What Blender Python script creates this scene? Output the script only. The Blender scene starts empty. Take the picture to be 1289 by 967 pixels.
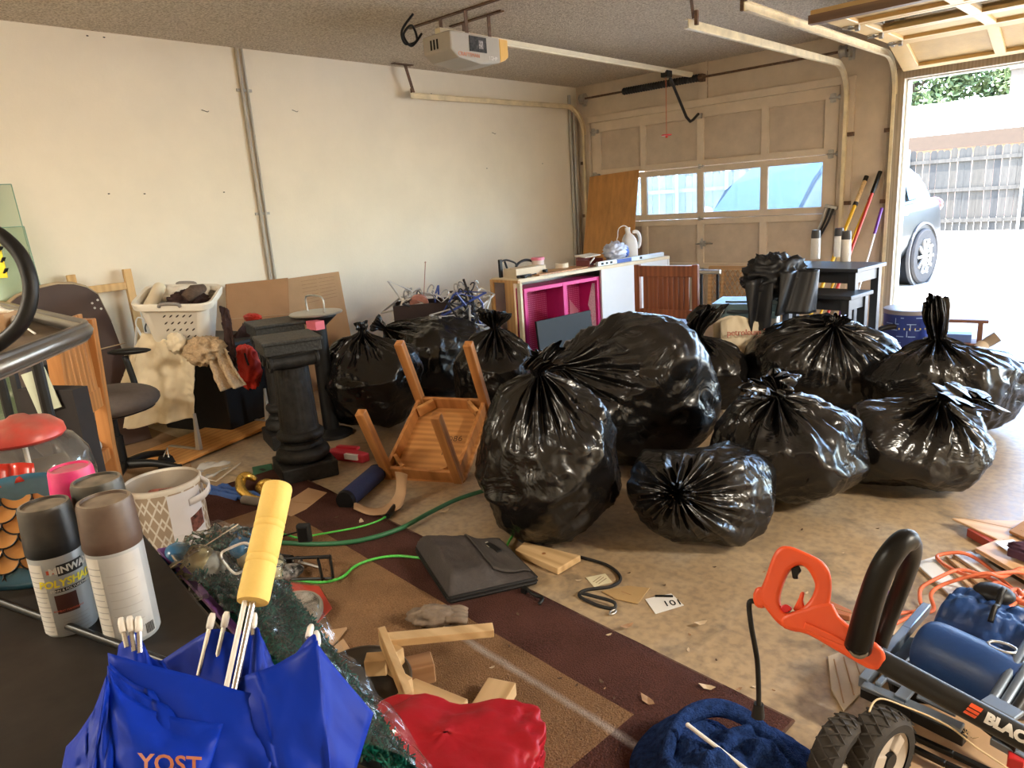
import bpy, bmesh, math, random
import numpy as np
from mathutils import Vector, Matrix, Euler, noise as mnoise

# ---------------------------------------------------------------- camera, world, light, exposure
scene = bpy.context.scene
COL = scene.collection
PI = math.pi
W_PX, H_PX, F_PX = 1289, 967, 892.09
CAM = Vector((5.264, -7.085, 1.346))
YAW, PITCH, ROLL = -0.7482, 0.2486, 0.068
VY = -YAW                                                 # a thing turned by VY shows its front (-y) to the camera


def cam_axes():
    f = Vector((math.sin(YAW), math.cos(YAW), 0)); r = Vector((math.cos(YAW), -math.sin(YAW), 0)); u = Vector((0, 0, 1))
    f2 = f * math.cos(PITCH) - u * math.sin(PITCH); u2 = u * math.cos(PITCH) + f * math.sin(PITCH)
    return r * math.cos(ROLL) - u2 * math.sin(ROLL), u2 * math.cos(ROLL) + r * math.sin(ROLL), f2


RX, UX, FX = cam_axes()
cam_data = bpy.data.cameras.new('camera')
cam_data.sensor_width = 36.0
cam_data.lens = F_PX * 36.0 / W_PX
cam_data.clip_start = 0.02
cam_obj = bpy.data.objects.new('camera', cam_data)
COL.objects.link(cam_obj)
m3 = Matrix((RX, UX, -FX)).transposed()
cam_obj.matrix_world = Matrix.Translation(CAM) @ m3.to_4x4()
scene.camera = cam_obj

SUN_DIR = Vector((-0.16, -0.24, 0.95)).normalized()      # towards the sun: high, a little behind the house
world = bpy.data.worlds.new('sky')
scene.world = world
world.use_nodes = True
nt = world.node_tree
bg = nt.nodes['Background']
sky = nt.nodes.new('ShaderNodeTexSky')
sky.sky_type = 'NISHITA'
sky.sun_disc = False
sky.sun_elevation = math.asin(SUN_DIR.z)
sky.sun_rotation = math.atan2(SUN_DIR.x, SUN_DIR.y)
sky.air_density = 1.0
sky.dust_density = 0.6
nt.links.new(sky.outputs[0], bg.inputs[0])
bg.inputs[1].default_value = 2.7
sun_data = bpy.data.lights.new('sun', 'SUN')
sun_data.energy = 25.0
sun_data.angle = 0.009
sun_data.color = (1.0, 0.965, 0.90)
sun_obj = bpy.data.objects.new('sun', sun_data)
COL.objects.link(sun_obj)
sun_obj.rotation_euler = SUN_DIR.to_track_quat('Z', 'Y').to_euler()
FILL_W = 150.0                                            # strength of the added, unseen ceiling fill lights
scene.view_settings.view_transform = 'Standard'
scene.view_settings.look = 'None'
scene.view_settings.exposure = 0.62
scene.view_settings.gamma = 1.0
scene.view_settings.use_curve_mapping = False
scene.cycles.max_bounces = 10
scene.cycles.diffuse_bounces = 6
scene.cycles.glossy_bounces = 4
scene.cycles.transmission_bounces = 8
scene.cycles.transparent_max_bounces = 12
scene.cycles.sample_clamp_indirect = 8.0
scene.cycles.caustics_reflective = False
scene.cycles.caustics_refractive = False
scene.cycles.use_denoising = True

# ---------------------------------------------------------------- pixel -> metre helpers (measured on the photograph)


def ray(px, py):
    return FX + RX * ((px - W_PX / 2) / F_PX) - UX * ((py - H_PX / 2) / F_PX)


def at(px, py, z=0.0):
    d = ray(px, py); return CAM + d * ((z - CAM.z) / d.z)


def atx(px, py, x):
    d = ray(px, py); return CAM + d * ((x - CAM.x) / d.x)


def aty(px, py, y):
    d = ray(px, py); return CAM + d * ((y - CAM.y) / d.y)


def atd(px, py, dep):
    return CAM + ray(px, py) * dep


def mpp(dep):
    return dep / F_PX


# ---------------------------------------------------------------- materials
MATS = {}


def mat(name, color, rough=0.6, metal=0.0, vary=0.12, scale=8.0, bump=0.0, bscale=60.0, spec=0.5, alpha=1.0, trans=0.0,
        coat=0.0, sheen=0.0, dust=0.0, emit=None, stretch=None, ior=1.45):
    if name in MATS:
        return MATS[name]
    m = bpy.data.materials.new(name)
    m.use_nodes = True
    n = m.node_tree.nodes; l = m.node_tree.links
    b = n['Principled BSDF']
    b.inputs['Roughness'].default_value = rough
    b.inputs['Metallic'].default_value = metal
    b.inputs['Specular IOR Level'].default_value = spec
    b.inputs['IOR'].default_value = ior
    b.inputs['Transmission Weight'].default_value = trans
    b.inputs['Alpha'].default_value = alpha
    b.inputs['Coat Weight'].default_value = coat
    b.inputs['Sheen Weight'].default_value = sheen
    tc = n.new('ShaderNodeTexCoord')
    mp = n.new('ShaderNodeMapping')
    l.new(tc.outputs['Object'], mp.inputs['Vector'])
    if stretch:
        mp.inputs['Scale'].default_value = stretch
    c = tuple(color) + (1,)
    if vary > 0:
        nz = n.new('ShaderNodeTexNoise'); nz.inputs['Scale'].default_value = scale; nz.inputs['Detail'].default_value = 6
        nz.inputs['Roughness'].default_value = 0.6
        l.new(mp.outputs[0], nz.inputs['Vector'])
        mr = n.new('ShaderNodeMapRange')
        mr.inputs['From Min'].default_value = 0.3; mr.inputs['From Max'].default_value = 0.7
        mr.inputs['To Min'].default_value = 1 - vary; mr.inputs['To Max'].default_value = 1 + vary
        l.new(nz.outputs['Fac'], mr.inputs['Value'])
        mx = n.new('ShaderNodeMix'); mx.data_type = 'RGBA'; mx.blend_type = 'MULTIPLY'; mx.inputs['Factor'].default_value = 1
        mx.inputs['A'].default_value = c
        l.new(mr.outputs[0], mx.inputs['B'])
        out = mx.outputs['Result']
        if dust > 0:
            g = n.new('ShaderNodeNewGeometry'); sp = n.new('ShaderNodeSeparateXYZ'); l.new(g.outputs['Normal'], sp.inputs[0])
            nz2 = n.new('ShaderNodeTexNoise'); nz2.inputs['Scale'].default_value = 40; l.new(mp.outputs[0], nz2.inputs['Vector'])
            mul = n.new('ShaderNodeMath'); mul.operation = 'MULTIPLY'; l.new(sp.outputs['Z'], mul.inputs[0]); l.new(nz2.outputs['Fac'], mul.inputs[1])
            mu2 = n.new('ShaderNodeMath'); mu2.operation = 'MULTIPLY'; mu2.use_clamp = True; l.new(mul.outputs[0], mu2.inputs[0]); mu2.inputs[1].default_value = dust
            mx2 = n.new('ShaderNodeMix'); mx2.data_type = 'RGBA'; l.new(mu2.outputs[0], mx2.inputs['Factor'])
            l.new(out, mx2.inputs['A']); mx2.inputs['B'].default_value = (0.33, 0.27, 0.2, 1)
            out = mx2.outputs['Result']
        l.new(out, b.inputs['Base Color'])
    else:
        b.inputs['Base Color'].default_value = c
    if bump > 0:
        nb = n.new('ShaderNodeTexNoise'); nb.inputs['Scale'].default_value = bscale; nb.inputs['Detail'].default_value = 5
        l.new(mp.outputs[0], nb.inputs['Vector'])
        bp = n.new('ShaderNodeBump'); bp.inputs['Strength'].default_value = bump; bp.inputs['Distance'].default_value = 0.01
        l.new(nb.outputs['Fac'], bp.inputs['Height']); l.new(bp.outputs[0], b.inputs['Normal'])
    if emit:
        b.inputs['Emission Color'].default_value = tuple(emit[:3]) + (1,); b.inputs['Emission Strength'].default_value = emit[3]
    MATS[name] = m
    return m


def wood(name, c1, c2, axis=0, scale=9.0, rough=0.5, knots=False):
    """grain runs along the object's own axis"""
    if name in MATS:
        return MATS[name]
    m = bpy.data.materials.new(name); m.use_nodes = True
    n = m.node_tree.nodes; l = m.node_tree.links; b = n['Principled BSDF']
    b.inputs['Roughness'].default_value = rough
    tc = n.new('ShaderNodeTexCoord'); mp = n.new('ShaderNodeMapping'); l.new(tc.outputs['Object'], mp.inputs[0])
    s = [scale] * 3; s[axis] = scale * 0.07
    mp.inputs['Scale'].default_value = s
    nz = n.new('ShaderNodeTexNoise'); nz.inputs['Scale'].default_value = 2.2; nz.inputs['Detail'].default_value = 8; nz.inputs['Distortion'].default_value = 0.9
    l.new(mp.outputs[0], nz.inputs['Vector'])
    wv = n.new('ShaderNodeTexWave'); wv.wave_type = 'RINGS'; wv.rings_direction = 'XYZ'[axis]; wv.inputs['Scale'].default_value = 0.9
    wv.inputs['Distortion'].default_value = 5; wv.inputs['Detail'].default_value = 3; l.new(mp.outputs[0], wv.inputs['Vector'])
    ad = n.new('ShaderNodeMath'); ad.operation = 'MULTIPLY_ADD'; l.new(wv.outputs['Fac'], ad.inputs[0]); ad.inputs[1].default_value = 0.35; l.new(nz.outputs['Fac'], ad.inputs[2])
    cr = n.new('ShaderNodeValToRGB'); cr.color_ramp.elements[0].position = 0.35; cr.color_ramp.elements[1].position = 0.9
    cr.color_ramp.elements[0].color = tuple(c1) + (1,); cr.color_ramp.elements[1].color = tuple(c2) + (1,)
    l.new(ad.outputs[0], cr.inputs[0])
    out = cr.outputs[0]
    if knots:
        vo = n.new('ShaderNodeTexVoronoi'); mp2 = n.new('ShaderNodeMapping'); l.new(tc.outputs['Object'], mp2.inputs[0])
        s2 = [9.0] * 3; s2[axis] = 4.0; mp2.inputs['Scale'].default_value = s2; l.new(mp2.outputs[0], vo.inputs['Vector']); vo.inputs['Scale'].default_value = 1
        r2 = n.new('ShaderNodeValToRGB'); r2.color_ramp.elements[0].position = 0.06; r2.color_ramp.elements[1].position = 0.16
        r2.color_ramp.elements[0].color = (0.35, 0.2, 0.12, 1); r2.color_ramp.elements[1].color = (1, 1, 1, 1); l.new(vo.outputs['Distance'], r2.inputs[0])
        mx = n.new('ShaderNodeMix'); mx.data_type = 'RGBA'; mx.blend_type = 'MULTIPLY'; mx.inputs['Factor'].default_value = 0.8
        l.new(out, mx.inputs['A']); l.new(r2.outputs[0], mx.inputs['B']); out = mx.outputs['Result']
    l.new(out, b.inputs['Base Color'])
    bp = n.new('ShaderNodeBump'); bp.inputs['Strength'].default_value = 0.12; l.new(nz.outputs['Fac'], bp.inputs['Height']); l.new(bp.outputs[0], b.inputs['Normal'])
    MATS[name] = m
    return m


# ---------------------------------------------------------------- mesh building
def basis(d):
    d = Vector(d).normalized()
    a = Vector((0, 0, 1)) if abs(d.z) < 0.95 else Vector((1, 0, 0))
    u = d.cross(a).normalized(); v = u.cross(d).normalized()
    return u, v, d


class MB:
    """collects shapes for ONE mesh object"""

    def __init__(s):
        s.v = []; s.f = []; s.uv = {}

    def add(s, vs, fs):
        k = len(s.v); s.v.extend([tuple(x) for x in vs]); s.f.extend([tuple(i + k for i in f) for f in fs]); return s

    def box(s, c, size, rot=None, taper=1.0):
        x, y, z = [q / 2 for q in size]
        P = [Vector((sx * x * (taper if sz > 0 else 1), sy * y * (taper if sz > 0 else 1), sz * z)) for sz in (-1, 1) for sy in (-1, 1) for sx in (-1, 1)]
        if rot is not None:
            R = rot if isinstance(rot, Matrix) else Euler(rot).to_matrix()
            P = [R @ p for p in P]
        P = [p + Vector(c) for p in P]
        return s.add(P, [(0, 2, 3, 1), (4, 5, 7, 6), (0, 1, 5, 4), (2, 6, 7, 3), (0, 4, 6, 2), (1, 3, 7, 5)])

    def bar(s, p0, p1, w, h, up=None):
        """square bar from p0 to p1"""
        p0 = Vector(p0); p1 = Vector(p1); d = (p1 - p0)
        if up is None:
            u, v, d2 = basis(d)
        else:
            d2 = d.normalized(); u = d2.cross(Vector(up)).normalized(); v = u.cross(d2).normalized()
        P = []
        for q in (p0, p1):
            for a, b in ((-1, -1), (1, -1), (1, 1), (-1, 1)):
                P.append(q + u * (a * w / 2) + v * (b * h / 2))
        return s.add(P, [(0, 1, 2, 3)[::-1], (4, 5, 6, 7), (0, 1, 5, 4), (1, 2, 6, 5), (2, 3, 7, 6), (3, 0, 4, 7)])

    def cyl(s, p0, p1, r0, r1=None, n=16, cap=True):
        r1 = r0 if r1 is None else r1
        p0 = Vector(p0); p1 = Vector(p1); u, v, d = basis(p1 - p0)
        P = []
        for q, r in ((p0, r0), (p1, r1)):
            for i in range(n):
                a = 2 * PI * i / n; P.append(q + u * (r * math.cos(a)) + v * (r * math.sin(a)))
        F = [(i, i + n, (i + 1) % n + n, (i + 1) % n) for i in range(n)]
        if cap:
            F += [tuple(range(n)), tuple(range(2 * n - 1, n - 1, -1))]
        return s.add(P, F)

    def tube(s, pts, r, n=8, closed=False, cap=True):
        pts = [Vector(p) for p in pts]; m = len(pts); P = []
        rr = r if isinstance(r, (list, tuple)) else [r] * m
        pu = None
        for i, p in enumerate(pts):
            if closed:
                d = pts[(i + 1) % m] - pts[i - 1]
            else:
                d = pts[min(i + 1, m - 1)] - pts[max(i - 1, 0)]
            if d.length < 1e-9:
                d = Vector((0, 0, 1))
            d.normalize()
            if pu is None:
                u, v, _ = basis(d)
            else:
                u = (pu - d * pu.dot(d))
                u = u.normalized() if u.length > 1e-6 else basis(d)[0]
                v = d.cross(u)
            pu = u
            v = d.cross(u)
            for k in range(n):
                a = 2 * PI * k / n; P.append(p + u * (rr[i] * math.cos(a)) + v * (rr[i] * math.sin(a)))
        F = []
        for i in range(m if closed else m - 1):
            j = (i + 1) % m
            for k in range(n):
                F.append((i * n + k, i * n + (k + 1) % n, j * n + (k + 1) % n, j * n + k))
        if cap and not closed:
            F += [tuple(range(n))[::-1], tuple((m - 1) * n + k for k in range(n))]
        return s.add(P, F)

    def lathe(s, prof, n=32, c=(0, 0, 0), rot=None, cap=True):
        """prof: (radius, z) pairs, closed at the ends when the radius is small"""
        P = []; c = Vector(c)
        for r, z in prof:
            for i in range(n):
                a = 2 * PI * i / n; p = Vector((r * math.cos(a), r * math.sin(a), z))
                P.append((rot @ p if rot is not None else p) + c)
        F = [(j * n + i, j * n + (i + 1) % n, (j + 1) * n + (i + 1) % n, (j + 1) * n + i) for j in range(len(prof) - 1) for i in range(n)]
        if cap and prof[0][0] > 1e-6:
            F.append(tuple(range(n))[::-1])
        if cap and prof[-1][0] > 1e-6:
            F.append(tuple((len(prof) - 1) * n + i for i in range(n)))
        return s.add(P, F)

    def prism(s, poly, z0, z1, M=None):
        n = len(poly); P = [Vector((x, y, z0)) for x, y in poly] + [Vector((x, y, z1)) for x, y in poly]
        if M is not None:
            P = [M @ p for p in P]
        F = [tuple(range(n))[::-1], tuple(range(n, 2 * n))] + [(i, (i + 1) % n, (i + 1) % n + n, i + n) for i in range(n)]
        return s.add(P, F)

    def grid(s, fn, nu, nv, wrap_u=False):
        P = [fn(i / (nu if wrap_u else nu - 1), j / (nv - 1)) for j in range(nv) for i in range(nu)]
        F = []
        for j in range(nv - 1):
            for i in range(nu if wrap_u else nu - 1):
                F.append((j * nu + i, j * nu + (i + 1) % nu, (j + 1) * nu + (i + 1) % nu, (j + 1) * nu + i))
        return s.add(P, F)

    def ball(s, c, r, n=16, m=10, sq=None):
        sq = sq or (1, 1, 1); prof = []
        return s.grid(lambda u, v: Vector(c) + Vector((r * sq[0] * math.sin(PI * v) * math.cos(2 * PI * u), r * sq[1] * math.sin(PI * v) * math.sin(2 * PI * u), -r * sq[2] * math.cos(PI * v))), n, m, True)

    def build(s, name, m, parent=None, smooth=False, bevel=0.0, solid=0.0, subsurf=0, segs=2, M=None, wn=False):
        me = bpy.data.meshes.new(name)
        vs = [tuple(M @ Vector(p)) for p in s.v] if M is not None else s.v
        me.from_pydata(vs, [], s.f)
        bm = bmesh.new(); bm.from_mesh(me)
        bmesh.ops.remove_doubles(bm, verts=bm.verts, dist=1e-6)
        bmesh.ops.recalc_face_normals(bm, faces=bm.faces)
        bm.to_mesh(me); bm.free()
        ms = m if isinstance(m, (list, tuple)) else [m]
        for q in ms:
            me.materials.append(q)
        if smooth:
            me.polygons.foreach_set('use_smooth', [True] * len(me.polygons))
            if smooth == 'auto':
                try:
                    me.set_sharp_from_angle(angle=math.radians(38))
                except Exception:
                    pass
        o = bpy.data.objects.new(name, me); COL.objects.link(o)
        if parent is not None:
            o.parent = parent
        if solid:
            md = o.modifiers.new('solid', 'SOLIDIFY'); md.thickness = solid; md.offset = 0
        if bevel:
            md = o.modifiers.new('bevel', 'BEVEL'); md.width = bevel; md.segments = segs; md.limit_method = 'ANGLE'; md.angle_limit = math.radians(40)
        if subsurf:
            md = o.modifiers.new('sub', 'SUBSURF'); md.levels = subsurf; md.render_levels = subsurf
        return o


def tag(o, label, cat, group=None, kind=None):
    o['label'] = label; o['category'] = cat
    if group: o['group'] = group
    if kind: o['kind'] = kind
    return o


def struct(o):
    o['kind'] = 'structure'; return o


def thing(name, label, cat, loc=(0, 0, 0), rot=0.0, group=None):
    o = bpy.data.objects.new(name, None); COL.objects.link(o); o.empty_display_size = 0.05
    o.location = Vector(loc)
    if isinstance(rot, Matrix):
        o.rotation_euler = rot.to_euler()
    elif isinstance(rot, (tuple, list, Euler)):
        o.rotation_euler = rot
    else:
        o.rotation_euler = (0, 0, rot)
    return tag(o, label, cat, group)


def dup(root, loc=None, rot=None, label=None, group=None):
    r = root.copy(); COL.objects.link(r)
    if loc is not None: r.location = loc
    if rot is not None: r.rotation_euler = rot if not isinstance(rot, float) else (0, 0, rot)
    if label: r['label'] = label
    if group: r['group'] = group
    for ch in list(root.children):
        c = ch.copy(); COL.objects.link(c); c.parent = r
        for g in list(ch.children):
            d = g.copy(); COL.objects.link(d); d.parent = c
    return r


def frame(x, z=(0, 0, 1)):
    """rotation matrix with the first axis along x and the third as near z as may be"""
    x = Vector(x).normalized(); z = Vector(z); y = z.cross(x).normalized(); z = x.cross(y)
    return Matrix((x, y, z)).transposed()


def text_mesh(name, body, size, m, parent=None, depth=0.0005, M=None, align='CENTER', bold=0.0, bend=None, shear=0.0):
    cu = bpy.data.curves.new(name, 'FONT'); cu.body = body; cu.size = size; cu.extrude = depth; cu.align_x = align; cu.align_y = 'CENTER'
    cu.offset = bold; cu.shear = shear; cu.resolution_u = 3
    t = bpy.data.objects.new(name, cu); COL.objects.link(t)
    me = bpy.data.meshes.new_from_object(t.evaluated_get(bpy.context.evaluated_depsgraph_get()))
    bpy.data.objects.remove(t); bpy.data.curves.remove(cu)
    if bend:                       # wrap round a vertical cylinder of that radius; text centred at angle 0 on +x
        for v in me.vertices:
            a = v.co.x / bend; r = bend + v.co.z; v.co = Vector((r * math.cos(a), r * math.sin(a), v.co.y))
    if M is not None:
        me.transform(M)
    me.materials.clear(); me.materials.append(m); me.name = name
    o = bpy.data.objects.new(name, me); COL.objects.link(o)
    if parent is not None: o.parent = parent
    return o


def smooth_path(pts, k=8, closed=False):
    """Catmull-Rom"""
    pts = [Vector(p) for p in pts]; n = len(pts); out = []
    rng = range(n if closed else n - 1)
    for i in rng:
        p0 = pts[i - 1] if (closed or i > 0) else pts[0]
        p1 = pts[i]; p2 = pts[(i + 1) % n]; p3 = pts[(i + 2) % n] if (closed or i + 2 < n) else pts[-1]
        for j in range(k):
            t = j / k
            out.append(0.5 * ((2 * p1) + (p2 - p0) * t + (2 * p0 - 5 * p1 + 4 * p2 - p3) * t * t + (3 * p1 - p0 - 3 * p2 + p3) * t ** 3))
    if not closed:
        out.append(pts[-1])
    return out


def fbm(p, o=3):
    return mnoise.fractal(Vector(p), 1.0, 2.0, o)


def cloth_sheet(mb, corners, nu, nv, amp, freq, seed=0, sag=0.0, n=None):
    """wrinkled sheet over four corners (00,10,11,01)"""
    A, B, C_, D = [Vector(q) for q in corners]; nn = Vector(n) if n else (B - A).cross(D - A).normalized()
    so = Vector((seed * 7.1, seed * 3.3, seed * 1.7))

    def fn(u, v):
        p = A.lerp(B, u).lerp(D.lerp(C_, u), v)
        w = fbm(p * freq + so, 4)
        return p + nn * (amp * w) + Vector((0, 0, -sag * math.sin(PI * u) * math.sin(PI * v)))
    return mb.grid(fn, nu, nv)
# ================================================================ setting: the garage
H = 2.596
XR, YB = 9.75, -9.2
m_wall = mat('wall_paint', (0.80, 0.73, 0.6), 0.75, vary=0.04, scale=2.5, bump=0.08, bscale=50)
m_ext = mat('outer_wall_paint', (0.62, 0.55, 0.45), 0.85, vary=0.06, scale=2)
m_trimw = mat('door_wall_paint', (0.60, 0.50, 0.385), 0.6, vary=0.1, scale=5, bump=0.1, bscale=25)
m_post = wood('jamb_wood', (0.27, 0.21, 0.155), (0.42, 0.345, 0.265), axis=2, scale=14, rough=0.7)
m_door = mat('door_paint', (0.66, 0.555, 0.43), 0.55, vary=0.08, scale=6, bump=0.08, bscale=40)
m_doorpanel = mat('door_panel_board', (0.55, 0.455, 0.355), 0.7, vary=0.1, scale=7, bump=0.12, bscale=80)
m_door_lit = mat('door_paint_bounce_lit', (0.62, 0.42, 0.18), 0.5, vary=0.08, scale=6, bump=0.08, bscale=40)  # same paint as the closed door, golden bounce light put into the colour
m_steel = mat('galvanised_steel', (0.48, 0.46, 0.42), 0.42, 0.85, vary=0.18, scale=20)
m_track = mat('painted_track_steel', (0.74, 0.62, 0.4), 0.42, 0.25, vary=0.18, scale=9)
m_darksteel = mat('dark_steel', (0.035, 0.033, 0.032), 0.5, 0.6, vary=0.2, scale=20)
m_rust = mat('rusty_steel', (0.16, 0.095, 0.06), 0.7, 0.5, vary=0.4, scale=30)
m_black = mat('black_plastic', (0.008, 0.0075, 0.0075), 0.45, spec=.35, vary=0.2, scale=20)
m_white = mat('white_plastic', (0.78, 0.76, 0.72), 0.4, vary=0.04, scale=10)


def nodes_of(m):
    m.use_nodes = True
    return m.node_tree.nodes, m.node_tree.links, m.node_tree.nodes['Principled BSDF']


# popcorn ceiling
m_ceil = bpy.data.materials.new('popcorn_ceiling'); n_, l_, b_ = nodes_of(m_ceil)
b_.inputs['Roughness'].default_value = 0.95
tc = n_.new('ShaderNodeTexCoord')
vo = n_.new('ShaderNodeTexNoise'); vo.inputs['Scale'].default_value = 75; vo.inputs['Detail'].default_value = 4; vo.inputs['Roughness'].default_value = .7; l_.new(tc.outputs['Object'], vo.inputs['Vector'])
cr = n_.new('ShaderNodeValToRGB'); cr.color_ramp.elements[0].position = 0.4; cr.color_ramp.elements[1].position = 0.58
cr.color_ramp.elements[0].color = (0.44, 0.36, 0.265, 1); cr.color_ramp.elements[1].color = (0.76, 0.67, 0.545, 1)
l_.new(vo.outputs['Fac'], cr.inputs[0]); l_.new(cr.outputs[0], b_.inputs['Base Color'])
bp = n_.new('ShaderNodeBump'); bp.inputs['Strength'].default_value = 1.0; bp.inputs['Distance'].default_value = 0.02
l_.new(vo.outputs['Fac'], bp.inputs['Height']); l_.new(bp.outputs[0], b_.inputs['Normal'])

# concrete slab with rusty-tan staining
m_conc = bpy.data.materials.new('stained_concrete'); n_, l_, b_ = nodes_of(m_conc)
tc = n_.new('ShaderNodeTexCoord')
n1 = n_.new('ShaderNodeTexNoise'); n1.inputs['Scale'].default_value = 1.6; n1.inputs['Detail'].default_value = 9; n1.inputs['Roughness'].default_value = .62; n1.inputs['Distortion'].default_value = .4
n2 = n_.new('ShaderNodeTexNoise'); n2.inputs['Scale'].default_value = 34; n2.inputs['Detail'].default_value = 8
n3 = n_.new('ShaderNodeTexNoise'); n3.inputs['Scale'].default_value = 3.2; n3.inputs['Detail'].default_value = 5; n3.inputs['Distortion'].default_value = 1.2
for q in (n1, n2, n3): l_.new(tc.outputs['Object'], q.inputs['Vector'])
c1 = n_.new('ShaderNodeValToRGB'); e = c1.color_ramp.elements
e[0].position = .3; e[0].color = (.30, .21, .125, 1); e[1].position = .72; e[1].color = (.40, .34, .27, 1)
k = e.new(.5); k.color = (.38, .28, .175, 1)
l_.new(n1.outputs['Fac'], c1.inputs[0])
c2 = n_.new('ShaderNodeValToRGB'); e = c2.color_ramp.elements
e[0].position = .36; e[0].color = (.78, .77, .77, 1); e[1].position = .58; e[1].color = (1.08, 1.06, 1.0, 1)
l_.new(n2.outputs['Fac'], c2.inputs[0])
c3 = n_.new('ShaderNodeValToRGB'); e = c3.color_ramp.elements
e[0].position = .30; e[0].color = (.62, .64, .68, 1); e[1].position = .42; e[1].color = (1, 1, 1, 1)
l_.new(n3.outputs['Fac'], c3.inputs[0])
ma = n_.new('ShaderNodeMix'); ma.data_type = 'RGBA'; ma.blend_type = 'MULTIPLY'; ma.inputs['Factor'].default_value = 1
mb_ = n_.new('ShaderNodeMix'); mb_.data_type = 'RGBA'; mb_.blend_type = 'MULTIPLY'; mb_.inputs['Factor'].default_value = 1
l_.new(c1.outputs[0], ma.inputs['A']); l_.new(c2.outputs[0], ma.inputs['B']); l_.new(ma.outputs['Result'], mb_.inputs['A']); l_.new(c3.outputs[0], mb_.inputs['B'])
l_.new(mb_.outputs['Result'], b_.inputs['Base Color'])
rr = n_.new('ShaderNodeMapRange'); rr.inputs['To Min'].default_value = .28; rr.inputs['To Max'].default_value = .55; l_.new(n2.outputs['Fac'], rr.inputs['Value']); l_.new(rr.outputs[0], b_.inputs['Roughness'])
bp = n_.new('ShaderNodeBump'); bp.inputs['Strength'].default_value = .12; bp.inputs['Distance'].default_value = .01; l_.new(n2.outputs['Fac'], bp.inputs['Height']); l_.new(bp.outputs[0], b_.inputs['Normal'])

b = MB(); b.box((XR / 2, (YB - .43) / 2, -0.06), (XR + .3, -.43 - YB - .004, .12)); struct(b.build('floor', m_conc))
m_apron = mat('apron_concrete', (.44, .40, .34), .7, vary=.12, scale=6, bump=.1, bscale=60)
b = MB(); b.box((XR / 2, -0.04, -0.062), (XR + .3, .77, .12)); struct(b.build('floor_apron', m_apron))
b = MB(); b.box((XR / 2, YB / 2 + .05, H + .04), (XR + .3, -YB + .3, .08)); struct(b.build('ceiling', m_ceil))
b = MB(); b.box((-.06, YB / 2 + .05, H / 2 - .05), (.12, -YB + .4, H + .1)); wl = struct(b.build('wall_left', m_wall))
b = MB(); b.box((XR + .06, YB / 2 + .05, H / 2 - .05), (.12, -YB + .4, H + .1)); struct(b.build('wall_right', m_wall))
b = MB(); b.box((XR / 2, YB - .06, H / 2 - .05), (XR + .3, .12, H + .1)); struct(b.build('wall_back', m_wall))
# door wall: pieces round two openings and an unseen open bay added for daylight
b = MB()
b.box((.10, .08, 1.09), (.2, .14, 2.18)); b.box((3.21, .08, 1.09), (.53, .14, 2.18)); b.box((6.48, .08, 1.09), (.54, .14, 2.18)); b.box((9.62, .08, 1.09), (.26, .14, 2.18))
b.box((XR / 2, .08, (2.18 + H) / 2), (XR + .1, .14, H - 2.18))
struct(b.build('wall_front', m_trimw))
b = MB(); b.box((4.84, .085, 2.165), (2.74, .15, .03)); struct(b.build('trim_1', m_post))                      # head of the open doorway
for i, (x, w) in enumerate(((.13, .13), (3.02, .12), (3.42, .115), (6.27, .12))):
    b = MB(); b.box((x, -.012, 1.12), (w, .045, 2.24)); struct(b.build('trim_%d' % (i + 2), m_post if i > 1 else m_trimw, bevel=.004))
b = MB(); b.box((1.57, -.012, 2.215), (2.8, .045, .07)); struct(b.build('trim_6', m_door, bevel=.004))
b = MB(); b.box((4.84, -.012, 2.19), (2.74, .045, .08)); struct(b.build('trim_7', m_post, bevel=.004))
b = MB(); b.box((1.61, -.006, 2.42), (.10, .03, .35)); struct(b.build('trim_8', m_trimw, bevel=.004))         # spring pad board
b = MB(); b.box((3.483, .1, 1.07), (.018, .12, 2.14)); struct(b.build('trim_9', mat('white_jamb_strip', (.72, .74, .68), .5, vary=.05), bevel=.003))
b = MB(); b.box((4.84, .1, 2.146), (2.72, .1, .014)); struct(b.build('trim_10', MATS['white_jamb_strip']))
# roof slab over everything, keeps the sun out and casts the shade on the apron
b = MB(); b.box((XR / 2, YB / 2 + .1, H + .16), (XR + .8, -YB + .75, .12)); struct(b.build('roof', m_ext))

# ---------------------------------------------------------------- closed door (four sections)
m_glass = bpy.data.materials.new('hazy_glass'); n_, l_, b_ = nodes_of(m_glass)
tr = n_.new('ShaderNodeBsdfTransparent'); tr.inputs[0].default_value = (.86, .93, .97, 1)
gl = n_.new('ShaderNodeBsdfGlossy'); gl.inputs['Roughness'].default_value = .03
df = n_.new('ShaderNodeBsdfTranslucent'); df.inputs[0].default_value = (.62, .8, .95, 1)
fr = n_.new('ShaderNodeFresnel'); fr.inputs[0].default_value = 1.45
mx1 = n_.new('ShaderNodeMixShader'); mx2 = n_.new('ShaderNodeMixShader'); mx1.inputs[0].default_value = .06
l_.new(tr.outputs[0], mx1.inputs[1]); l_.new(df.outputs[0], mx1.inputs[2])
l_.new(fr.outputs[0], mx2.inputs[0]); l_.new(mx1.outputs[0], mx2.inputs[1]); l_.new(gl.outputs[0], mx2.inputs[2])
l_.new(mx2.outputs[0], n_['Material Output'].inputs['Surface'])


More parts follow.
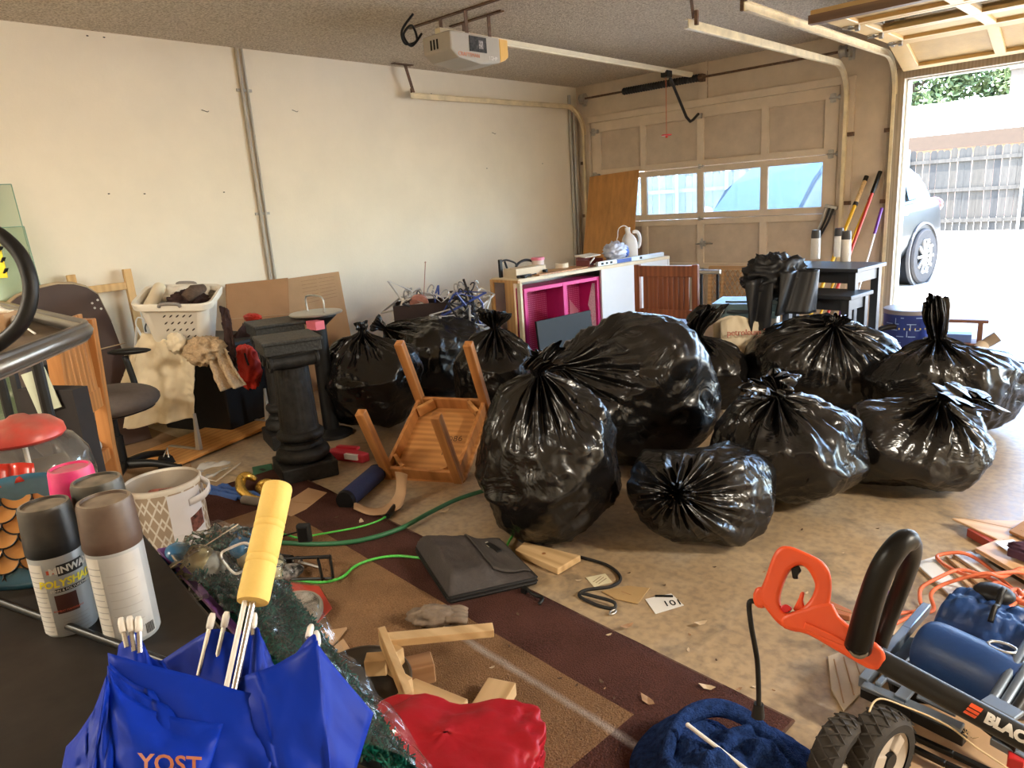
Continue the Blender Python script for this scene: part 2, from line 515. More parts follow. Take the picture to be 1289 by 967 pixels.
def door_section(z0, z1, w, kind, root, mf, mp, nst=5, last=.09):
    """one section lying in x (0..w), z; front face towards -y at y=0"""
    st = .09; mid = .075; pw = w / 4
    xs = [st / 2 * 1.4] + [pw * i for i in (1, 2, 3)] + [w - st / 2 * 1.4]
    ws = [st * 1.4, mid, mid, mid, st * 1.4]
    b = MB()
    for z in (z0 + .033, z1 - .033 if kind != 'top' else z1 - .055):
        hgt = .062 if not (kind == 'top' and z > z0 + .1) else .108
        b.box((w / 2, 0.02, z), (w, .042, hgt))
    root_r = b.build('rail', mf, root, bevel=.004, segs=1)
    for x, ww in zip(xs, ws):
        b = MB(); b.box((x, .0195, (z0 + z1) / 2), (ww, .0405, z1 - z0 - .01)); b.build('stile', mf, root, bevel=.004, segs=1)
    edge = [st * 1.4] + [q for i in (1, 2, 3) for q in (pw * i - mid / 2, pw * i + mid / 2)] + [w - st * 1.4]
    za, zb = z0 + .058, (z1 - .058 if kind != 'top' else z1 - .1)
    for i in range(4):
        xa, xb = edge[2 * i], edge[2 * i + 1]
        b = MB(); b.box(((xa + xb) / 2, .028, (za + zb) / 2), (xb - xa + .02, .006, zb - za + .02))
        b.build('pane' if kind == 'glass' else 'panel', m_glass if kind == 'glass' else mp, root)


def hinge(p, root, rot=None, s=1.0):
    b = MB(); b.box((0, -.006, 0), (.05, .008, .075)); b.cyl((-.03, -.016, 0), (.06, -.016, 0), .008, n=8); b.cyl((.05, -.018, 0), (.075, -.018, 0), .021, n=12)
    b.box((0, -.012, .03), (.022, .014, .02)); b.box((0, -.012, -.03), (.022, .014, .02))
    M = Matrix.Translation(p) @ (rot.to_4x4() if rot else Matrix.Identity(4)) @ Matrix.Scale(s, 4)
    return b.build('hinge', m_steel, root, M=M)


d1 = bpy.data.objects.new('door_1', None); COL.objects.link(d1); d1.location = (.2, 0, 0); struct(d1)
for z0, z1, k in ((0.0, .5305, 'p'), (.53, 1.0625, 'p'), (1.062, 1.5955, 'glass'), (1.595, 2.182, 'top')):
    door_section(z0, z1, 2.745, k, d1, m_door, m_doorpanel)
for z in (.53, 1.062, 1.595):
    for x in (.035, 1.37, 2.69):
        hinge(Vector((x, 0, z)), d1, s=1.0 if x != 1.37 else .6)
hinge(Vector((2.69, 0, 2.08)), d1); hinge(Vector((.035, 0, 2.08)), d1)
b = MB(); b.box((1.41, -.012, .80), (.06, .02, .06)); b.cyl((1.33, -.015, .80), (1.52, -.015, .80), .008, n=8); b.cyl((1.42, -.04, .80), (1.42, 0, .80), .016, n=12)
b.box((1.41, -.03, .80), (.02, .02, .11)); b.build('lock_bolt', m_steel, d1)
b = MB(); b.box((1.37, -.012, 2.09), (.06, .03, .05)); b.build('arm_bracket', m_steel, d1)

# torsion spring gear on the header
t = thing('torsion_spring_shaft', 'rusty shaft with a dark coil spring above the closed garage door', 'spring shaft', (1.57, -.09, 2.445))
b = MB(); b.cyl((-1.42, 0, 0), (1.46, 0, 0), .011, n=10); b.build('shaft', m_rust, t, smooth='auto')
b = MB(); prof = []
for i in range(60):
    prof.append((.034 + (.004 if i % 2 else -.003), -.98 + .9 * i / 59 + .12))
b.lathe(prof, 16, rot=Matrix.Rotation(PI / 2, 3, 'Y')); b.build('coil_spring', m_darksteel, t)
for x in (-1.40, 1.42):
    b = MB(); b.lathe([(.012, -.03), (.055, -.03), (.055, -.022), (.046, -.018), (.046, .018), (.055, .022), (.055, .03), (.012, .03)], 20, (x, 0, 0), Matrix.Rotation(PI / 2, 3, 'Y')); b.build('cable_drum', m_steel, t, smooth='auto')
    b = MB(); b.box((x * 1.03, .045, 0), (.02, .09, .1)); b.box((x * 1.03, .083, 0), (.05, .01, .14)); b.build('end_bracket', m_steel, t)
b = MB(); b.box((0.05, .045, 0), (.05, .09, .07)); b.box((0.05, .078, 0), (.08, .01, .13)); b.cyl((-.03, 0, 0), (.09, 0, 0), .03, n=12); b.build('centre_bracket', m_rust, t)


def track(x, name, label, y_end, z_h, side, mat_h, r=.3, inner=1):
    """vertical rail, a bend, a rail running back over the garage and its ceiling strap"""
    t = thing(name, label, 'door track', (x, -.055, 0), 0, None)
    pts = [(0, 0, .02), (0, 0, z_h - r)]
    for i in range(1, 11):
        a = i / 10 * PI / 2
        pts.append((0, -r + r * math.cos(a), z_h - r + r * math.sin(a)))
    pts.append((0, y_end + .055, z_h - .02))

    def sweep(pp, w, d, off):
        b = MB(); P = []
        for i, p in enumerate(pp):
            dd = (Vector(pp[min(i + 1, len(pp) - 1)]) - Vector(pp[max(i - 1, 0)])).normalized()
            nrm = Vector((1, 0, 0)).cross(dd).normalized()
            P.append([Vector(p) + Vector((sx * w / 2, 0, 0)) + nrm * (off + sz * d / 2) for sx, sz in ((-1, -1), (1, -1), (1, 1), (-1, 1))])
        vs = [q for r_ in P for q in r_]; F = []
        for i in range(len(P) - 1):
            for k in range(4):
                F.append((i * 4 + k, i * 4 + (k + 1) % 4, i * 4 + 4 + (k + 1) % 4, i * 4 + 4 + k))
        F += [(0, 1, 2, 3), tuple((len(P) - 1) * 4 + k for k in (3, 2, 1, 0))]
        return b.add(vs, F)
    b = sweep(pts, .006, .046, 0)
    q = sweep([(p[0] + side * .013, p[1], p[2]) for p in pts], .026, .004, .023); b.add(q.v, q.f)
    q = sweep([(p[0] + side * .013, p[1], p[2]) for p in pts], .026, .004, -.023); b.add(q.v, q.f)
    b.build('rail', mat_h, t, smooth='auto')
    b = MB(); b.bar((-side * .01, y_end + .10, z_h + .01), (-side * .01, y_end + .03, H - .0), .032, .004, up=(1, 0, 0)); b.box((-side * .01, y_end + .0, H - .004), (.05, .22, .006))
    b.bar((-side * .03, y_end + .10, z_h - .03), (-side * .03, y_end + .10, z_h + .05), .02, .02)
    b.build('ceiling_strap', m_rust, t)
    for z in (.45, 1.15, 1.75):
        b = MB(); b.box((-side * .03, .02, z), (.05, .045, .035)); b.build('wall_bracket', m_rust, t)
    return t


track(.13, 'door_track', 'yellowed horizontal door track along the white wall', -2.62, 2.355, 1, m_track)
track(3.035, 'door_track', 'cream door track curving down between the two garage doors, right edge of the closed door', -2.95, 2.325, -1, m_track)
track(3.40, 'door_track', 'cream door track beside the open doorway, carrying the raised door', -3.0, 2.33, 1, m_track)
track(6.28, 'door_track', 'far right door track of the raised door, by the right wall', -3.0, 2.33, -1, m_track)

# conduits in the left corner
for i, (x, y) in enumerate(((.025, -.16), (.03, -.10))):
    b = MB(); b.cyl((x, y, 0.01), (x, y, 2.5 - i * .18), .018, n=12)
    tag(b.build('conduit', mat('grey_pipe', (.42, .40, .36), .5, vary=.1), smooth='auto'), ('grey pipe standing in the corner left of the closed door, nearest the white wall', 'grey pipe in the corner left of the closed door, nearest the door')[i], 'pipe')
b = MB(); b.cyl((.018, -4.17, 0.01), (.018, -4.17, H - .005), .013, n=12); b.cyl((.014, -4.125, 0.01), (.014, -4.125, H - .005), .009, n=10)
for z in (.5, 1.4, 2.3): b.box((.008, -4.15, z), (.012, .12, .02))
tag(b.build('conduit', MATS['grey_pipe'], smooth='auto'), 'long grey conduit running up the white wall to the ceiling', 'pipe')
# small nail heads, scuffs on the left wall
for i, q in enumerate(((259, 140), (372, 140), (137, 244), (182, 244), (282, 242), (622, 168), (683, 206), (543, 118), (613, 212), (110, 45), (131, 47))):
    p = atx(q[0], q[1], .002); b = MB()
    if i in (0, 1, 5): b.tube([p + Vector((0, -.03, .008)), p + Vector((.004, .01, -.006)), p + Vector((.002, .022, .002))], .0022, 5)
    else: b.ball(p, .005, 8, 6, (.5, 1.6, .8))
    tag(b.build('nail_hole', m_darksteel), 'small dark nail mark on the white left wall', 'nail mark', 'nail marks on the left wall')

# ---------------------------------------------------------------- opener
t = thing('garage_door_opener', 'grey box garage door opener with rail hanging from the ceiling', 'opener', (1.57, 0, 0))
OP = Matrix.Translation((0, -3.34, 2.37))
prof = [(-.27, .085), (.2, .085), (.2, -.075), (.1, -.092), (0, -.1), (-.2, -.075), (-.27, -.03)]
b = MB()
P = [Vector((sx * .135, y, z)) for sx in (-1, 1) for y, z in prof]
n = len(prof); b.add(P, [tuple(range(n)), tuple(range(2 * n - 1, n - 1, -1))] + [(i, i + n, (i + 1) % n + n, (i + 1) % n) for i in range(n)])
hd = b.build('motor_head', mat('opener_grey', (.40, .37, .32), .5, vary=.05), t, bevel=.012, M=OP)
b = MB(); b.box((.137, -.02, .02), (.006, .16, .095)); b.build('circuit_window', mat('circuit_black', (.05, .05, .05), .3, vary=.8, scale=60), t, M=OP)
b = MB(); b.box((.1385, .005, .02), (.006, .04, .05)); b.build('circuit_relay', mat('relay_grey', (.3, .28, .28), .3, vary=.7, scale=90), t, M=OP)
b = MB(); b.prism([(.2, .083), (.29, .083), (.29, -.03), (.255, -.055), (.2, -.073)], -.13, .13, M=Matrix(((0, 0, 1, 0), (1, 0, 0, 0), (0, 1, 0, 0), (0, 0, 0, 1)))); b.build('light_lens', mat('amber_lens', (.80, .50, .15), .35, vary=.05), t, bevel=.008, M=OP)
text_mesh('badge', 'CRAFTSMAN', .035, mat('badge_red', (.6, .2, .1), .5), t, M=OP @ Matrix.Translation((.1365, -.11, -.052)) @ Matrix.Rotation(PI / 2, 4, 'Z') @ Matrix.Rotation(PI / 2, 4, 'X'))
text_mesh('badge', '1/2HP', .035, m_white, t, M=OP @ Matrix.Translation((.1365, .12, -.055)) @ Matrix.Rotation(PI / 2, 4, 'Z') @ Matrix.Rotation(PI / 2, 4, 'X'))
b = MB()
for i in range(3): b.box((-.05 + i * .03, -.272, .02), (.012, .004, .06))
b.build('vent_slot', m_black, t, M=OP)
b = MB(); b.box((.0, 1.45, 2.475 - 2.37), (.05, 3.4, .03)); b.box((0, 1.45, .085), (.03, 3.4, .012)); b.build('rail', mat('cream_rail', (.82, .74, .55), .4, .3, vary=.06), t, M=OP)
b = MB()
for y in (-.1, .12): b.bar((-.12, y, .07), (-.12, y, .226), .03, .004); b.bar((.12, y, .07), (.12, y, .226), .03, .004)
b.box((0, .12, .222), (.5, .035, .008)); b.box((0, -.1, .222), (.9, .035, .008)); b.build('hanger_strap', m_rust, t, M=OP)
b = MB(); b.tube(smooth_path([(-.1, -.3, .1), (-.12, -.38, .02), (-.12, -.44, .08), (-.1, -.38, .14), (-.12, -.33, .06), (-.13, -.42, .03), (-.11, -.46, .1), (-.1, -.36, .21)], 8), .008, 6); b.build('power_cord', m_black, t, M=OP, smooth=True)
b = MB(); b.box((0, -.66, 2.44), (.07, .1, .06)); b.build('trolley', m_black, t, bevel=.006)
b = MB(); b.tube([(0, -.6, 2.42), (0, -.28, 2.07), (0, -.2, 2.03), (0, -.14, 2.05), (0, -.03, 2.11)], .014, 8); b.build('door_arm', m_darksteel, t, smooth='auto')
b = MB(); b.cyl((0, -.672, 1.90), (0, -.672, 2.42), .003, n=6); b.build('pull_cord', mat('red_cord', (.6, .15, .08), .7, vary=.1), t)
b = MB(); b.lathe([(.004, -.02), (.012, -.02), (.012, -.004), (.048, .0), (.05, .01), (.012, .016), (.004, .016)], 20, (0, -.672, 1.885)); b.build('pull_handle', mat('red_plastic', (.62, .03, .015), .35, vary=.05), t, smooth='auto')

# ---------------------------------------------------------------- the raised door
d2 = bpy.data.objects.new('door_2', None); COL.objects.link(d2); struct(d2)


def open_section(z0, z1, kind, p0, dirv):
    """same section, laid along dirv (section height axis) from p0; inner face looking down"""
    sub = bpy.data.objects.new('door_section', None); COL.objects.link(sub); sub.parent = d2
    door_section(0, z1 - z0, 2.745, kind, sub, m_door_lit, m_doorpanel_lit)
    d = Vector(dirv).normalized(); x = Vector((1, 0, 0)); y = d.cross(x)
    R = Matrix((x, y, d)).transposed()
    sub.location = p0; sub.rotation_euler = R.to_euler()
    for xx in (.035, 1.37, 2.69):
        hinge(Vector((xx, 0, z1 - z0)), sub)
    return sub


m_doorpanel_lit = mat('door_panel_bounce_lit', (.47, .30, .10), .6, vary=.12, scale=5, bump=.12, bscale=70)  # panel board likewise tinted with the golden bounce light
X2 = 3.475
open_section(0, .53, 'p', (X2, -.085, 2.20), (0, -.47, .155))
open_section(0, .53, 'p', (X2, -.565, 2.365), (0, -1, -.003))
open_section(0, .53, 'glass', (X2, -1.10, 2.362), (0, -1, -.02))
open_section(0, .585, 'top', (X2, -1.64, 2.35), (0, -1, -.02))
b = MB(); b.box((X2 + 1.37, -2.28, 2.31), (2.70, .06, .05)); b.build('bottom_brace', wood('dark_brown_wood', (.10, .055, .03), (.19, .11, .06), 0), d2)

# ceiling fill lights added out of view to brighten the room
for lx, ly, lk, ll in ((2.6, -8.6, .55, 'added unseen ceiling fill light behind the camera, nearer the white wall'), (7.9, -4.6, 1.6, 'added unseen ceiling fill light over the added right-hand bay')):
  t = thing('added_fill_light', ll, 'added lamp', (lx, ly, H - .03))
  b = MB(); b.box((0, 0, .0), (1.3, .25, .05)); b.build('fill_fixture', m_white, t, bevel=.01)
  ld = bpy.data.lights.new('tube', 'AREA'); ld.shape = 'RECTANGLE'; ld.size = 1.2; ld.size_y = .22; ld.energy = FILL_W * lk; ld.color = (1, .91, .76)
  lo = bpy.data.objects.new('tube', ld); COL.objects.link(lo); lo.parent = t; lo.location = (0, 0, -.04)
# ================================================================ outdoors
m_drive = mat('driveway_concrete', (.60, .55, .47), .85, vary=.06, scale=1.5, bump=.1, bscale=30)
b = MB(); b.box((0, 9.36, -.08), (50, 18, .12)); struct(b.build('driveway_ground', m_drive))
m_fence = [mat('fence_board_%d' % i, c, .9, vary=.35, scale=3.5, stretch=(6, 6, .6), bump=.2, bscale=20) for i, c in enumerate(((.032, .029, .024), (.044, .038, .030), (.025, .023, .020), (.038, .032, .024)))]
m_pipe = mat('galvanised_post', (.5, .52, .5), .5, .5, vary=.08)
rnd = random.Random(4)


def fence(a, c, h, label, rails=(.25, .98, 1.68), post=2.4, bw=.15, mats=m_fence, z=-.02):
    a = Vector(a); c = Vector(c); L = (c - a).length; d = (c - a).normalized(); ang = math.atan2(d.y, d.x)
    t = thing('wood_fence', label, 'fence', (a.x, a.y, z), ang)
    n = int(L / bw)
    meshes = []
    for k in range(8):
        hh = h + rnd.uniform(-.02, .02); w = bw * .93
        b = MB(); poly = [(-w / 2, 0), (w / 2, 0), (w / 2, hh - .05), (w * .27, hh), (-w * .27, hh), (-w / 2, hh - .05)]
        b.prism(poly, -.009, .009, M=Matrix.Rotation(PI / 2, 4, 'X'))
        o = b.build('board', mats[k % 4], t); meshes.append(o.data); bpy.data.objects.remove(o)
    for i in range(n):
        o = bpy.data.objects.new('board', rnd.choice(meshes)); COL.objects.link(o); o.parent = t
        o.location = ((i + .5) * bw, rnd.uniform(-.006, .006), rnd.uniform(-.015, .01)); o.rotation_euler = (0, rnd.uniform(-.008, .008), 0)
    for r in rails:
        b = MB(); b.box((L / 2, -.04, r), (L, .04, .085)); b.build('rail', mats[1], t)
    x = .6
    while x < L:
        b = MB(); b.cyl((x, -.09, 0), (x, -.09, h + .02), .032, n=10); b.ball((x, -.09, h + .02), .034, 10, 6); b.build('post', m_pipe, t, smooth='auto'); x += post
    return t


fence((-7.5, 13.6, 0), (12, 13.2, 0), 1.95, 'weathered plank fence across the driveway, seen through the open doorway')
m_fence2 = [mat('grey_fence_board_%d' % i, c, .9, vary=.25, scale=3.5, stretch=(6, 6, .6)) for i, c in enumerate(((.08, .08, .08), (.10, .098, .095), (.07, .072, .075), (.09, .088, .085)))]
fence((-5.6, 6.6, 0), (-.9, 9.6, 0), 1.75, 'grey plank fence with pipe posts, seen through the windows of the closed door', mats=m_fence2, rails=(.3, 1.4), post=1.1)

# neighbour's house: pale roof over a brown fascia
t = thing('neighbour_house', 'low house with a pale sunlit roof and tan fascia behind the far fence', 'house', (3, 19, 0))
m_roof = mat('pale_roof_shingle', (.72, .66, .6), .9, vary=.08, scale=4)
m_fascia = mat('fascia_brown', (.05, .029, .015), .8, vary=.1)
b = MB(); b.box((0, 2.6, 1.1), (26, 5, 2.2)); b.build('wall', mat('house_brick', (.35, .22, .15), .9, vary=.2, scale=6), t)
b = MB(); b.prism([(-.45, 2.42), (-.45, 2.52), (4.2, 3.8), (8, 2.5), (8, 2.42)], -13.5, 13.5, M=Matrix(((0, 0, 1, 0), (1, 0, 0, 0), (0, 1, 0, 0), (0, 0, 0, 1)))); b.build('roof', m_roof, t)
b = MB(); b.box((0, -.47, 2.30), (27, .05, .42)); b.build('fascia', m_fascia, t)
b = MB(); b.box((-1.7, 3.6, 3.9), (.7, .6, 1.2)); b.box((-1.7, 3.6, 4.52), (.8, .7, .08)); b.build('chimney', mat('chimney_tan', (.07, .055, .04), .9, vary=.1, scale=8), t)

# trees behind the house: trunk, limbs, individual leaf cards in clumps
m_leaf = [mat('leaf_green_%d' % i, c, .6, vary=.2, scale=1.0) for i, c in enumerate(((.10, .135, .045), (.135, .165, .065), (.065, .09, .032)))]
m_bark = mat('bark', (.12, .09, .06), .95, vary=.3, scale=10)


def tree(loc, h, r, label, seed, n=8000):
    R = random.Random(seed); t = thing('leafy_tree', label, 'tree', loc)
    b = MB(); b.tube([(0, 0, 0), (.1, 0, h * .3), (-.1, .1, h * .55), (0, 0, h * .85)], [.22, .17, .12, .04], 8)
    for k in range(7):
        a = R.uniform(0, 2 * PI); z = h * R.uniform(.35, .65); b.tube([(0, 0, z), (r * .4 * math.cos(a), r * .4 * math.sin(a), z + h * .12), (r * .75 * math.cos(a), r * .75 * math.sin(a), z + h * .2)], [.09, .06, .02], 6)
    b.build('trunk', m_bark, t)
    cl = [(Vector((R.gauss(0, r * .5), R.gauss(0, r * .5), h * R.uniform(.28, .95))), r * R.uniform(.22, .45)) for _ in range(26)]
    bs = [MB(), MB(), MB()]
    for i in range(n):
        c, q = cl[R.randrange(len(cl))]
        d = Vector((R.gauss(0, 1), R.gauss(0, 1), R.gauss(0, 1))).normalized() * q * R.random() ** .4
        p = c + d; s = R.uniform(.09, .2); u = Vector((R.gauss(0, 1), R.gauss(0, 1), R.gauss(0, 1))).normalized(); v = u.orthogonal().normalized()
        bs[R.randrange(3)].add([p - u * s, p + v * s * .5, p + u * s, p - v * s * .5], [(0, 1, 2, 3)])
    for k in range(3):
        o = bs[k].build('foliage', m_leaf[k], t); o['kind'] = 'stuff'


tree((-4.8, 35, 0), 10.5, 3.4, 'pale leafy tree behind the neighbour house, left one in the open doorway', 1, 14000)
tree((1.0, 35.5, 0), 11.5, 3.7, 'dense leafy tree behind the neighbour house, beside the chimney', 2, 16000)

# ---------------------------------------------------------------- parked car, nose to the closed door
m_carp = mat('car_paint_dark', (.010, .012, .012), .32, .2, vary=.05, coat=.25)
m_carglass = mat('car_glass', (.006, .016, .024), .08, vary=0, spec=.4)
m_tyre = mat('tyre_rubber', (.035, .032, .03), .85, vary=.2, scale=30)
m_alloy = mat('alloy_silver', (.68, .66, .62), .3, .8, vary=.05)
CA = math.atan2(-.98, -.21)                     # heading of the nose
rw = Vector((2.96, 3.38, -.02)); ax_ = Vector((math.cos(CA), math.sin(CA), 0)); lf = Vector((-ax_.y, ax_.x, 0))
car_loc = rw + ax_ * 1.35 * .92 - lf * .93
t = thing('parked_car', 'dark grey parked crossover car standing outside, nose to the closed door', 'car', car_loc, CA)
t.scale = (.92, 1, 1)
# stations: x, half width low, half width belt, sill z, belt z
ST = [(-2.28, .62, .60, .50, .95), (-2.2, .80, .76, .38, 1.02), (-1.9, .89, .85, .30, 1.07), (-1.35, .925, .88, .28, 1.06), (-.6, .92, .89, .26, 1.02), (.2, .92, .89, .26, .99), (.9, .92, .88, .26, .98), (1.35, .915, .86, .28, .96), (1.8, .88, .80, .30, .90), (2.1, .80, .70, .34, .82), (2.25, .62, .55, .42, .72)]
b = MB(); rings = []
for x, wl_, wb, zs, zb in ST:
    pts = [(0, zs), (wl_ * .8, zs), (wl_, zs + .12), (wl_ + .012, (zs + zb) / 2), (wb + .01, zb - .08), (wb, zb), (wb * .88, zb + .025), (0, zb + .05)]
    rings.append([Vector((x, s_ * y, z)) for s_, pp in ((1, pts), (-1, pts[-2:0:-1])) for y, z in pp])
nv = len(rings[0])
vs = [p for r_ in rings for p in r_]; F = [(i * nv + k, i * nv + (k + 1) % nv, (i + 1) * nv + (k + 1) % nv, (i + 1) * nv + k) for i in range(len(rings) - 1) for k in range(nv)]
F += [tuple(range(nv)), tuple((len(rings) - 1) * nv + k for k in range(nv))]
b.add(vs, F); b.build('body', m_carp, t, smooth='auto', subsurf=1)
GH = [(-2.12, .60, 1.02, .42, 1.10), (-1.75, .82, 1.05, .55, 1.48), (-1.1, .87, 1.04, .60, 1.62), (-.3, .88, 1.0, .62, 1.66), (.25, .88, .99, .60, 1.62), (.7, .86, .98, .56, 1.40), (1.2, .80, .97, .55, 1.0)]
b = MB(); rings = []
for x, w0, z0, w1, z1 in GH:
    rings.append([Vector((x, y, z)) for y, z in ((-w0, z0), (-(w0 + w1) / 2 - .03, (z0 + z1) / 2), (-w1, z1 - .03), (-w1 * .6, z1), (w1 * .6, z1), (w1, z1 - .03), ((w0 + w1) / 2 + .03, (z0 + z1) / 2), (w0, z0))])
vs = [p for r_ in rings for p in r_]; F = [(i * 8 + k, i * 8 + k + 1, i * 8 + 9 + k, i * 8 + 8 + k) for i in range(6) for k in range(7)]
gh = b.add(vs, F).build('roof_and_pillars', m_carp, t, smooth='auto')
# glass as its own patches a little proud of the shell


def patch(name, pts, m=m_carglass, off=(0, 0, 0)):
    b = MB(); b.add([Vector(p) + Vector(off) for p in pts], [tuple(range(len(pts)))]); return b.build(name, m, t, solid=.006)


patch('windscreen', [(.36, -.50, 1.60), (.36, .50, 1.60), (.74, .55, 1.40), (1.17, .60, 1.03), (1.17, -.60, 1.03), (.74, -.55, 1.40)], off=(.03, 0, .02))
for s_ in (1, -1):
    patch('side_window', [(.80, s_ * .875, 1.03), (.15, s_ * .895, 1.035), (.15, s_ * .70, 1.53), (.30, s_ * .70, 1.52), (.60, s_ * .78, 1.36)], off=(0, s_ * .012, 0))
    patch('side_window', [(.08, s_ * .895, 1.035), (-.82, s_ * .885, 1.07), (-.90, s_ * .72, 1.52), (-.3, s_ * .70, 1.56), (.08, s_ * .70, 1.54)], off=(0, s_ * .012, 0))
    patch('side_window', [(-.92, s_ * .885, 1.08), (-1.60, s_ * .845, 1.12), (-1.48, s_ * .74, 1.38), (-1.0, s_ * .72, 1.51)], off=(0, s_ * .012, 0))
    b = MB(); b.ball((.75, s_ * 1.0, 1.08), .1, 14, 8, (.7, 1.2, .8)); b.build('wing_mirror', mat('mirror_pale', (.5, .5, .48), .3, vary=.03), t, smooth=True)
    for x in (-.55, .12 - .3 + .55):
        b = MB(); b.box((x - .2, s_ * .925, .92), (.2, .03, .03)); b.build('door_handle', m_alloy, t, bevel=.008)
    b = MB(); b.ball((-2.13, s_ * .70, .98), .1, 12, 8, (1.1, 1.2, 1.0)); b.build('tail_lamp', mat('tail_red', (.16, .03, .02), .2, vary=.05), t, smooth=True)
    b = MB(); b.ball((2.08, s_ * .68, .76), .1, 12, 8, (1.2, 1.2, .8)); b.build('head_lamp', mat('lamp_clear', (.6, .62, .62), .1, vary=.03), t, smooth=True)
    for x in (-1.35, 1.35):
        w = thing_w = MB(); R90 = Matrix.Rotation(PI / 2, 3, 'X')
        w.lathe([(.22, -.11), (.33, -.115), (.352, -.09), (.357, 0), (.352, .09), (.33, .115), (.22, .11)], 40, (x, s_ * .85, .357), R90, cap=False); wo = w.build('tyre', m_tyre, t, smooth='auto')
        w = MB(); w.lathe([(.02, -.08), (.2, -.06), (.235, -.105), (.235, .105), (.2, .06), (.02, .08)], 40, (x, s_ * .85, .357), R90)
        for k in range(10):
            a = 2 * PI * k / 10; c_, q_ = math.cos(a), math.sin(a); w.bar((x + .05 * c_, s_ * .95, .357 + .05 * q_), (x + .225 * c_, s_ * .965, .357 + .225 * q_), .03, .02, up=(0, 1, 0))
        w.cyl((x, s_ * .86, .357), (x, s_ * .965, .357), .06, n=16); w.build('wheel_rim', m_alloy, t, smooth='auto')
        w = MB(); w.lathe([(.40, -.02), (.425, -.02), (.425, .02), (.40, .02), (.40, -.02)], 40, (x, s_ * .925, .365), R90, cap=False); w.build('arch_trim', mat('arch_plastic', (.10, .095, .09), .7, vary=.1), t, smooth='auto')
        w = MB(); w.cyl((x, s_ * .70, .36), (x, s_ * .926, .36), .40, n=36); w.build('wheel_well', m_black, t, smooth='auto')
# ================================================================ black rubbish bags
m_bag = bpy.data.materials.new('black_bin_liner'); n_, l_, b_ = nodes_of(m_bag)
b_.inputs['Base Color'].default_value = (.0065, .0055, .005, 1); b_.inputs['Roughness'].default_value = .25
b_.inputs['Specular IOR Level'].default_value = .5
b_.inputs['IOR'].default_value = 1.5
tc = n_.new('ShaderNodeTexCoord')
w1 = n_.new('ShaderNodeTexNoise'); w1.inputs['Scale'].default_value = 5; w1.inputs['Detail'].default_value = 3; w1.inputs['Distortion'].default_value = 1.4; l_.new(tc.outputs['Object'], w1.inputs['Vector'])
w2 = n_.new('ShaderNodeTexVoronoi'); w2.feature = 'DISTANCE_TO_EDGE'; w2.inputs['Scale'].default_value = 4.5
md_ = n_.new('ShaderNodeMix'); md_.data_type = 'RGBA'; md_.inputs['Factor'].default_value = .35; l_.new(tc.outputs['Object'], md_.inputs['A']); l_.new(w1.outputs['Color'], md_.inputs['B'])
l_.new(md_.outputs['Result'], w2.inputs['Vector'])
cr_ = n_.new('ShaderNodeMapRange'); cr_.inputs['From Max'].default_value = .12; l_.new(w2.outputs['Distance'], cr_.inputs['Value'])
w3 = n_.new('ShaderNodeTexNoise'); w3.inputs['Scale'].default_value = 16; w3.inputs['Detail'].default_value = 2; w3.inputs['Distortion'].default_value = 2.0; l_.new(tc.outputs['Object'], w3.inputs['Vector'])
a1 = n_.new('ShaderNodeMath'); a1.operation = 'MULTIPLY_ADD'; a1.inputs[1].default_value = .35; l_.new(w3.outputs['Fac'], a1.inputs[0]); l_.new(cr_.outputs[0], a1.inputs[2])
bp = n_.new('ShaderNodeBump'); bp.inputs['Strength'].default_value = .26; bp.inputs['Distance'].default_value = .008
l_.new(a1.outputs[0], bp.inputs['Height']); l_.new(bp.outputs[0], b_.inputs['Normal'])


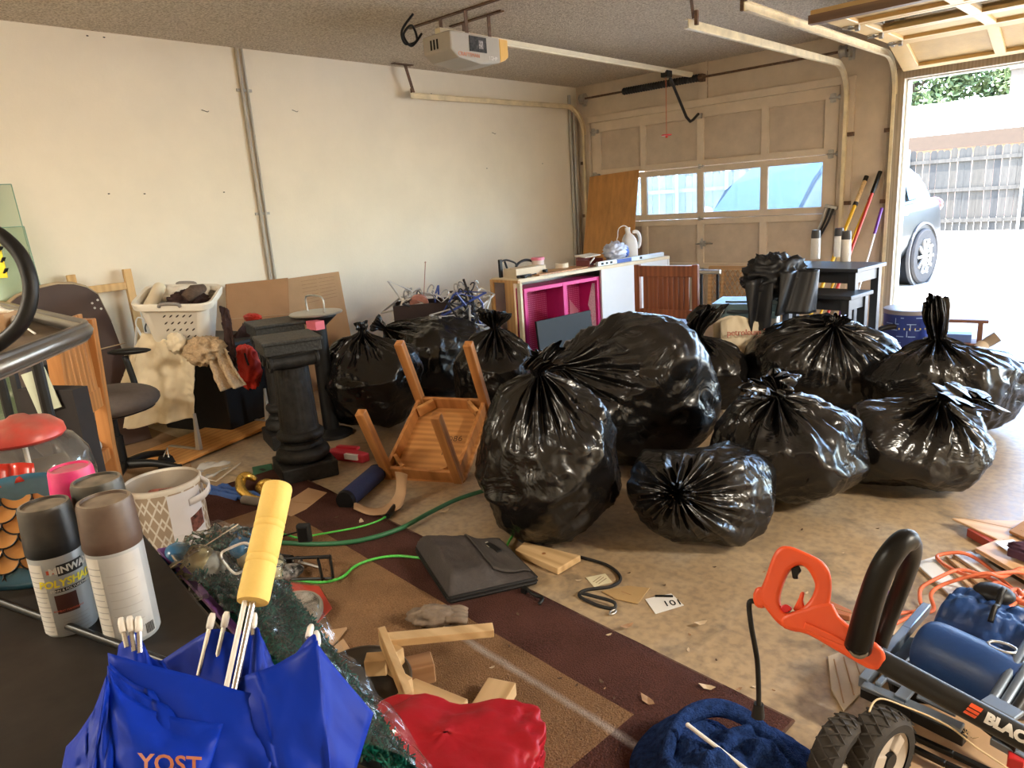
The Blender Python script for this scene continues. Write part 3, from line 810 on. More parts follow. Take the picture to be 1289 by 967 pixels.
def trash_bag(label, loc, radii, tie, seed, rotz=0.0, tuft=.16, tuft_w=.10, lift=0.0, facets=26, pleat=.05, neck=.03, flop=None, size=(150, 118), name='trash_bag', keep=0.76, m=None, squash=1.0):
    """sack about (loc) with half sizes radii; tie = direction (world) of the gathered neck; flat on the floor where z<0"""
    R = random.Random(seed)
    rx, ry, rz = radii
    A = Vector(tie).normalized()
    u, v, _ = basis(A)
    dirs = []
    for i in range(facets):
        d = Vector((R.gauss(0, 1), R.gauss(0, 1), R.gauss(0, 1))).normalized(); dirs.append((d, R.uniform(keep, 1.0)))
    nu, nv = size
    so = Vector((R.uniform(0, 50), R.uniform(0, 50), R.uniform(0, 50)))
    ph = [R.uniform(0, 2 * PI) for _ in range(6)]
    nplt = R.randint(13, 17)
    rs = Matrix.Rotation(rotz, 3, 'Z')
    cz = rz * squash + lift
    # distance from centre to surface along the tie axis
    al = rs.inverted() @ A
    s_axis = 1 / math.sqrt((al.x / rx) ** 2 + (al.y / ry) ** 2 + (al.z / rz) ** 2)
    tie_h = s_axis * 1.08
    P = []
    NB = nv - 26
    for j in range(nv):
        for i in range(nu):
            phi = 2 * PI * i / nu
            if j < NB:
                th = PI * (1 - j / (NB - 1)) * .985 + .035          # angle from the tie axis, bottom first
                d = A * math.cos(th) + (u * math.cos(phi) + v * math.sin(phi)) * math.sin(th)
                q = rs.inverted() @ d
                r = 1 / (abs(q.x / rx) ** 2.3 + abs(q.y / ry) ** 2.3 + abs(q.z / rz) ** 2.3) ** (1 / 2.3)
                s = 1.0
                for dd, k in dirs:
                    c = d.dot(dd)
                    if c > .3:
                        kk = k / c
                        if kk < s: s = kk
                        # soft crease
                p = d * (r * s)
                w = d * 3.1 + so
                r1 = 1 - abs(mnoise.noise(w * 1.3)) * 2
                r2 = 1 - abs(mnoise.noise(w * 2.9 + Vector((3, 1, 7)))) * 2
                p += d * (r * (.030 * r1 + .012 * r2 + .06 * mnoise.noise(w * .55)))
                # gathered towards the tie
                t = max(0.0, 1 - th / 1.45)
                g = t ** 1.6
                ax_d = p.dot(A); rad = p - A * ax_d
                fold = math.sin(nplt * phi + ph[0] + 1.6 * mnoise.noise(Vector((math.cos(phi) * 1.5, math.sin(phi) * 1.5, th * 1.2)) + so)) + .5 * math.sin((nplt * 2 + 3) * phi + ph[1] + th * 2)
                amp = pleat * math.exp(-((th - .40) / .55) ** 2) * (1 if th > .0 else 0)
                ax_d = ax_d * (1 - g) + (tie_h * (1 - .55 * (th / 1.45))) * g if t > 0 else ax_d
                rl = rad.length
                shrink = 1 - .62 * t ** 2.2
                rad = rad * shrink
                p = A * ax_d + rad
                nrm = (rad.normalized() * .7 + A * .5) if rl > 1e-6 else A
                p += nrm * (fold * amp * .55)
                if j >= NB - 6:
                    k = (j - NB + 6) / 6
                    rd = p - A * p.dot(A)
                    tgt = A * tie_h + (u * math.cos(phi) + v * math.sin(phi)) * neck * (1 + .25 * fold)
                    p = p.lerp(tgt, k * k)
            else:
                k = (j - NB) / 25                                   # the tuft above the tie
                fl = (1 - math.cos(min(1, k * 1.3) * PI)) / 2
                rad = neck * (1 - fl) * (.9 if k < .1 else 1) + tuft_w * fl
                fold = math.sin(nplt * phi + ph[0] + 1.2 * k) + .7 * math.sin((nplt // 2) * phi + ph[2])
                wv = 1 + .22 * fold + .55 * mnoise.noise(Vector((math.cos(phi) * 1.1, math.sin(phi) * 1.1, k * 2)) + so)
                hgt = tie_h + tuft * k * (1 + .35 * mnoise.noise(Vector((math.cos(phi), math.sin(phi), 4)) + so))
                p = A * hgt + (u * math.cos(phi) + v * math.sin(phi) * .65) * rad * wv
                if flop is not None:
                    p += Vector(flop) * (k * k * tuft)
            P.append(p)
    V = []
    for p in P:
        z = p.z + cz
        if lift <= 0 and z < 0.03:
            e = (0.03 - z)
            z = 0.004 + .026 * math.exp(-e / .026)
            hh = Vector((p.x, p.y, 0)); p = p + hh * min(.06, e * .22)
        V.append((p.x, p.y, z))
    F = [(j * nu + i, j * nu + (i + 1) % nu, (j + 1) * nu + (i + 1) % nu, (j + 1) * nu + i) for j in range(nv - 1) for i in range(nu)]
    F.append(tuple(range(nu))[::-1])
    # split: body up to the tie, tuft beyond it
    t = thing(name, label, 'trash bag', loc)
    kb = NB * nu
    mb = MB(); mb.add(V[:kb + nu], [f for f in F if max(f) < kb + nu]); mb.build('sack', m or m_bag, t, smooth=True)
    mb = MB(); mb.add(V[kb:], [tuple(i - kb for i in f) for f in F if min(f) >= kb]); mb.build('tied_neck', m or m_bag, t, smooth=True, solid=.0)
    return t


def gp(px, py, dx=0, dy=0):
    p = at(px, py, 0); return Vector((p.x + dx, p.y + dy, 0))


VIEW = lambda px, py: Vector((ray(px, py).x, ray(px, py).y, 0)).normalized()
RT = Vector((math.cos(YAW), -math.sin(YAW), 0))      # towards the right of the picture, level
FWD = Vector((math.sin(YAW), math.cos(YAW), 0))      # away from the camera, level
UPV = Vector((0, 0, 1))


def bag_at(px, py, **k):
    return gp(px, py)


trash_bag('big upright trash bag at the front of the pile beside the upturned table', gp(695, 668), (.325, .29, .335), UPV * 1 - RT * .05 - FWD * .12, 11, tuft=.12, tuft_w=.085, flop=RT * .5 - UPV * .3, rotz=.3)
trash_bag('huge bulging trash bag in the middle of the pile, knotted on its left side', gp(805, 590) + FWD * .14, (.42, .36, .385), -RT * .9 + UPV * .42 - FWD * .35, 23, tuft=.13, tuft_w=.075, rotz=.8, facets=22)
trash_bag('low slumped trash bag lying foremost on the bare concrete', gp(877, 677), (.31, .26, .19), -RT * .45 - FWD * .75 + UPV * .35, 37, tuft=.06, tuft_w=.06, pleat=.06, rotz=.5)
trash_bag('squat trash bag with a crumpled top knot between the foremost bag and the right-hand pair', gp(980, 628), (.345, .31, .235), UPV * 1 - FWD * .15 - RT * .12, 41, tuft=.10, tuft_w=.12, rotz=.2, flop=-RT * .5 - UPV * .3)
trash_bag('front right trash bag with a fat floppy neck drooping over its side', gp(1140, 610), (.33, .29, .205), UPV * .9 + RT * .34 - FWD * .35, 53, tuft=.17, tuft_w=.115, rotz=.4, flop=-FWD * .75 - UPV * .65 - RT * .1)
trash_bag('wide trash bag in front of the small black tables, gathered near its top', gp(1040, 525) + FWD * .1, (.44, .34, .295), UPV * .75 - FWD * .52 - RT * .05, 67, tuft=.05, tuft_w=.06, pleat=.06, rotz=.6)
trash_bag('tall-necked trash bag at the far right of the pile beside the doorway', gp(1200, 548) + FWD * .14, (.40, .33, .245), UPV * 1 - RT * .16, 71, tuft=.2, tuft_w=.075, neck=.055, rotz=.5)
trash_bag('twisted trash bag with a ragged tuft standing behind the huge bulging bag', gp(905, 540) + FWD * .32, (.28, .24, .235), UPV * 1 - RT * .1, 83, tuft=.17, tuft_w=.11, flop=RT * .5)
trash_bag('trash bag leaning between the black pedestals and the upturned table', gp(470, 545) + FWD * .12, (.33, .30, .31), UPV * 1 - RT * .05, 97, tuft=.05, tuft_w=.035, pleat=.04)
trash_bag('large matt trash bag lying against the back wall below the crate of hangers', gp(545, 505) + FWD * .25, (.46, .36, .285), -RT * .8 + UPV * .55, 101, tuft=.09, tuft_w=.07, rotz=.7)
trash_bag('smaller trash bag with a shiny pleated top behind the upturned table', gp(628, 540) + FWD * .22, (.28, .25, .285), UPV * 1 + RT * .05, 113, tuft=.11, tuft_w=.10, pleat=.055)
# ================================================================ middle ground
m_oak = wood('orange_oak', (.30, .115, .03), (.50, .22, .07), 2, 10, .38)
m_oakx = wood('orange_oak_flat', (.36, .15, .045), (.56, .27, .09), 0, 9, .42)
m_brownw = wood('reddish_brown_wood', (.14, .04, .018), (.27, .085, .035), 2, 10, .38)
m_pine = wood('knotty_pine', (.52, .22, .055), (.70, .36, .11), 0, 7, .45, knots=True)
m_cut = wood('pale_cut_lumber', (.46, .29, .13), (.64, .44, .23), 0, 8, .6, knots=True)
m_card = mat('cardboard', (.42, .26, .14), .85, vary=.08, scale=5, bump=.05, bscale=50)
m_cardd = mat('dark_cardboard', (.33, .17, .075), .85, vary=.1, scale=5)
m_pedb = mat('black_plaster', (.018, .017, .016), .55, vary=.5, scale=25, bump=.35, bscale=45, spec=.3)
m_cream = mat('cream_cotton', (.70, .60, .43), .9, vary=.06, scale=6, sheen=.2)

# pedestals --------------------------------------------------
def pedestal(loc, yaw, label):
    t = thing('pedestal', label, 'pedestal', loc, yaw, 'black column pedestals')
    b = MB(); b.box((0, 0, .045), (.29, .29, .09)); b.build('plinth', m_pedb, t, bevel=.008)
    tor = lambda r, z, h, k=6: [(r - h / 2 + h / 2 * math.sin(PI * i / k), z - h / 2 * math.cos(PI * i / k)) for i in range(k + 1)]
    b = MB(); b.lathe([(.10, .088)] + tor(.142, .128, .08) + [(.115, .172), (.104, .19), (.112, .205)] + tor(.126, .232, .05) + [(.10, .265), (.098, .275)], 36); b.build('moulded_foot', m_pedb, t, smooth='auto')
    b = MB(); nf = 16; prof = [(.098, .27), (.097, .3), (.092, .45), (.088, .60)]
    b.grid(lambda u, v: Vector(((lambda r: (r * math.cos(2 * PI * u), r * math.sin(2 * PI * u)))((.101 - .012 * v) - .003 * max(0, math.cos(nf * 2 * PI * u)) ** 2)) + (.27 + .34 * v,)), 96, 4, True); b.build('shaft', m_pedb, t, smooth='auto')
    b = MB()
    b.lathe([(.09, .60), (.105, .61), (.108, .63), (.10, .645), (.115, .66), (.118, .675)], 32)
    for sx in (-1, 1):
        for y in (-.125, .125):
            b.cyl((sx * .10, y * .86, .645), (sx * .10, y, .645), .045, n=20); b.cyl((sx * .10, y, .645), (sx * .10, y * 1.05, .645), .022, n=14)
        b.cyl((sx * .10, -.11, .645), (sx * .10, .11, .645), .036, n=16)
    b.box((0, 0, .672), (.235, .235, .03)); b.build('volute_capital', m_pedb, t, smooth='auto', bevel=.003)
    b = MB(); b.box((0, 0, .715), (.285, .285, .055)); b.box((0, 0, .75), (.30, .30, .022)); b.build('top_slab', mat('speckled_black_slab', (.022, .022, .02), .6, vary=.9, scale=70, bump=.4, bscale=60, dust=.12), t, bevel=.006)
    return t


pedestal((1.945, -5.2, 0), -.34, 'black column pedestal with scrolled capital, the nearer of the two')
p = at(345, 404, .76)
pedestal((p.x, p.y, 0), -.30, 'black column pedestal half hidden behind the nearer one')

# upturned side table ----------------------------------------
t = thing('side_table', 'orange wooden side table tipped upside down with four legs in the air', 'table', (2.486, -4.695, .131), (.486, .015, .426))
b = MB(); b.box((0, 0, -.012), (.445, .575, .024)); b.build('tabletop', m_oakx, t, bevel=.005)
for sx, w in ((-1, .5), (1, .5)):
    b = MB(); b.box((sx * .195, 0, .035), (.02, .50, .07)); b.build('apron', m_oak, t, bevel=.002)
for sy in (-1, 1):
    b = MB(); b.box((0, sy * .26, .035), (.36, .02, .07)); b.build('apron', m_oak, t, bevel=.002)
for sx in (-1, 1):
    for sy in (-1, 1):
        b = MB(); x, y = sx * .196, sy * .262
        b.box((x, y, .235), (.046, .046, .47)); b.build('leg', m_oak, t, bevel=.004)
        b = MB(); b.bar((x - sx * .09, y - sy * .015, .04), (x - sx * .015, y - sy * .09, .04), .02, .06); b.cyl((x - sx * .05, y - sy * .05, .04), (x - sx * .03, y - sy * .03, .04), .006, n=8); b.build('corner_block', m_oakx, t)
text_mesh('pencil_mark', '1086', .055, mat('pencil', (.12, .06, .03), .8, vary=.1), t, M=Matrix.Translation((.07, .02, .0005)) @ Matrix.Rotation(.15, 4, 'Z'))
text_mesh('pencil_mark', 'No', .05, MATS['pencil'], t, M=Matrix.Translation((.07, -.08, .0005)) @ Matrix.Rotation(.1, 4, 'Z'))

# cabinet unit -----------------------------------------------
FL, FR = Vector((1.42, -2.79, 0)), Vector((1.67, -.82, 0))
L = (FR - FL).length
t = thing('low_cabinet', 'long white low cabinet standing open at its left end, littered with tools', 'cabinet', FL, math.atan2((FR - FL).y, (FR - FL).x))
# local x along the front, y towards the wall, z up
m_cabw = mat('white_laminate', (.70, .71, .73), .4, vary=.03, scale=4)
m_cabwood = wood('honey_veneer', (.45, .23, .075), (.62, .36, .14), 2, 7, .4)
m_pale = mat('pale_edge', (.72, .62, .44), .5, vary=.06)
b = MB(); b.box((L / 2, .17, .735), (L, .35, .03)); b.build('worktop', m_pale, t, bevel=.003)
b = MB(); b.box((L / 2 + .5, .015, .37), (L - 1.0, .02, .70)); b.build('front_panel', m_cabw, t, bevel=.002)
b = MB(); b.box((.012, .0, .36), (.022, .04, .72)); b.build('corner_stile', m_pale, t)
b = MB(); b.box((L / 2, .335, .36), (L, .015, .72)); b.build('back_panel', m_cabw, t)
b = MB(); b.box((.0, .105, .36), (.024, .11, .72)); b.build('drawer_front', m_cabwood, t, bevel=.002)
b = MB(); b.box((.09, .165, .36), (.18, .012, .70)); b.build('drawer_side', m_cabwood, t)
b = MB(); b.box((.09, .338, .36), (.20, .02, .72)); b.build('end_side_panel', wood('honey_veneer_shaded', (.32, .15, .05), (.45, .23, .085), 2, 7, .45), t)  # inside wall: same veneer, its shade put into a darker colour
b = MB(); b.box((0, .17, .728), (.024, .36, .022)); b.box((0, .335, .36), (.024, .03, .72)); b.build('end_frame', m_cabwood, t)
b = MB(); b.box((.185, .25, .36), (.015, .16, .7)); b.build('inner_divider', mat('grey_backboard', (.36, .31, .26), .8, vary=.05), t)
b = MB(); b.box((L - .01, .17, .36), (.02, .34, .72)); b.build('end_panel', m_cabw, t)

# pink perforated metal bays
m_pink = mat('hot_pink_metal', (.62, .03, .22), .4, .1, vary=.06)
m_perf = bpy.data.materials.new('pink_perforated'); n_, l_, b_ = nodes_of(m_perf)
tc = n_.new('ShaderNodeTexCoord'); mp = n_.new('ShaderNodeMapping'); mp.inputs['Scale'].default_value = (55, 55, 55); l_.new(tc.outputs['Object'], mp.inputs[0])
vm = n_.new('ShaderNodeVectorMath'); vm.operation = 'FRACTION'; l_.new(mp.outputs[0], vm.inputs[0])
vs_ = n_.new('ShaderNodeVectorMath'); vs_.operation = 'SUBTRACT'; vs_.inputs[1].default_value = (.5, .5, .5); l_.new(vm.outputs[0], vs_.inputs[0])
sx_ = n_.new('ShaderNodeSeparateXYZ'); l_.new(vs_.outputs[0], sx_.inputs[0])
q1 = n_.new('ShaderNodeMath'); q1.operation = 'POWER'; q1.inputs[1].default_value = 2; l_.new(sx_.outputs['X'], q1.inputs[0])
q2 = n_.new('ShaderNodeMath'); q2.operation = 'POWER'; q2.inputs[1].default_value = 2; l_.new(sx_.outputs['Z'], q2.inputs[0])
q3 = n_.new('ShaderNodeMath'); q3.operation = 'ADD'; l_.new(q1.outputs[0], q3.inputs[0]); l_.new(q2.outputs[0], q3.inputs[1])
q4 = n_.new('ShaderNodeMath'); q4.operation = 'LESS_THAN'; q4.inputs[1].default_value = .055; l_.new(q3.outputs[0], q4.inputs[0])
mx = n_.new('ShaderNodeMix'); mx.data_type = 'RGBA'; mx.inputs['A'].default_value = (.55, .02, .17, 1); mx.inputs['B'].default_value = (.85, .28, .50, 1)
l_.new(q4.outputs[0], mx.inputs['Factor']); l_.new(mx.outputs['Result'], b_.inputs['Base Color']); b_.inputs['Roughness'].default_value = .45
t2 = thing('perforated_metal_shelf', 'hot pink perforated metal shelf unit standing in the front of the white cabinet', 'shelf', FL, math.atan2((FR - FL).y, (FR - FL).x))
for x in (.10, .56, .985):
    b = MB(); b.box((x, .04, .33), (.03 if x != .56 else .045, .02, .66)); b.build('upright', m_pink, t2)
    b = MB(); b.box((x, .16, .33), (.008, .22, .66)); b.build('side_panel', m_pink, t2)
b = MB(); b.box((.54, .16, .655), (.9, .24, .01)); b.build('top_panel', m_pink, t2)
b = MB(); b.box((.54, .275, .33), (.9, .006, .66)); b.build('back_panel', m_perf, t2)
b = MB(); b.box((.54, .04, .645), (.9, .015, .03)); b.build('front_rail', m_pink, t2)
b = MB(); b.prism([(.84, .10), (.955, .34), (.84, .46)], .262, .266, M=Matrix(((1, 0, 0, 0), (0, 0, 1, 0), (0, 1, 0, 0), (0, 0, 0, 1)))); b.build('cut_panel', mat('pale_pink_mesh', (.75, .30, .42), .5, vary=.1), t2)
# zigzag of sunlight on the side panel, put in as a white strip
b = MB(); b.prism([(.07, .05), (.14, .05), (.16, .18), (.12, .30), (.16, .40), (.10, .60), (.07, .60)], .974, .978, M=Matrix(((0, 0, 1, 0), (1, 0, 0, 0), (0, 1, 0, 0), (0, 0, 0, 1))))
b.build('sunlit_zigzag_strip', mat('sunlit_zigzag_white', (.8, .75, .74), .5, vary=.25, scale=90), t2)
# dark flat screen leaning in front of the pink bays
t3 = thing('computer_monitor', 'black flat panel leaning against the pink shelf, behind the bags', 'panel', FL + Vector((.12, .33, .005)), (math.radians(-6), 0, math.atan2((FR - FL).y, (FR - FL).x)))
b = MB(); b.box((0, -.12, .2), (.64, .02, .40)); b.build('screen', mat('matt_black_panel', (.008, .008, .009), .5, vary=.1, spec=.3), t3, bevel=.004)
b = MB(); b.box((0, -.108, .2), (.6, .01, .36)); b.build('back_shell', m_black, t3)

# things on the cabinet top (local placing helper)
CT = Matrix.Translation(FL) @ Matrix.Rotation(math.atan2((FR - FL).y, (FR - FL).x), 4, 'Z')


def ct(x, y, z=.7515): return CT @ Vector((x, y, z))


CY = math.atan2((FR - FL).y, (FR - FL).x)
t = thing('plastic_tub', 'small white tub with a pink lid on the low cabinet', 'tub', ct(.47, .26, .7505), CY)
b = MB(); b.lathe([(.045, 0), (.055, .11), (.052, .11), (.043, .006)], 24); b.build('tub_body', mat('tub_white', (.72, .62, .6), .5, vary=.1, scale=30), t, smooth='auto')
b = MB(); b.lathe([(.058, .105), (.06, .12), (.056, .128), (.02, .128), (.0, .128)], 24); b.build('lid', mat('lid_pink', (.75, .22, .33), .4, vary=.05), t, smooth='auto')
t = thing('bottle_cap', 'small black cap standing before the pink-lidded tub', 'cap', ct(.40, .10, .762)); b = MB(); b.lathe([(.022, 0), (.022, .02), (.018, .024)], 16); b.build('cap_shell', m_black, t, smooth='auto')
t = thing('tape_roll', 'roll of cream masking tape lying on the low cabinet', 'tape', ct(.74, .24, .7505)); b = MB(); b.lathe([(.035, 0), (.06, 0), (.06, .05), (.035, .05), (.035, 0)], 28, cap=False); b.build('tape', mat('masking_tape', (.80, .72, .56), .7, vary=.03), t, smooth='auto')
b = MB(); b.lathe([(.032, .001), (.0349, .001), (.0349, .049), (.032, .049), (.032, .001)], 28, cap=False); b.build('core', m_card, t, smooth='auto')
b = MB(); b.box((0, 0, .006), (.62, .2, .012)); tag(b.build('plywood_offcut', m_oakx, M=Matrix.Translation(ct(.55, .12, .7503)) @ Matrix.Rotation(CY + .05, 4, 'Z')), 'thin plywood offcut lying along the front of the cabinet top', 'board')
b = MB(); b.box((0, 0, .035), (.34, .16, .07)); t = thing('flat_carton', 'cream shallow carton on the left end of the cabinet', 'box', ct(.26, .20, .7505), CY); b.build('carton', mat('cream_carton', (.70, .60, .44), .7, vary=.05), t, bevel=.003)
b = MB(); b.box((0, 0, .0715), (.33, .004, .003)); b.build('lid_seam', m_card, t)
t = thing('bar_clamp', 'black bar clamp standing at the left end of the cabinet top', 'clamp', ct(.05, .27, .7505), CY)
b = MB(); b.box((0, 0, .075), (.03, .025, .15)); b.build('jaw', m_black, t, bevel=.004)
b = MB(); b.tube(smooth_path([(.0, 0, .13), (.06, 0, .14), (.12, 0, .125), (.17, 0, .1), (.18, 0, .06)], 5), .008, 8); b.build('bar', m_darksteel, t, smooth=True)
b = MB(); b.tube([(.05, .0, .13), (.09, 0, .02)], .009, 8); b.build('handle', m_black, t)
t = thing('bent_hose', 'black hose end arched behind the cream carton', 'hose', ct(.36, .30, .7505), CY); b = MB(); b.tube(smooth_path([(-.14, 0, .02), (-.09, 0, .09), (0, 0, .115), (.09, 0, .09), (.14, 0, .02)], 6), .011, 8); b.build('hose', m_black, t, smooth=True)
t = thing('hand_drill', 'small black tool lying at the cabinet edge before the carton', 'tool', ct(.13, .05, .764), CY); b = MB(); b.cyl((-.09, 0, 0), (.06, 0, 0), .012, n=12); b.cyl((.06, 0, 0), (.12, 0, .004), .005, n=8); b.build('barrel', m_darksteel, t, smooth='auto'); b = MB(); b.box((-.05, -.03, -.002), (.03, .06, .018)); b.build('handle', m_black, t, bevel=.004)
# level, small box, twine, bag, jug
t = thing('spirit_level', 'long pale and blue spirit level lying along the cabinet front edge', 'level', ct(1.45, .03, .7505), CY)
b = MB(); b.box((0, 0, .02), (.95, .03, .04)); b.build('level_body', mat('level_alloy', (.60, .66, .70), .4, .3, vary=.08), t, bevel=.003)
b = MB(); b.box((-.12, -.002, .02), (.2, .031, .034)); b.build('blue_grip', mat('blue_grip', (.05, .12, .45), .4), t)
for x in (-.42, -.36, -.30, .12): 
    b = MB(); b.box((x, -.001, .02), (.03, .033, .02)); b.build('vial', m_darksteel, t)
t = thing('open_tool_box', 'small cream and dark red open box of bits on the cabinet', 'box', ct(1.02, .16, .7505), CY + .2)
b = MB(); b.box((0, 0, .006), (.24, .14, .012)); b.box((0, .067, .045), (.24, .008, .08)); b.box((-.117, 0, .03), (.008, .14, .06)); b.box((.117, 0, .03), (.008, .14, .06)); b.build('tray', mat('dark_red_tray', (.16, .035, .03), .5), t)
b = MB(); b.box((0, .02, .093), (.27, .12, .008), (.12, 0, 0)); b.build('lid', mat('cream_carton', (.7, .6, .44)), t)
b = MB(); b.bar((-.1, -.05, .02), (.03, -.03, .07), .012, .012); b.bar((-.05, -.08, .014), (.08, -.05, .02), .014, .014); b.build('paint_stick', mat('pale_stick', (.78, .72, .6), .6), t)
m_pbag = mat('clear_blue_plastic', (.62, .68, .85), .22, vary=.12, scale=12, spec=.7)
t = thing('crumpled_plastic_bag', 'crumpled clear plastic bag with blue print before the sprayer jug', 'plastic bag', ct(1.42, .20, .7505), CY)


def crumple(b, c, r, sq=(1, 1, 1), amp=.25, f=4.0, seed=1, nu=40, nv=24, flat=True):
    so = Vector((seed * 3.7, seed * 1.9, seed * 5.3))

    def fn(u, v):
        d = Vector((math.sin(PI * v) * math.cos(2 * PI * u), math.sin(PI * v) * math.sin(2 * PI * u), -math.cos(PI * v)))
        k = 1 - amp + 2 * amp * (1 - abs(mnoise.noise(d * f * .6 + so)) * 2) * .5 + amp * .5 * mnoise.noise(d * f * 1.7 + so)
        p = Vector((d.x * sq[0], d.y * sq[1], d.z * sq[2])) * (r * k)
        q = Vector(c) + p
        if flat and q.z < 0.001: q.z = 0.001
        return q
    return b.grid(fn, nu, nv, True)


b = MB(); crumple(b, (0, 0, .09), .12, (1.25, .9, .85), .3, 5, 3); b.build('bag_film', m_pbag, t, smooth=True)
b = MB(); crumple(b, (.08, -.06, .08), .05, (1, .5, 1.1), .3, 5, 9, flat=False); b.build('blue_print', mat('blue_print', (.08, .16, .55), .3, vary=.5, scale=30), t, smooth=True)
t = thing('sprayer_jug', 'white jug with a red label and coiled spray tube at the end of the cabinet', 'jug', ct(1.66, .22, .7505), CY - .6)
b = MB(); so_ = [(.075, 0), (.08, .02), (.08, .15), (.072, .19), (.05, .225), (.028, .245), (.024, .275)]
b.grid(lambda u, v: (lambda k: Vector((.85 * so_[k][0] * math.copysign(abs(math.cos(2 * PI * u)) ** .6, math.cos(2 * PI * u)) - .02 * (so_[k][1] / .27) ** 3, 1.05 * so_[k][0] * math.copysign(abs(math.sin(2 * PI * u)) ** .6, math.sin(2 * PI * u)), so_[k][1])))(round(v * 6)), 32, 7, True); b.build('jug_body', m_white, t, smooth=True)
b = MB(); b.tube(smooth_path([(.03, 0, .255), (.075, 0, .25), (.10, 0, .2), (.095, 0, .13), (.075, 0, .10)], 6), .016, 10); b.build('handle', m_white, t, smooth=True)
b = MB(); b.cyl((-.02, 0, .272), (-.02, 0, .30), .026, n=16); b.build('cap', m_white, t)
b = MB(); b.box((-.06, -.0, .11), (.03, .10, .10)); b.build('red_label', mat('label_red', (.60, .06, .04), .5), t, bevel=.02)
text_mesh('label_text', 'BUG\nSTOP', .028, m_white, t, M=Matrix.Translation((-.0765, 0, .115)) @ Matrix.Rotation(-PI / 2, 4, 'Z') @ Matrix.Rotation(PI / 2, 4, 'X'))
b = MB(); b.tube(smooth_path([(-.02, 0, .30), (-.06, 0, .32), (-.11, 0, .29), (-.12, 0, .22), (-.13, 0, .19), (-.11, 0, .17), (-.13, 0, .15)], 8), .005, 6); b.build('spray_tube', m_white, t, smooth=True)

# plywood sheet leaning in the corner -----------------------
pA, pB = Vector((.42, -.40, 0)), Vector((.98, -.24, 0))
pts = [aty(720, 318, -.55), aty(783, 300, -.55)]
t = thing('plywood_sheet', 'orange plywood sheet leaning in the far corner before the closed door', 'plywood', (.0, -.42, 0), (math.radians(-13), 0, 0))
TL, TR = aty(731, 223, -.06), aty(792, 222, -.06)
b = MB(); b.prism([(.22, 0.0), (.92, 0.0), (.86, 1.66), (.20, 1.63)], -.006, .006, M=Matrix.Rotation(PI / 2, 4, 'X')); b.build('sheet', mat('plywood_face', (.50, .25, .08), .6, vary=.22, scale=3, stretch=(5, 1, 1.2)), t)

# brown slatted chair seen from behind -----------------------
t = thing('dining_chair', 'reddish brown wooden chair with beadboard back, behind the bags by the cabinet', 'chair', at(838, 333, .88) * 1.0 - Vector((0, 0, .88)), .06)
for sx in (-1, 1):
    b = MB(); b.bar((sx * .215, 0, 0), (sx * .215, 0, .88), .04, .035, up=(0, 1, 0)); b.build('back_post', m_brownw, t, bevel=.004)
    b = MB(); b.bar((sx * .2, .40, 0), (sx * .2, .40, .44), .035, .035); b.build('front_leg', m_brownw, t, bevel=.003)
b = MB(); b.box((0, 0, .835), (.40, .03, .075)); b.build('top_rail', m_brownw, t, bevel=.004)
b = MB(); b.box((0, 0, .545), (.40, .03, .06)); b.build('lower_rail', m_brownw, t, bevel=.004)
for i in range(9):
    b = MB(); b.box((-.152 + i * .038, 0, .69), (.035, .018, .235)); b.build('back_slat', m_brownw, t, bevel=.003, segs=1)
b = MB(); b.box((0, .2, .45), (.45, .44, .035)); b.build('seat', m_brownw, t, bevel=.006)

# lattice panel by the closed door ---------------------------
m_lat = wood('lattice_wood', (.42, .24, .11), (.60, .38, .2), 0, 8, .6)
t = thing('lattice_panel', 'tan wooden lattice panel standing against the closed door', 'lattice', (2.06, -.16, 0), (-.06, 0, 0))
for z in (.56, .02): 
    b = MB(); b.box((0, 0, z), (.62, .02, .04)); b.build('frame_rail', m_lat, t)
for x in (-.30, -.16, .30):
    b = MB(); b.box((x, 0, .29), (.04 if x != -.16 else .025, .02, .56)); b.build('frame_stile', m_lat, t)
b = MB()
for s_ in (-1, 1):
    for i in range(-6, 13):
        x0 = -.30 + i * .055; a = (x0, .0 + s_ * .005, .04); c = (x0 + s_ * .30, .0 + s_ * .005, .54)
        t0 = 0.0; t1 = 1.0
        dx = c[0] - a[0]
        lo, hi = -.29, .29
        k0 = max(0, min(1, ((lo if dx > 0 else hi) - a[0]) / dx)); k1 = max(0, min(1, ((hi if dx > 0 else lo) - a[0]) / dx))
        if k1 - k0 > .05: b.bar(Vector(a).lerp(Vector(c), k0), Vector(a).lerp(Vector(c), k1), .012, .006)
o = b.build('lattice_strips', m_lat, t); o['kind'] = 'stuff'

# blue grey carry case, box under it, printed sack ------------
p = at(935, 405, .47)
t = thing('carry_case', 'blue grey flat plastic carry case on a white carton behind the bags', 'case', (p.x, p.y + .08, .535), .25)
m_case = mat('blue_grey_plastic', (.20, .33, .40), .35, vary=.06)
b = MB(); b.box((0, 0, .0), (.42, .36, .05)); b.build('case_base', m_case, t, bevel=.012)
b = MB(); b.box((0, 0, .048), (.42, .36, .045)); b.box((0.02, 0, .074), (.3, .22, .012)); b.build('lid', m_case, t, bevel=.012)
b = MB(); b.tube(smooth_path([(-.09, -.18, .02), (-.08, -.215, .025), (.08, -.215, .025), (.09, -.18, .02)], 5), .012, 8); b.build('handle', mat('dark_case_trim', (.06, .08, .1), .5), t, smooth=True)
for x in (-.14, .14):
    b = MB(); b.box((x, -.186, .025), (.04, .015, .04)); b.build('latch', MATS['dark_case_trim'], t, bevel=.003)
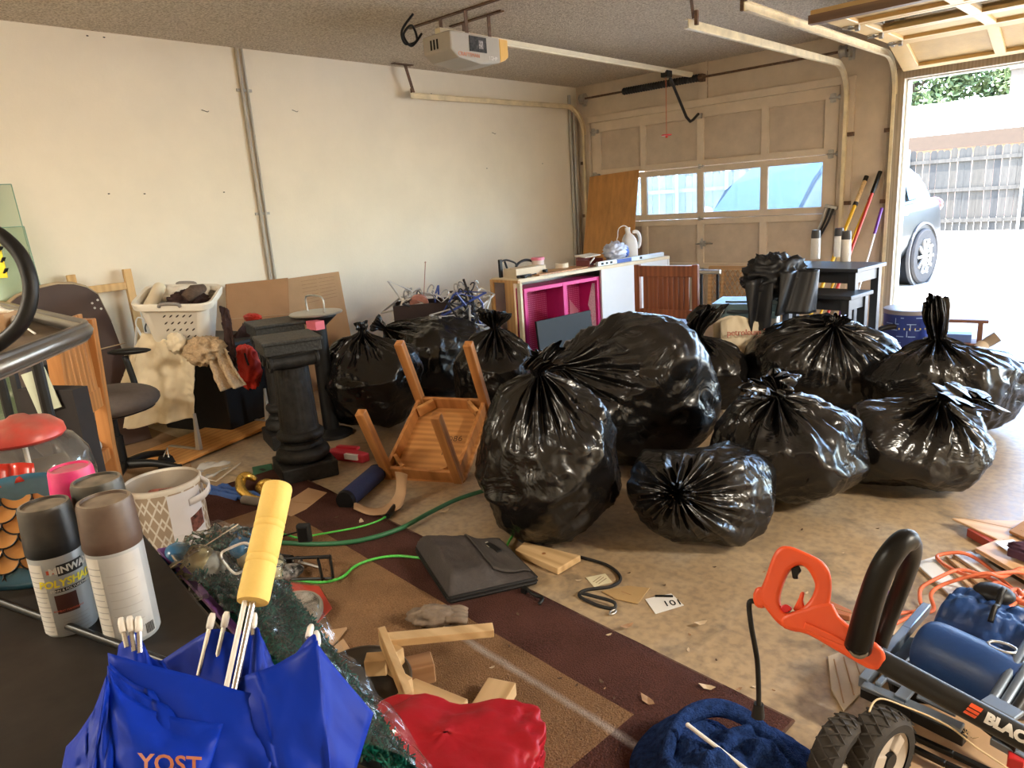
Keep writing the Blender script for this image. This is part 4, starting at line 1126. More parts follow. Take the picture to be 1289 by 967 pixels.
t = thing('white_carton', 'white carton under the blue grey carry case', 'box', (p.x - .02, p.y + .12, 0), .3); b = MB(); b.box((0, 0, .253), (.40, .32, .506)); b.build('carton', mat('white_card', (.68, .66, .62), .7, vary=.05), t, bevel=.003); b = MB(); b.box((0, 0, .5075), (.40, .05, .002)); b.build('tape_strip', m_card, t)
t = thing('hand_truck', 'small silver and black luggage handle standing behind the carry case', 'handle', aty(893, 395, -1.6) * 1, .1); t.location.z = 0
for x in (-.07, .07):
    b = MB(); b.cyl((x, 0, 0), (x, 0, .68), .012, n=10); b.build('tube', m_black, t)
b = MB(); b.box((0, 0, .69), (.19, .04, .035)); b.build('grip', m_steel, t, bevel=.008)
p = atd(938, 440, 4.42)
t = thing('printed_sack', 'beige cloth sack with faded red printing between the bags', 'sack', (p.x, p.y, 0), VY + .12)
b = MB()
b.grid(lambda u, v: Vector(((u - .5) * (.36 - .06 * v) , -.07 - .05 * math.sin(PI * u) * (1 - v * .7) + .02 * fbm((u * 5, v * 4, 1.3), 4) + .10 * v, .555 * v + .03 * math.sin(u * 5) * v)), 30, 30)
b.grid(lambda u, v: Vector(((.5 - u) * (.40 - .06 * v), .10 + .05 * math.sin(PI * u) * (1 - v * .7) + .02 * fbm((u * 5, v * 4, 7.3), 4) - .02 * v, .555 * v - .01 + .03 * math.sin((1 - u) * 5) * v)), 30, 30)
b.build('cloth', m_cream, t, smooth=True, solid=.004)
text_mesh('print', 'petroleum 2G', .052, mat('faded_red_print', (.42, .13, .09), .8, vary=.3, scale=40), t, M=Matrix.Translation((.0, -.064, .490)) @ Matrix.Rotation(.06, 4, 'Y') @ Matrix.Rotation(PI / 2 - .14, 4, 'X'), depth=.003)

# two small black tables, bin-liner jacket and spray cans -----
m_blk = mat('black_lacquer', (.030, .033, .04), .38, vary=.1, scale=5)


def small_table(name, label, c, yaw, w, d, h):
    t = thing(name, label, 'table', c, yaw, 'black nesting tables')
    b = MB(); b.box((0, 0, h - .012), (w, d, .024)); b.build('tabletop', m_blk, t, bevel=.003)
    for s_ in (-1, 1):
        b = MB(); b.box((0, s_ * (d / 2 - .04), h - .06), (w - .1, .02, .075)); b.build('apron', m_blk, t)
        b = MB(); b.box((s_ * (w / 2 - .04), 0, h - .06), (.02, d - .1, .075)); b.build('apron', m_blk, t)
        for q in (-1, 1):
            b = MB(); b.box((s_ * (w / 2 - .045), q * (d / 2 - .045), (h - .025) / 2), (.05, .05, h - .025)); b.build('leg', m_blk, t, bevel=.003)
    return t


c1 = (at(960, 338, .80) + at(1085, 338, .80)) / 2 + Vector((0, .24, 0)); c1.z = 0
small_table('nesting_table', 'taller small black table by the poles, with spray cans on it', c1, -.12, .66, .44, .80)
c2 = (aty(962, 362, -2.45) + aty(1078, 360, -2.45)) / 2 + Vector((.0, .06, 0)); c2.z = 0
small_table('nesting_table', 'lower small black table pushed under the taller one', Vector((c2.x, c2.y + .08, 0)), -.12, .60, .32, .66)
for i, (q, lab) in enumerate((((1026, 326), 'white spray can with dark cap, standing alone at the left on the small black table'), ((1055, 323), 'white spray can with dark cap behind the labelled can on the small black table'), ((1064, 329), 'white spray can with black emblem label and dark cap on the small black table'))):
    p = at(q[0], q[1], .8005)
    t = thing('spray_can', lab, 'spray can', p, VY + 1.4, None)
    b = MB(); b.lathe([(.032, 0), (.033, .004), (.033, .15), (.027, .162)], 24); b.build('can_body', mat('can_white', (.70, .68, .64), .35, vary=.04), t, smooth='auto')
    b = MB(); b.lathe([(.0325, .152), (.0325, .172), (.030, .208), (.026, .211), (0, .211)], 24); b.build('cap', mat('can_cap_dark', (.05, .05, .055), .4), t, smooth='auto')
    if i == 2:
        b = MB(); b.grid(lambda u, v: Vector((.0336 * math.cos((u - .5) * 1.5 - 1.5), .0336 * math.sin((u - .5) * 1.5 - 1.5), .012 + .03 * v)), 8, 2); b.build('label_block', m_black, t)
        b = MB(); b.grid(lambda u, v: Vector((.0336 * math.cos((u - .5) * 1.3 - 1.5), .0336 * math.sin((u - .5) * 1.3 - 1.5), .105 + .03 * v * (1 - abs(u - .5)))), 8, 2); b.build('label_emblem', m_black, t)
        b = MB(); b.grid(lambda u, v: Vector((.0336 * math.cos((u - .5) * .35 - 1.5), .0336 * math.sin((u - .5) * .35 - 1.5), .06 + .03 * v)), 4, 2); b.build('label_drop', m_black, t)
p = at(985, 345, .80)
t = thing('black_jacket', 'black shiny jacket heaped over the left end of the small black tables', 'jacket', (p.x - .03, p.y - .06, .70), VY)
m_jkt = mat('black_satin', (.012, .012, .014), .42, vary=.15, scale=6)
b = MB(); crumple(b, (.0, -.02, .09), .22, (1.0, .8, .75), .3, 3.6, 5, 60, 36, flat=False); b.build('bundle', m_jkt, t, smooth=True)
b = MB(); b.grid(lambda u, v: Vector((.06 + .22 * (u - .5) * (1 + .2 * v) + .10 * (1 - v) * .2, -.19 - .03 * math.sin(u * 9 + v * 2) - .02 * v, .14 - .26 * v)), 24, 16); b.build('hanging_sleeve', m_jkt, t, smooth=True, solid=.02)
b = MB(); b.grid(lambda u, v: Vector((-.15 + .17 * (u - .5) * (1 - .3 * v), -.15 - .03 * math.sin(u * 7 + v * 2), .10 - .34 * v)), 20, 12); b.build('hanging_sleeve', m_jkt, t, smooth=True, solid=.02)

# poles leaning on the pier -----------------------------------
def lean(name, label, top, bottom, r, m, cat_='pole', extra=None):
    top = Vector(top); bottom = Vector(bottom); t = thing(name, label, cat_, bottom)
    b = MB(); b.cyl((0, 0, 0), top - bottom, r, n=10); b.build('shaft', m, t, smooth='auto')
    return t, top - bottom


m_yel = mat('yellow_pole', (.72, .42, .02), .35, vary=.06); m_redp = mat('red_pole', (.50, .045, .03), .4, vary=.08)
ptop, pbot = aty(1091, 222, -.06), Vector((2.98, -.85, .012))
t, v = lean('extension_pole', 'thick yellow extension pole with a taped grip leaning by the doorway', ptop, pbot, .016, m_yel)
b = MB(); b.cyl(v * .84, v * .975, .018, n=10); b.build('taped_grip', mat('tan_grip', (.62, .42, .2), .6, vary=.3, scale=60), t)
b = MB(); b.cyl(v * .97, v * 1.0, .02, n=10); b.cyl(v * .82, v * .84, .021, n=10); b.build('black_collar', m_black, t)
t, v = lean('yellow_pole', 'thin yellow pole beside the thick yellow extension pole', aty(1096, 247, -.05), Vector((3.02, -.72, .008)), .011, m_yel)
b = MB(); b.cyl(v * .97, v, .013, n=10); b.build('end_cap', m_black, t)
t, v = lean('red_pole', 'red pole with a black grip leaning by the doorway', aty(1108, 216, -.05), Vector((3.10, -.75, .01)), .014, m_redp)
b = MB(); b.cyl(v * .87, v, .018, n=10); b.build('grip', m_black, t)
t, v = lean('mop', 'white handled mop with purple grip and purple head by the doorway', aty(1110, 262, -.09), Vector((3.28, -.62, .01)), .01, m_white, 'mop')
b = MB(); b.cyl(v * .80, v, .013, n=10); b.build('grip', mat('purple_plastic', (.16, .04, .36), .4, vary=.08), t)
b = MB(); b.ball((0, 0, .16), .07, 14, 10, (.9, .5, 2.2)); b.build('mop_head', mat('purple_plastic', (.16, .04, .36)), t, smooth=True)
t, v = lean('wooden_pole', 'bare wooden pole standing behind the purple mop', aty(1075, 395, -.3), Vector((3.16, -.55, .01)), .012, m_pine)
b = MB(); b.cyl((0, 0, 0), (0, 0, .05), .02, n=8); b.build('ferrule', m_steel, t)
t = thing('hanging_trowels', 'bundle of grey trowel blades and cables hung by the right edge of the closed door', 'tool', aty(1046, 262, -.05), (0, .25, 0))
b = MB(); b.box((0, 0, .01), (.11, .04, .03)); b.build('bracket', m_steel, t)
for i in range(3):
    b = MB(); b.tube(smooth_path([(-.04 + i * .035, -.02, 0), (-.04 + i * .03, -.03, -.12), (-.05 + i * .02, -.02, -.24), (-.05 + i * .01, 0, -.33)], 5), .011, 6); b.build('strap', m_darksteel if i else m_steel, t, smooth=True)

# by the doorway: tin, mug, tray, carton bits -----------------
p = at(1138, 437)
t = thing('decorated_tin', 'dark blue round tin with pale maze lines and lid, inside the doorway', 'tin', (p.x, p.y + .1, 0), 0)
m_tin = mat('navy_tin', (.03, .05, .22), .35, .3, vary=.1)
b = MB(); b.lathe([(.185, 0), (.19, .005), (.19, .30), (.18, .30)], 40); b.build('tin_body', m_tin, t, smooth='auto')
b = MB(); b.lathe([(.194, .275), (.194, .31), (.15, .318), (0, .315)], 40); b.build('lid', mat('tin_lid', (.28, .26, .26), .35, .5), t, smooth='auto')
b = MB()
rm = random.Random(8)
for k in range(34):
    a = rm.uniform(-PI, 0.4); z = rm.choice((.05, .10, .15, .20, .25)); ln = rm.choice((.12, .2, .28))
    if rm.random() < .6: b.grid(lambda u, v: Vector((.1915 * math.cos(a + ln * u), .1915 * math.sin(a + ln * u), z + .006 * v)), 5, 2)
    else: b.grid(lambda u, v: Vector((.1915 * math.cos(a + .03 * u), .1915 * math.sin(a + .03 * u), z + .05 * v)), 2, 2)
b.build('maze_lines', mat('maze_blue', (.35, .5, .8), .4), t)
b = MB()
for k in range(14): 
    a = -2.9 + k * .2; b.ball((.192 * math.cos(a), .192 * math.sin(a), .165), .009, 8, 6, (.6, .6, 1))
b.build('yellow_dots', mat('dot_yellow', (.7, .55, .2), .5), t)
p = at(1200, 450)
t = thing('wood_tray', 'brown wooden caddy with a tall end handle inside the doorway', 'caddy', (p.x - .03, p.y + .15, 0), .15)
b = MB(); b.box((0, 0, .05), (.36, .2, .1)); b.build('box', mat('brown_painted_wood', (.18, .08, .05), .6, vary=.1), t, bevel=.003)
for x in (-.15, .16):
    b = MB(); b.box((x, 0, .17), (.035, .05, .16)); b.build('handle_post', MATS['brown_painted_wood'], t, bevel=.006)
b = MB(); b.box((.01, 0, .255), (.40, .06, .025)); b.build('handle_bar', MATS['brown_painted_wood'], t, bevel=.006)
b = MB(); b.box((.0, 0, .13), (.22, .12, .06)); b.build('insert', mat('blue_insert', (.1, .16, .4), .5), t)
for i, (q, sz, yaw, c, lab, nm, ct_) in enumerate((((1115, 452), (.16, .12, .10), .4, m_card, 'small brown carton lying by the blue tin', 'small_carton', 'box'), ((1140, 455), (.22, .10, .04), -.4, m_cut, 'pale wood offcut leaning by the blue tin', 'wood_offcut', 'offcut'), ((1102, 428), (.12, .10, .09), .1, MATS['dark_red_tray'], 'small dark red box at the foot of the poles', 'small_box', 'box'), ((1100, 448), (.10, .10, .16), .2, m_white, 'white container half hidden at the foot of the pier', 'white_container', 'container'))):
    p = at(*q); t = thing(nm, lab, ct_, (p.x, p.y, 0), yaw); b = MB(); b.box((0, 0, sz[2] / 2), sz); b.build('body', c, t, bevel=.004); b = MB(); b.box((0, 0, sz[2] + .001), (sz[0], .02, .002)); b.build('tape_strip', m_cream, t)
p = at(1100, 440)
t = thing('bent_pipe', 'dark curved hose arm lying across behind the right-hand bags', 'hose', (p.x, p.y, 0), VY); b = MB(); b.tube(smooth_path([(-.02, 0, .03), (.0, 0, .12), (.06, 0, .17), (.2, 0, .18), (.42, 0, .18), (.46, .05, .02)], 6), .022, 10); b.build('hose', m_black, t, smooth=True)
p = at(1225, 462)
t = thing('paper_cup_stack', 'stack of cream paper cups lying tilted beyond the right-hand bags', 'cups', (p.x, p.y, .09), (.0, 1.05, 1.2))
for k in range(7):
    b = MB(); b.lathe([(.03, .012 * k - .05), (.04, .012 * k + .035), (.043, .012 * k + .037), (.0405, .012 * k + .035), (.03, .012 * k - .045)], 20); b.build('cup', mat('cup_cream', (.62, .50, .36), .7, vary=.1), t, smooth='auto')
p = at(1238, 448)
t = thing('paper_cup_stack', 'second stack of brown cups lying behind the cream cup stack', 'cups', (p.x, p.y, .09), (.2, .9, .6))
for k in range(6):
    b = MB(); b.lathe([(.03, .012 * k - .05), (.04, .012 * k + .035), (.043, .012 * k + .037), (.0405, .012 * k + .035), (.03, .012 * k - .045)], 20); b.build('cup', mat('cup_brown', (.36, .27, .19), .7, vary=.1), t, smooth='auto')
p = at(1250, 470)
t = thing('clear_plastic_bag', 'clear crumpled plastic bag beside the paper cups', 'plastic bag', (p.x, p.y, 0)); b = MB(); crumple(b, (0, 0, .06), .10, (1.2, .9, .8), .3, 5, 12); b.build('bag_film', mat('clear_film', (.75, .75, .74), .2, vary=.05, alpha=.55), t, smooth=True)
b = MB(); crumple(b, (0, 0, .035), .05, (1.2, .9, .5), .3, 5, 13); b.build('bag_content', mat('pale_content', (.6, .55, .48), .6), t, smooth=True)
p = at(1270, 460)
t = thing('black_cable', 'thin black cable looped on the slab at the right edge of the picture', 'cable', (p.x, p.y, .006)); b = MB(); b.tube(smooth_path([(.12 * math.cos(a * .9) * (1 + .12 * math.sin(a * 2.3)), .10 * math.sin(a * .9), .004 + .002 * math.sin(a * 3)) for a in [i * .5 for i in range(26)]], 4), .004, 6); b.build('wire', m_black, t, smooth=True)
p = at(1275, 487)
t = thing('folding_stand', 'dark folded metal stand lying on the slab at the right edge of the picture', 'stand', (p.x, p.y, .02), .5)
for k, (a, c) in enumerate((((-.25, 0, 0), (.25, .04, 0)), ((-.25, .1, 0), (.25, .12, 0)), ((-.2, 0, .01), (-.1, .12, .01)), ((.1, .02, .01), (.2, .12, .01)))):
    b = MB(); b.bar(a, c, .022, .022); b.build('bar', m_darksteel, t)
b = MB(); b.box((.15, -.1, .02), (.2, .12, .07)); b.build('motor_block', m_black, t, bevel=.01)
# tall brown mug-shaped pot on the neck of the far right bag is the bag's own neck (see bags)
# ================================================================ left side, by the long wall
m_lwood = wood('light_oak_frame', (.50, .28, .09), (.66, .42, .17), 2, 8, .45)
m_dkb = mat('dark_brown_laminate', (.045, .022, .016), .5, vary=.12, scale=6)
m_gchair = mat('grey_brown_upholstery', (.095, .075, .065), .85, vary=.1, scale=30, bump=.15, bscale=300)
m_pane = bpy.data.materials.new('green_tint_glass'); n_, l_, b_ = nodes_of(m_pane)
tr = n_.new('ShaderNodeBsdfTransparent'); tr.inputs[0].default_value = (.90, .95, .90, 1); gl = n_.new('ShaderNodeBsdfGlossy'); gl.inputs['Roughness'].default_value = .06
df = n_.new('ShaderNodeBsdfDiffuse'); df.inputs[0].default_value = (.55, .66, .56, 1)
mx1 = n_.new('ShaderNodeMixShader'); mx1.inputs[0].default_value = .07; mx2 = n_.new('ShaderNodeMixShader'); mx2.inputs[0].default_value = .06
l_.new(tr.outputs[0], mx1.inputs[1]); l_.new(df.outputs[0], mx1.inputs[2]); l_.new(mx1.outputs[0], mx2.inputs[1]); l_.new(gl.outputs[0], mx2.inputs[2]); l_.new(mx2.outputs[0], n_['Material Output'].inputs['Surface'])
m_gedge = mat('glass_edge', (.16, .30, .24), .2, vary=.05)

for (q, w, lab, off) in (((14, 232), .7, 'tall green tinted glass sheet leaning on the white wall at the left edge', .05), ((30, 285), .8, 'shorter green tinted glass sheet leaning in front of the taller one', .12)):
    p = atx(q[0], q[1], off)
    t = thing('glass_sheet', lab, 'glass', (p.x + .22, p.y, 0), (0, math.atan2(-.22, p.z) * -1 * -1, 0))
    hgt = math.hypot(.22, p.z)
    b = MB(); b.box((0, -w / 2, hgt / 2), (.006, w, hgt)); b.build('pane', m_pane, t)
    b = MB(); b.box((0, 0, hgt / 2), (.007, .004, hgt)); b.box((0, -w / 2, hgt), (.007, w, .004)); b.build('cut_edge', m_gedge, t)
# yellow hazard tape sign at the very edge
p = atd(-8, 325, 2.3)
t = thing('hazard_tag', 'yellow and black striped hazard tag at the left edge of the picture', 'tag', p, VY)
b = MB(); b.box((-.05, 0, 0), (.16, .004, .13)); b.build('plate', mat('hazard_yellow', (.80, .62, .02), .5), t)
for i in range(4):
    b = MB(); b.bar((.026, -.003, -.05 + i * .035), (.036, -.003, -.035 + i * .035), .016, .003); b.build('stripe', m_black, t)
b = MB(); b.box((-.05, .03, -.35), (.02, .02, .7)); b.build('stake', m_darksteel, t)

# pale wood frame against the wall ----------------------------
a, c = atx(88, 346, .06), atx(160, 347, .06)
t = thing('wood_rack', 'light oak open frame standing against the white wall behind the office chair', 'frame', (.10, c.y, 0), (0, -.03, 0))
wy = abs(c.y - a.y)
for y in (0, -wy):
    b = MB(); b.box((0, y, a.z / 2), (.035, .05, a.z)); b.build('post', m_lwood, t, bevel=.003)
for z in (a.z - .11, .35):
    b = MB(); b.box((0, -wy / 2, z), (.028, wy - .05, .05)); b.build('rail', m_lwood, t, bevel=.003)

# dark brown rounded board on edge ----------------------------
p0 = atx(80, 470, .35)
t = thing('desk_top_panel', 'dark brown desk top with rounded corners and beige edging, standing on edge', 'desk top', (.46, p0.y, 0), (0, -.10, 0))
Y0, Y1 = atx(5, 400, .3).y - p0.y, atx(150, 440, .3).y - p0.y
zt = atx(80, 356, .3).z
poly = []
prof_px = [(150, 440), (138, 405), (122, 370), (108, 361), (92, 357), (72, 357), (45, 363), (22, 373), (8, 384), (3, 392)]
for q in prof_px:
    w = atx(q[0], q[1], .36); poly.append((w.y - p0.y, w.z))
poly = [(poly[0][0] + .05, .01)] + poly + [(poly[-1][0], .01)]
Mx = Matrix(((0, 0, 1, 0), (1, 0, 0, 0), (0, 1, 0, 0), (0, 0, 0, 1)))
b = MB(); b.prism(poly, -.014, .014, M=Mx); b.build('board', m_dkb, t)
b = MB(); b.tube([Mx @ Vector((y, z + .004, -.022)) for y, z in poly[2:-1]], .014, 8); b.build('edge_band', mat('beige_edging', (.42, .32, .2), .5), t, smooth=True)
for q in ((122, 377), (115, 381), (118, 387), (126, 388)):
    w = atx(q[0], q[1], .37); b = MB(); b.cyl((.013, w.y - p0.y, w.z), (.017, w.y - p0.y, w.z), .007, n=8); b.build('screw', m_steel, t)
w = [atx(117, 440, .37), atx(154, 431, .37)]
b = MB(); b.tube([(.018, q.y - p0.y, q.z) for q in w], .004, 5); b.build('seam_strip', mat('beige_edging', (.42, .32, .2)), t)

# office chair ------------------------------------------------
p = at(165, 590)
base = at(138, 506, .47); base.z = 0
t = thing('office_chair', 'grey brown office chair with black star base turned away from the camera', 'office chair', base, VY - PI / 2)
sz = .47
b = MB(); b.ball((0, 0, 0), .25, 32, 16, (1, .98, .33)); so = b.build('seat', m_gchair, t, smooth=True); so.location = (0, 0, sz)
b = MB(); b.ball((0, 0, -.02), .22, 24, 8, (1, 1, .14)); q = b.build('seat_shell', m_black, t, smooth=True); q.location = (0, 0, sz - .02)
b = MB(); b.cyl((0, 0, .1), (0, 0, .28), .028, n=14); b.cyl((0, 0, .28), (0, 0, .43), .018, n=12); b.box((0, 0, .43), (.2, .16, .04)); b.build('gas_lift', m_black, t, smooth='auto')
for k in range(5):
    a_ = 2 * PI * k / 5 + .35; cx, sx = math.cos(a_), math.sin(a_)
    b = MB(); b.tube(smooth_path([(.03 * cx, .03 * sx, .115), (.16 * cx, .16 * sx, .11), (.30 * cx, .30 * sx, .075)], 5), [.028 - .0012 * i for i in range(11)], 8); b.build('base_arm', m_black, t, smooth=True)
    b = MB(); b.cyl((.30 * cx - .025 * sx, .30 * sx + .025 * cx, .032), (.30 * cx + .025 * sx, .30 * sx - .025 * cx, .032), .031, n=16); b.cyl((.30 * cx, .30 * sx, .04), (.30 * cx, .30 * sx, .09), .01, n=8); b.build('caster', m_black, t, smooth='auto')
for s_ in (-1, 1):
    b = MB(); b.tube(smooth_path([(s_ * .2, 0, sz - .03), (s_ * .28, .0, sz), (s_ * .29, -.03, sz + .19)], 5), .018, 8); b.build('arm_post', m_black, t, smooth=True)
    b = MB(); b.ball((s_ * .29, .0, sz + .215), .12, 14, 8, (.30, 1.05, .16)); b.build('armrest', m_black, t, smooth=True)
b = MB(); b.grid(lambda u, v: Vector(((u - .5) * .44 * (1 - .25 * (2 * v - 1) ** 4), -.24 - .06 * v - .05 * math.cos((u - .5) * PI), .56 + .27 * v)), 16, 12); b.build('backrest', m_gchair, t, smooth=True, solid=.05)
b = MB(); b.tube([(0, -.12, sz - .03), (0, -.28, sz + .02), (0, -.30, sz + .22)], .02, 8); b.build('back_bracket', m_black, t, smooth=True)

# oak dining chair, nearer ------------------------------------
q = atd(92, 470, 2.78)
t = thing('dining_chair', 'orange oak dining chair with slatted back standing before the office chair', 'chair', (q.x, q.y, 0), math.radians(143))
zt = atd(106, 402, 2.9).z
for s_ in (-1, 1):
    b = MB(); b.bar((s_ * .18, -.04 * 0, 0), (s_ * .18, 0, .46), .045, .05, up=(0, 1, 0)); b.bar((s_ * .18, 0, .45), (s_ * .17, -.03, zt), .045, .05, up=(0, 1, 0)); b.build('back_post', m_oak, t, bevel=.004)
    b = MB(); b.bar((s_ * .16, .38, 0), (s_ * .16, .38, .44), .045, .045); b.build('front_leg', m_oak, t, bevel=.004)
b = MB(); b.box((0, -.015, zt - .03), (.33, .03, .07)); b.build('top_rail', m_oak, t, bevel=.003)
b = MB(); b.box((0, -.012, .68), (.33, .03, .08)); b.build('lower_rail', m_oak, t, bevel=.003)
for i in range(6):
    b = MB(); b.box((-.125 + i * .05, -.015, .86), (.046, .015, .34)); b.build('back_slat', m_oak, t, bevel=.002, segs=1)
b = MB(); b.box((0, .19, .43), (.36, .40, .05)); b.build('seat_frame', m_oak, t, bevel=.003)
b = MB(); b.box((0, .19, .47), (.33, .36, .05)); b.build('seat_cushion', mat('pale_cushion', (.42, .40, .34), .85, vary=.08), t, bevel=.02, smooth='auto')

# dark things on the far left, under the metal tray ----------
p = atd(-20, 500, 2.1)
t = thing('black_tote', 'black bag slumped at the left edge behind the candy jar', 'bag', (p.x, p.y, 0), VY)
b = MB(); crumple(b, (-.02, 0, .40), .27, (.62, .6, 1.5), .14, 2.2, 21, 40, 30); b.build('bag_body', mat('black_cloth', (.018, .014, .014), .85, vary=.2), t, smooth=True)
b = MB(); b.bar((.0, -.18, .72), (.13, -.16, .70), .04, .02); b.build('pink_strap', mat('pink_strap', (.62, .08, .30), .5, vary=.1), t)
p = atd(52, 492, 2.35)
t = thing('paper_card', 'pale green paper card propped beside the oak chair', 'card', (p.x, p.y, 0), VY - .3)
b = MB(); b.box((0, 0, p.z), (.11, .003, .14), (0, -.25, 0)); b.build('card', mat('pale_green_paper', (.50, .54, .42), .8, vary=.05), t)
b = MB(); b.box((0, .04, p.z / 2), (.24, .06, p.z)); b.build('backing_box', MATS['black_cloth'], t)

# metal rimmed cart tray with hoop handle --------------------
zc = 1.165
C0, CN, CF = at(113, 410, zc), at(-40, 470, zc), at(-25, 377, zc)
t = thing('utility_cart', 'grey metal rimmed cart tray with rounded corner and black hoop handle at the left edge', 'cart', (C0.x, C0.y, zc), 0)
m_cart = mat('cart_grey_metal', (.11, .10, .09), .38, .5, vary=.12)
u_, w_ = (CN - C0), (CF - C0); ul, wl2 = u_.length, w_.length; u_.normalize(); w_.normalize()
R_ = .05
P = [u_ * k for k in (ul, R_ * 1.6, R_)] + [(u_ * R_ * (1 - s) ** 2 + w_ * R_ * s ** 2) for s in [i / 8 for i in range(1, 8)]] + [w_ * k for k in (R_, R_ * 1.6, wl2)]
b = MB(); n = len(P); vs = [Vector((p.x, p.y, z)) for z in (.010, -.024) for p in P]; b.add(vs, [(i, i + 1, n + i + 1, n + i) for i in range(n - 1)]); b.build('rim', m_cart, t, solid=.012, smooth='auto', bevel=.003)
b = MB(); b.tube([Vector((p.x, p.y, -.008)) for p in P], .013, 8); b.build('rim_roll', mat('cart_bright_roll', (.20, .19, .175), .3, .7), t, smooth=True)
b = MB(); b.prism([(p.x, p.y) for p in P], -.028, -.022); b.build('tray_floor', mat('cart_floor', (.13, .09, .06), .6, vary=.3), t)
for q in (w_ * wl2 * .45 + u_ * .02, w_ * wl2 * .97 + u_ * .01):
    b = MB(); b.cyl((q.x, q.y, -zc), (q.x, q.y, -.02), .014, n=10); b.build('leg', m_black, t)
b = MB(); h0 = [at(-215, 482, zc - .01), atd(-225, 420, 1.1), atd(-195, 340, 1.1), atd(-130, 298, 1.1), atd(-70, 287, 1.1), atd(-30, 285, 1.1), atd(2, 297, 1.1), atd(28, 325, 1.1), atd(39, 365, 1.1), atd(28, 405, 1.1), atd(0, 432, 1.1), at(-40, 455, zc)]
b.tube([p - t.location for p in smooth_path(h0, 6)], .0112, 10); b.build('hoop_handle', m_black, t, smooth=True)
for k, (q, d, sz, m_, nm, lab, ct_) in enumerate((((-12, 412), 1.35, (.09, .07, .05), m_card, 'small_carton', 'small brown carton lying on the grey cart tray', 'box'),)):
    p = at(q[0], q[1], zc); t2 = thing(nm, lab, ct_, (p.x, p.y, zc - .021), VY + .2); b = MB(); b.box((0, 0, sz[2] / 2), sz); b.build('carton', m_, t2, bevel=.003); b = MB(); b.box((0, 0, sz[2] + .001), (sz[0], .03, .002)); b.build('tape_strip', m_cream, t2)
p = at(20, 404, zc + .01)
t2 = thing('screwdriver', 'white handled tool with a steel shaft lying across the grey cart tray', 'tool', p, 0)
b = MB(); v1 = at(-4, 391, zc + .012) - p; v2 = at(44, 420, zc + .004) - p; b.tube([v1, v1 * .3, v2 * .2], [.014, .014, .007], 8); b.build('handle', m_white, t2, smooth=True); b = MB(); b.cyl(v2 * .2, v2, .002, n=6); b.build('shaft', m_white, t2)

# laundry pile ------------------------------------------------
bx = Vector((.62, -5.02, 0))
t = thing('black_storage_box', 'black storage box under the laundry basket', 'box', (.50, -4.93, 0), .30)
b = MB(); b.box((0, 0, .28), (.62, .50, .56), taper=1.03); b.build('tub', m_black, t, bevel=.012); b = MB(); b.box((0, 0, .575), (.66, .54, .03)); b.build('lid', m_black, t, bevel=.01)
# basket: tapered tub with slots
bp_ = atd(230, 400, 4.35); 
t = thing('laundry_basket', 'white plastic laundry basket with grey handles, full of dark clothes', 'laundry basket', (bp_.x, bp_.y, .655), (.24, .07, VY + .12))
t.scale = (.84, .84, .84)
hB = .37


def rr(w, d, r, n=8):
    out = []
    for cx, cy, a0 in ((w / 2 - r, d / 2 - r, 0), (-w / 2 + r, d / 2 - r, PI / 2), (-w / 2 + r, -d / 2 + r, PI), (w / 2 - r, -d / 2 + r, 3 * PI / 2)):
        for i in range(n + 1):
            a = a0 + PI / 2 * i / n; out.append((cx + r * math.cos(a), cy + r * math.sin(a)))
    return out


m_bask = mat('basket_white', (.76, .72, .64), .4, vary=.03)
b = MB(); rg = []
for z, w, d in ((.0, .37, .27), (.30, .47, .36), (.31, .49, .38), (.32, .53, .42), (.36, .54, .43), (.37, .53, .42), (.365, .49, .38), (.33, .475, .365)):
    rg.append([Vector((x, y, z)) for x, y in rr(w, d, .08)])
n = len(rg[0]); vs = [p for r_ in rg for p in r_]
b.add(vs, [(j * n + i, j * n + (i + 1) % n, (j + 1) * n + (i + 1) % n, (j + 1) * n + i) for j in range(len(rg) - 1) for i in range(n)] + [tuple(range(n))[::-1]]); b.build('tub', m_bask, t, smooth='auto')
m_slot = mat('slot_shadow', (.05, .035, .03), .9)
for r_ in range(4):
    for c_ in range(5):
        k = (.27 - r_ * .055); y = -(.135 + .045 * k / .30) - .002; x = -.06 + c_ * .043
        b = MB(); b.grid(lambda u, v: Vector((x + .011 * math.cos(2 * PI * u) * v + .004 * math.sin(2 * PI * u) * v, y - .0005, k + .0085 * math.sin(2 * PI * u) * v + .006 * math.cos(2 * PI * u) * v)), 12, 2, True); b.build('vent_slot', m_slot, t)
for r_ in range(4):
    for c_ in range(4):
        k = (.27 - r_ * .055); x = -(.185 + .05 * k / .30) - .002; y = -.07 + c_ * .043
        b = MB(); b.grid(lambda u, v: Vector((x, y + .010 * math.cos(2 * PI * u) * v, k + .009 * math.sin(2 * PI * u) * v)), 12, 2, True); b.build('vent_slot', m_slot, t)
m_hgrip = mat('grey_grip', (.25, .23, .22), .6)
for y in (-.215, .215):
    b = MB(); b.tube(smooth_path([(-.07, y, .352), (-.05, y * 1.02, .375), (.05, y * 1.02, .375), (.07, y, .352)], 4), .012, 8); b.build('grip', m_hgrip, t, smooth=True)
BM = Matrix.Translation(t.location) @ Euler((.24, .07, VY + .12)).to_matrix().to_4x4() @ Matrix.Scale(.84, 4)
m_dkcloth = mat('dark_brown_knit', (.045, .022, .02), .95, vary=.3, scale=40, bump=.4, bscale=120)
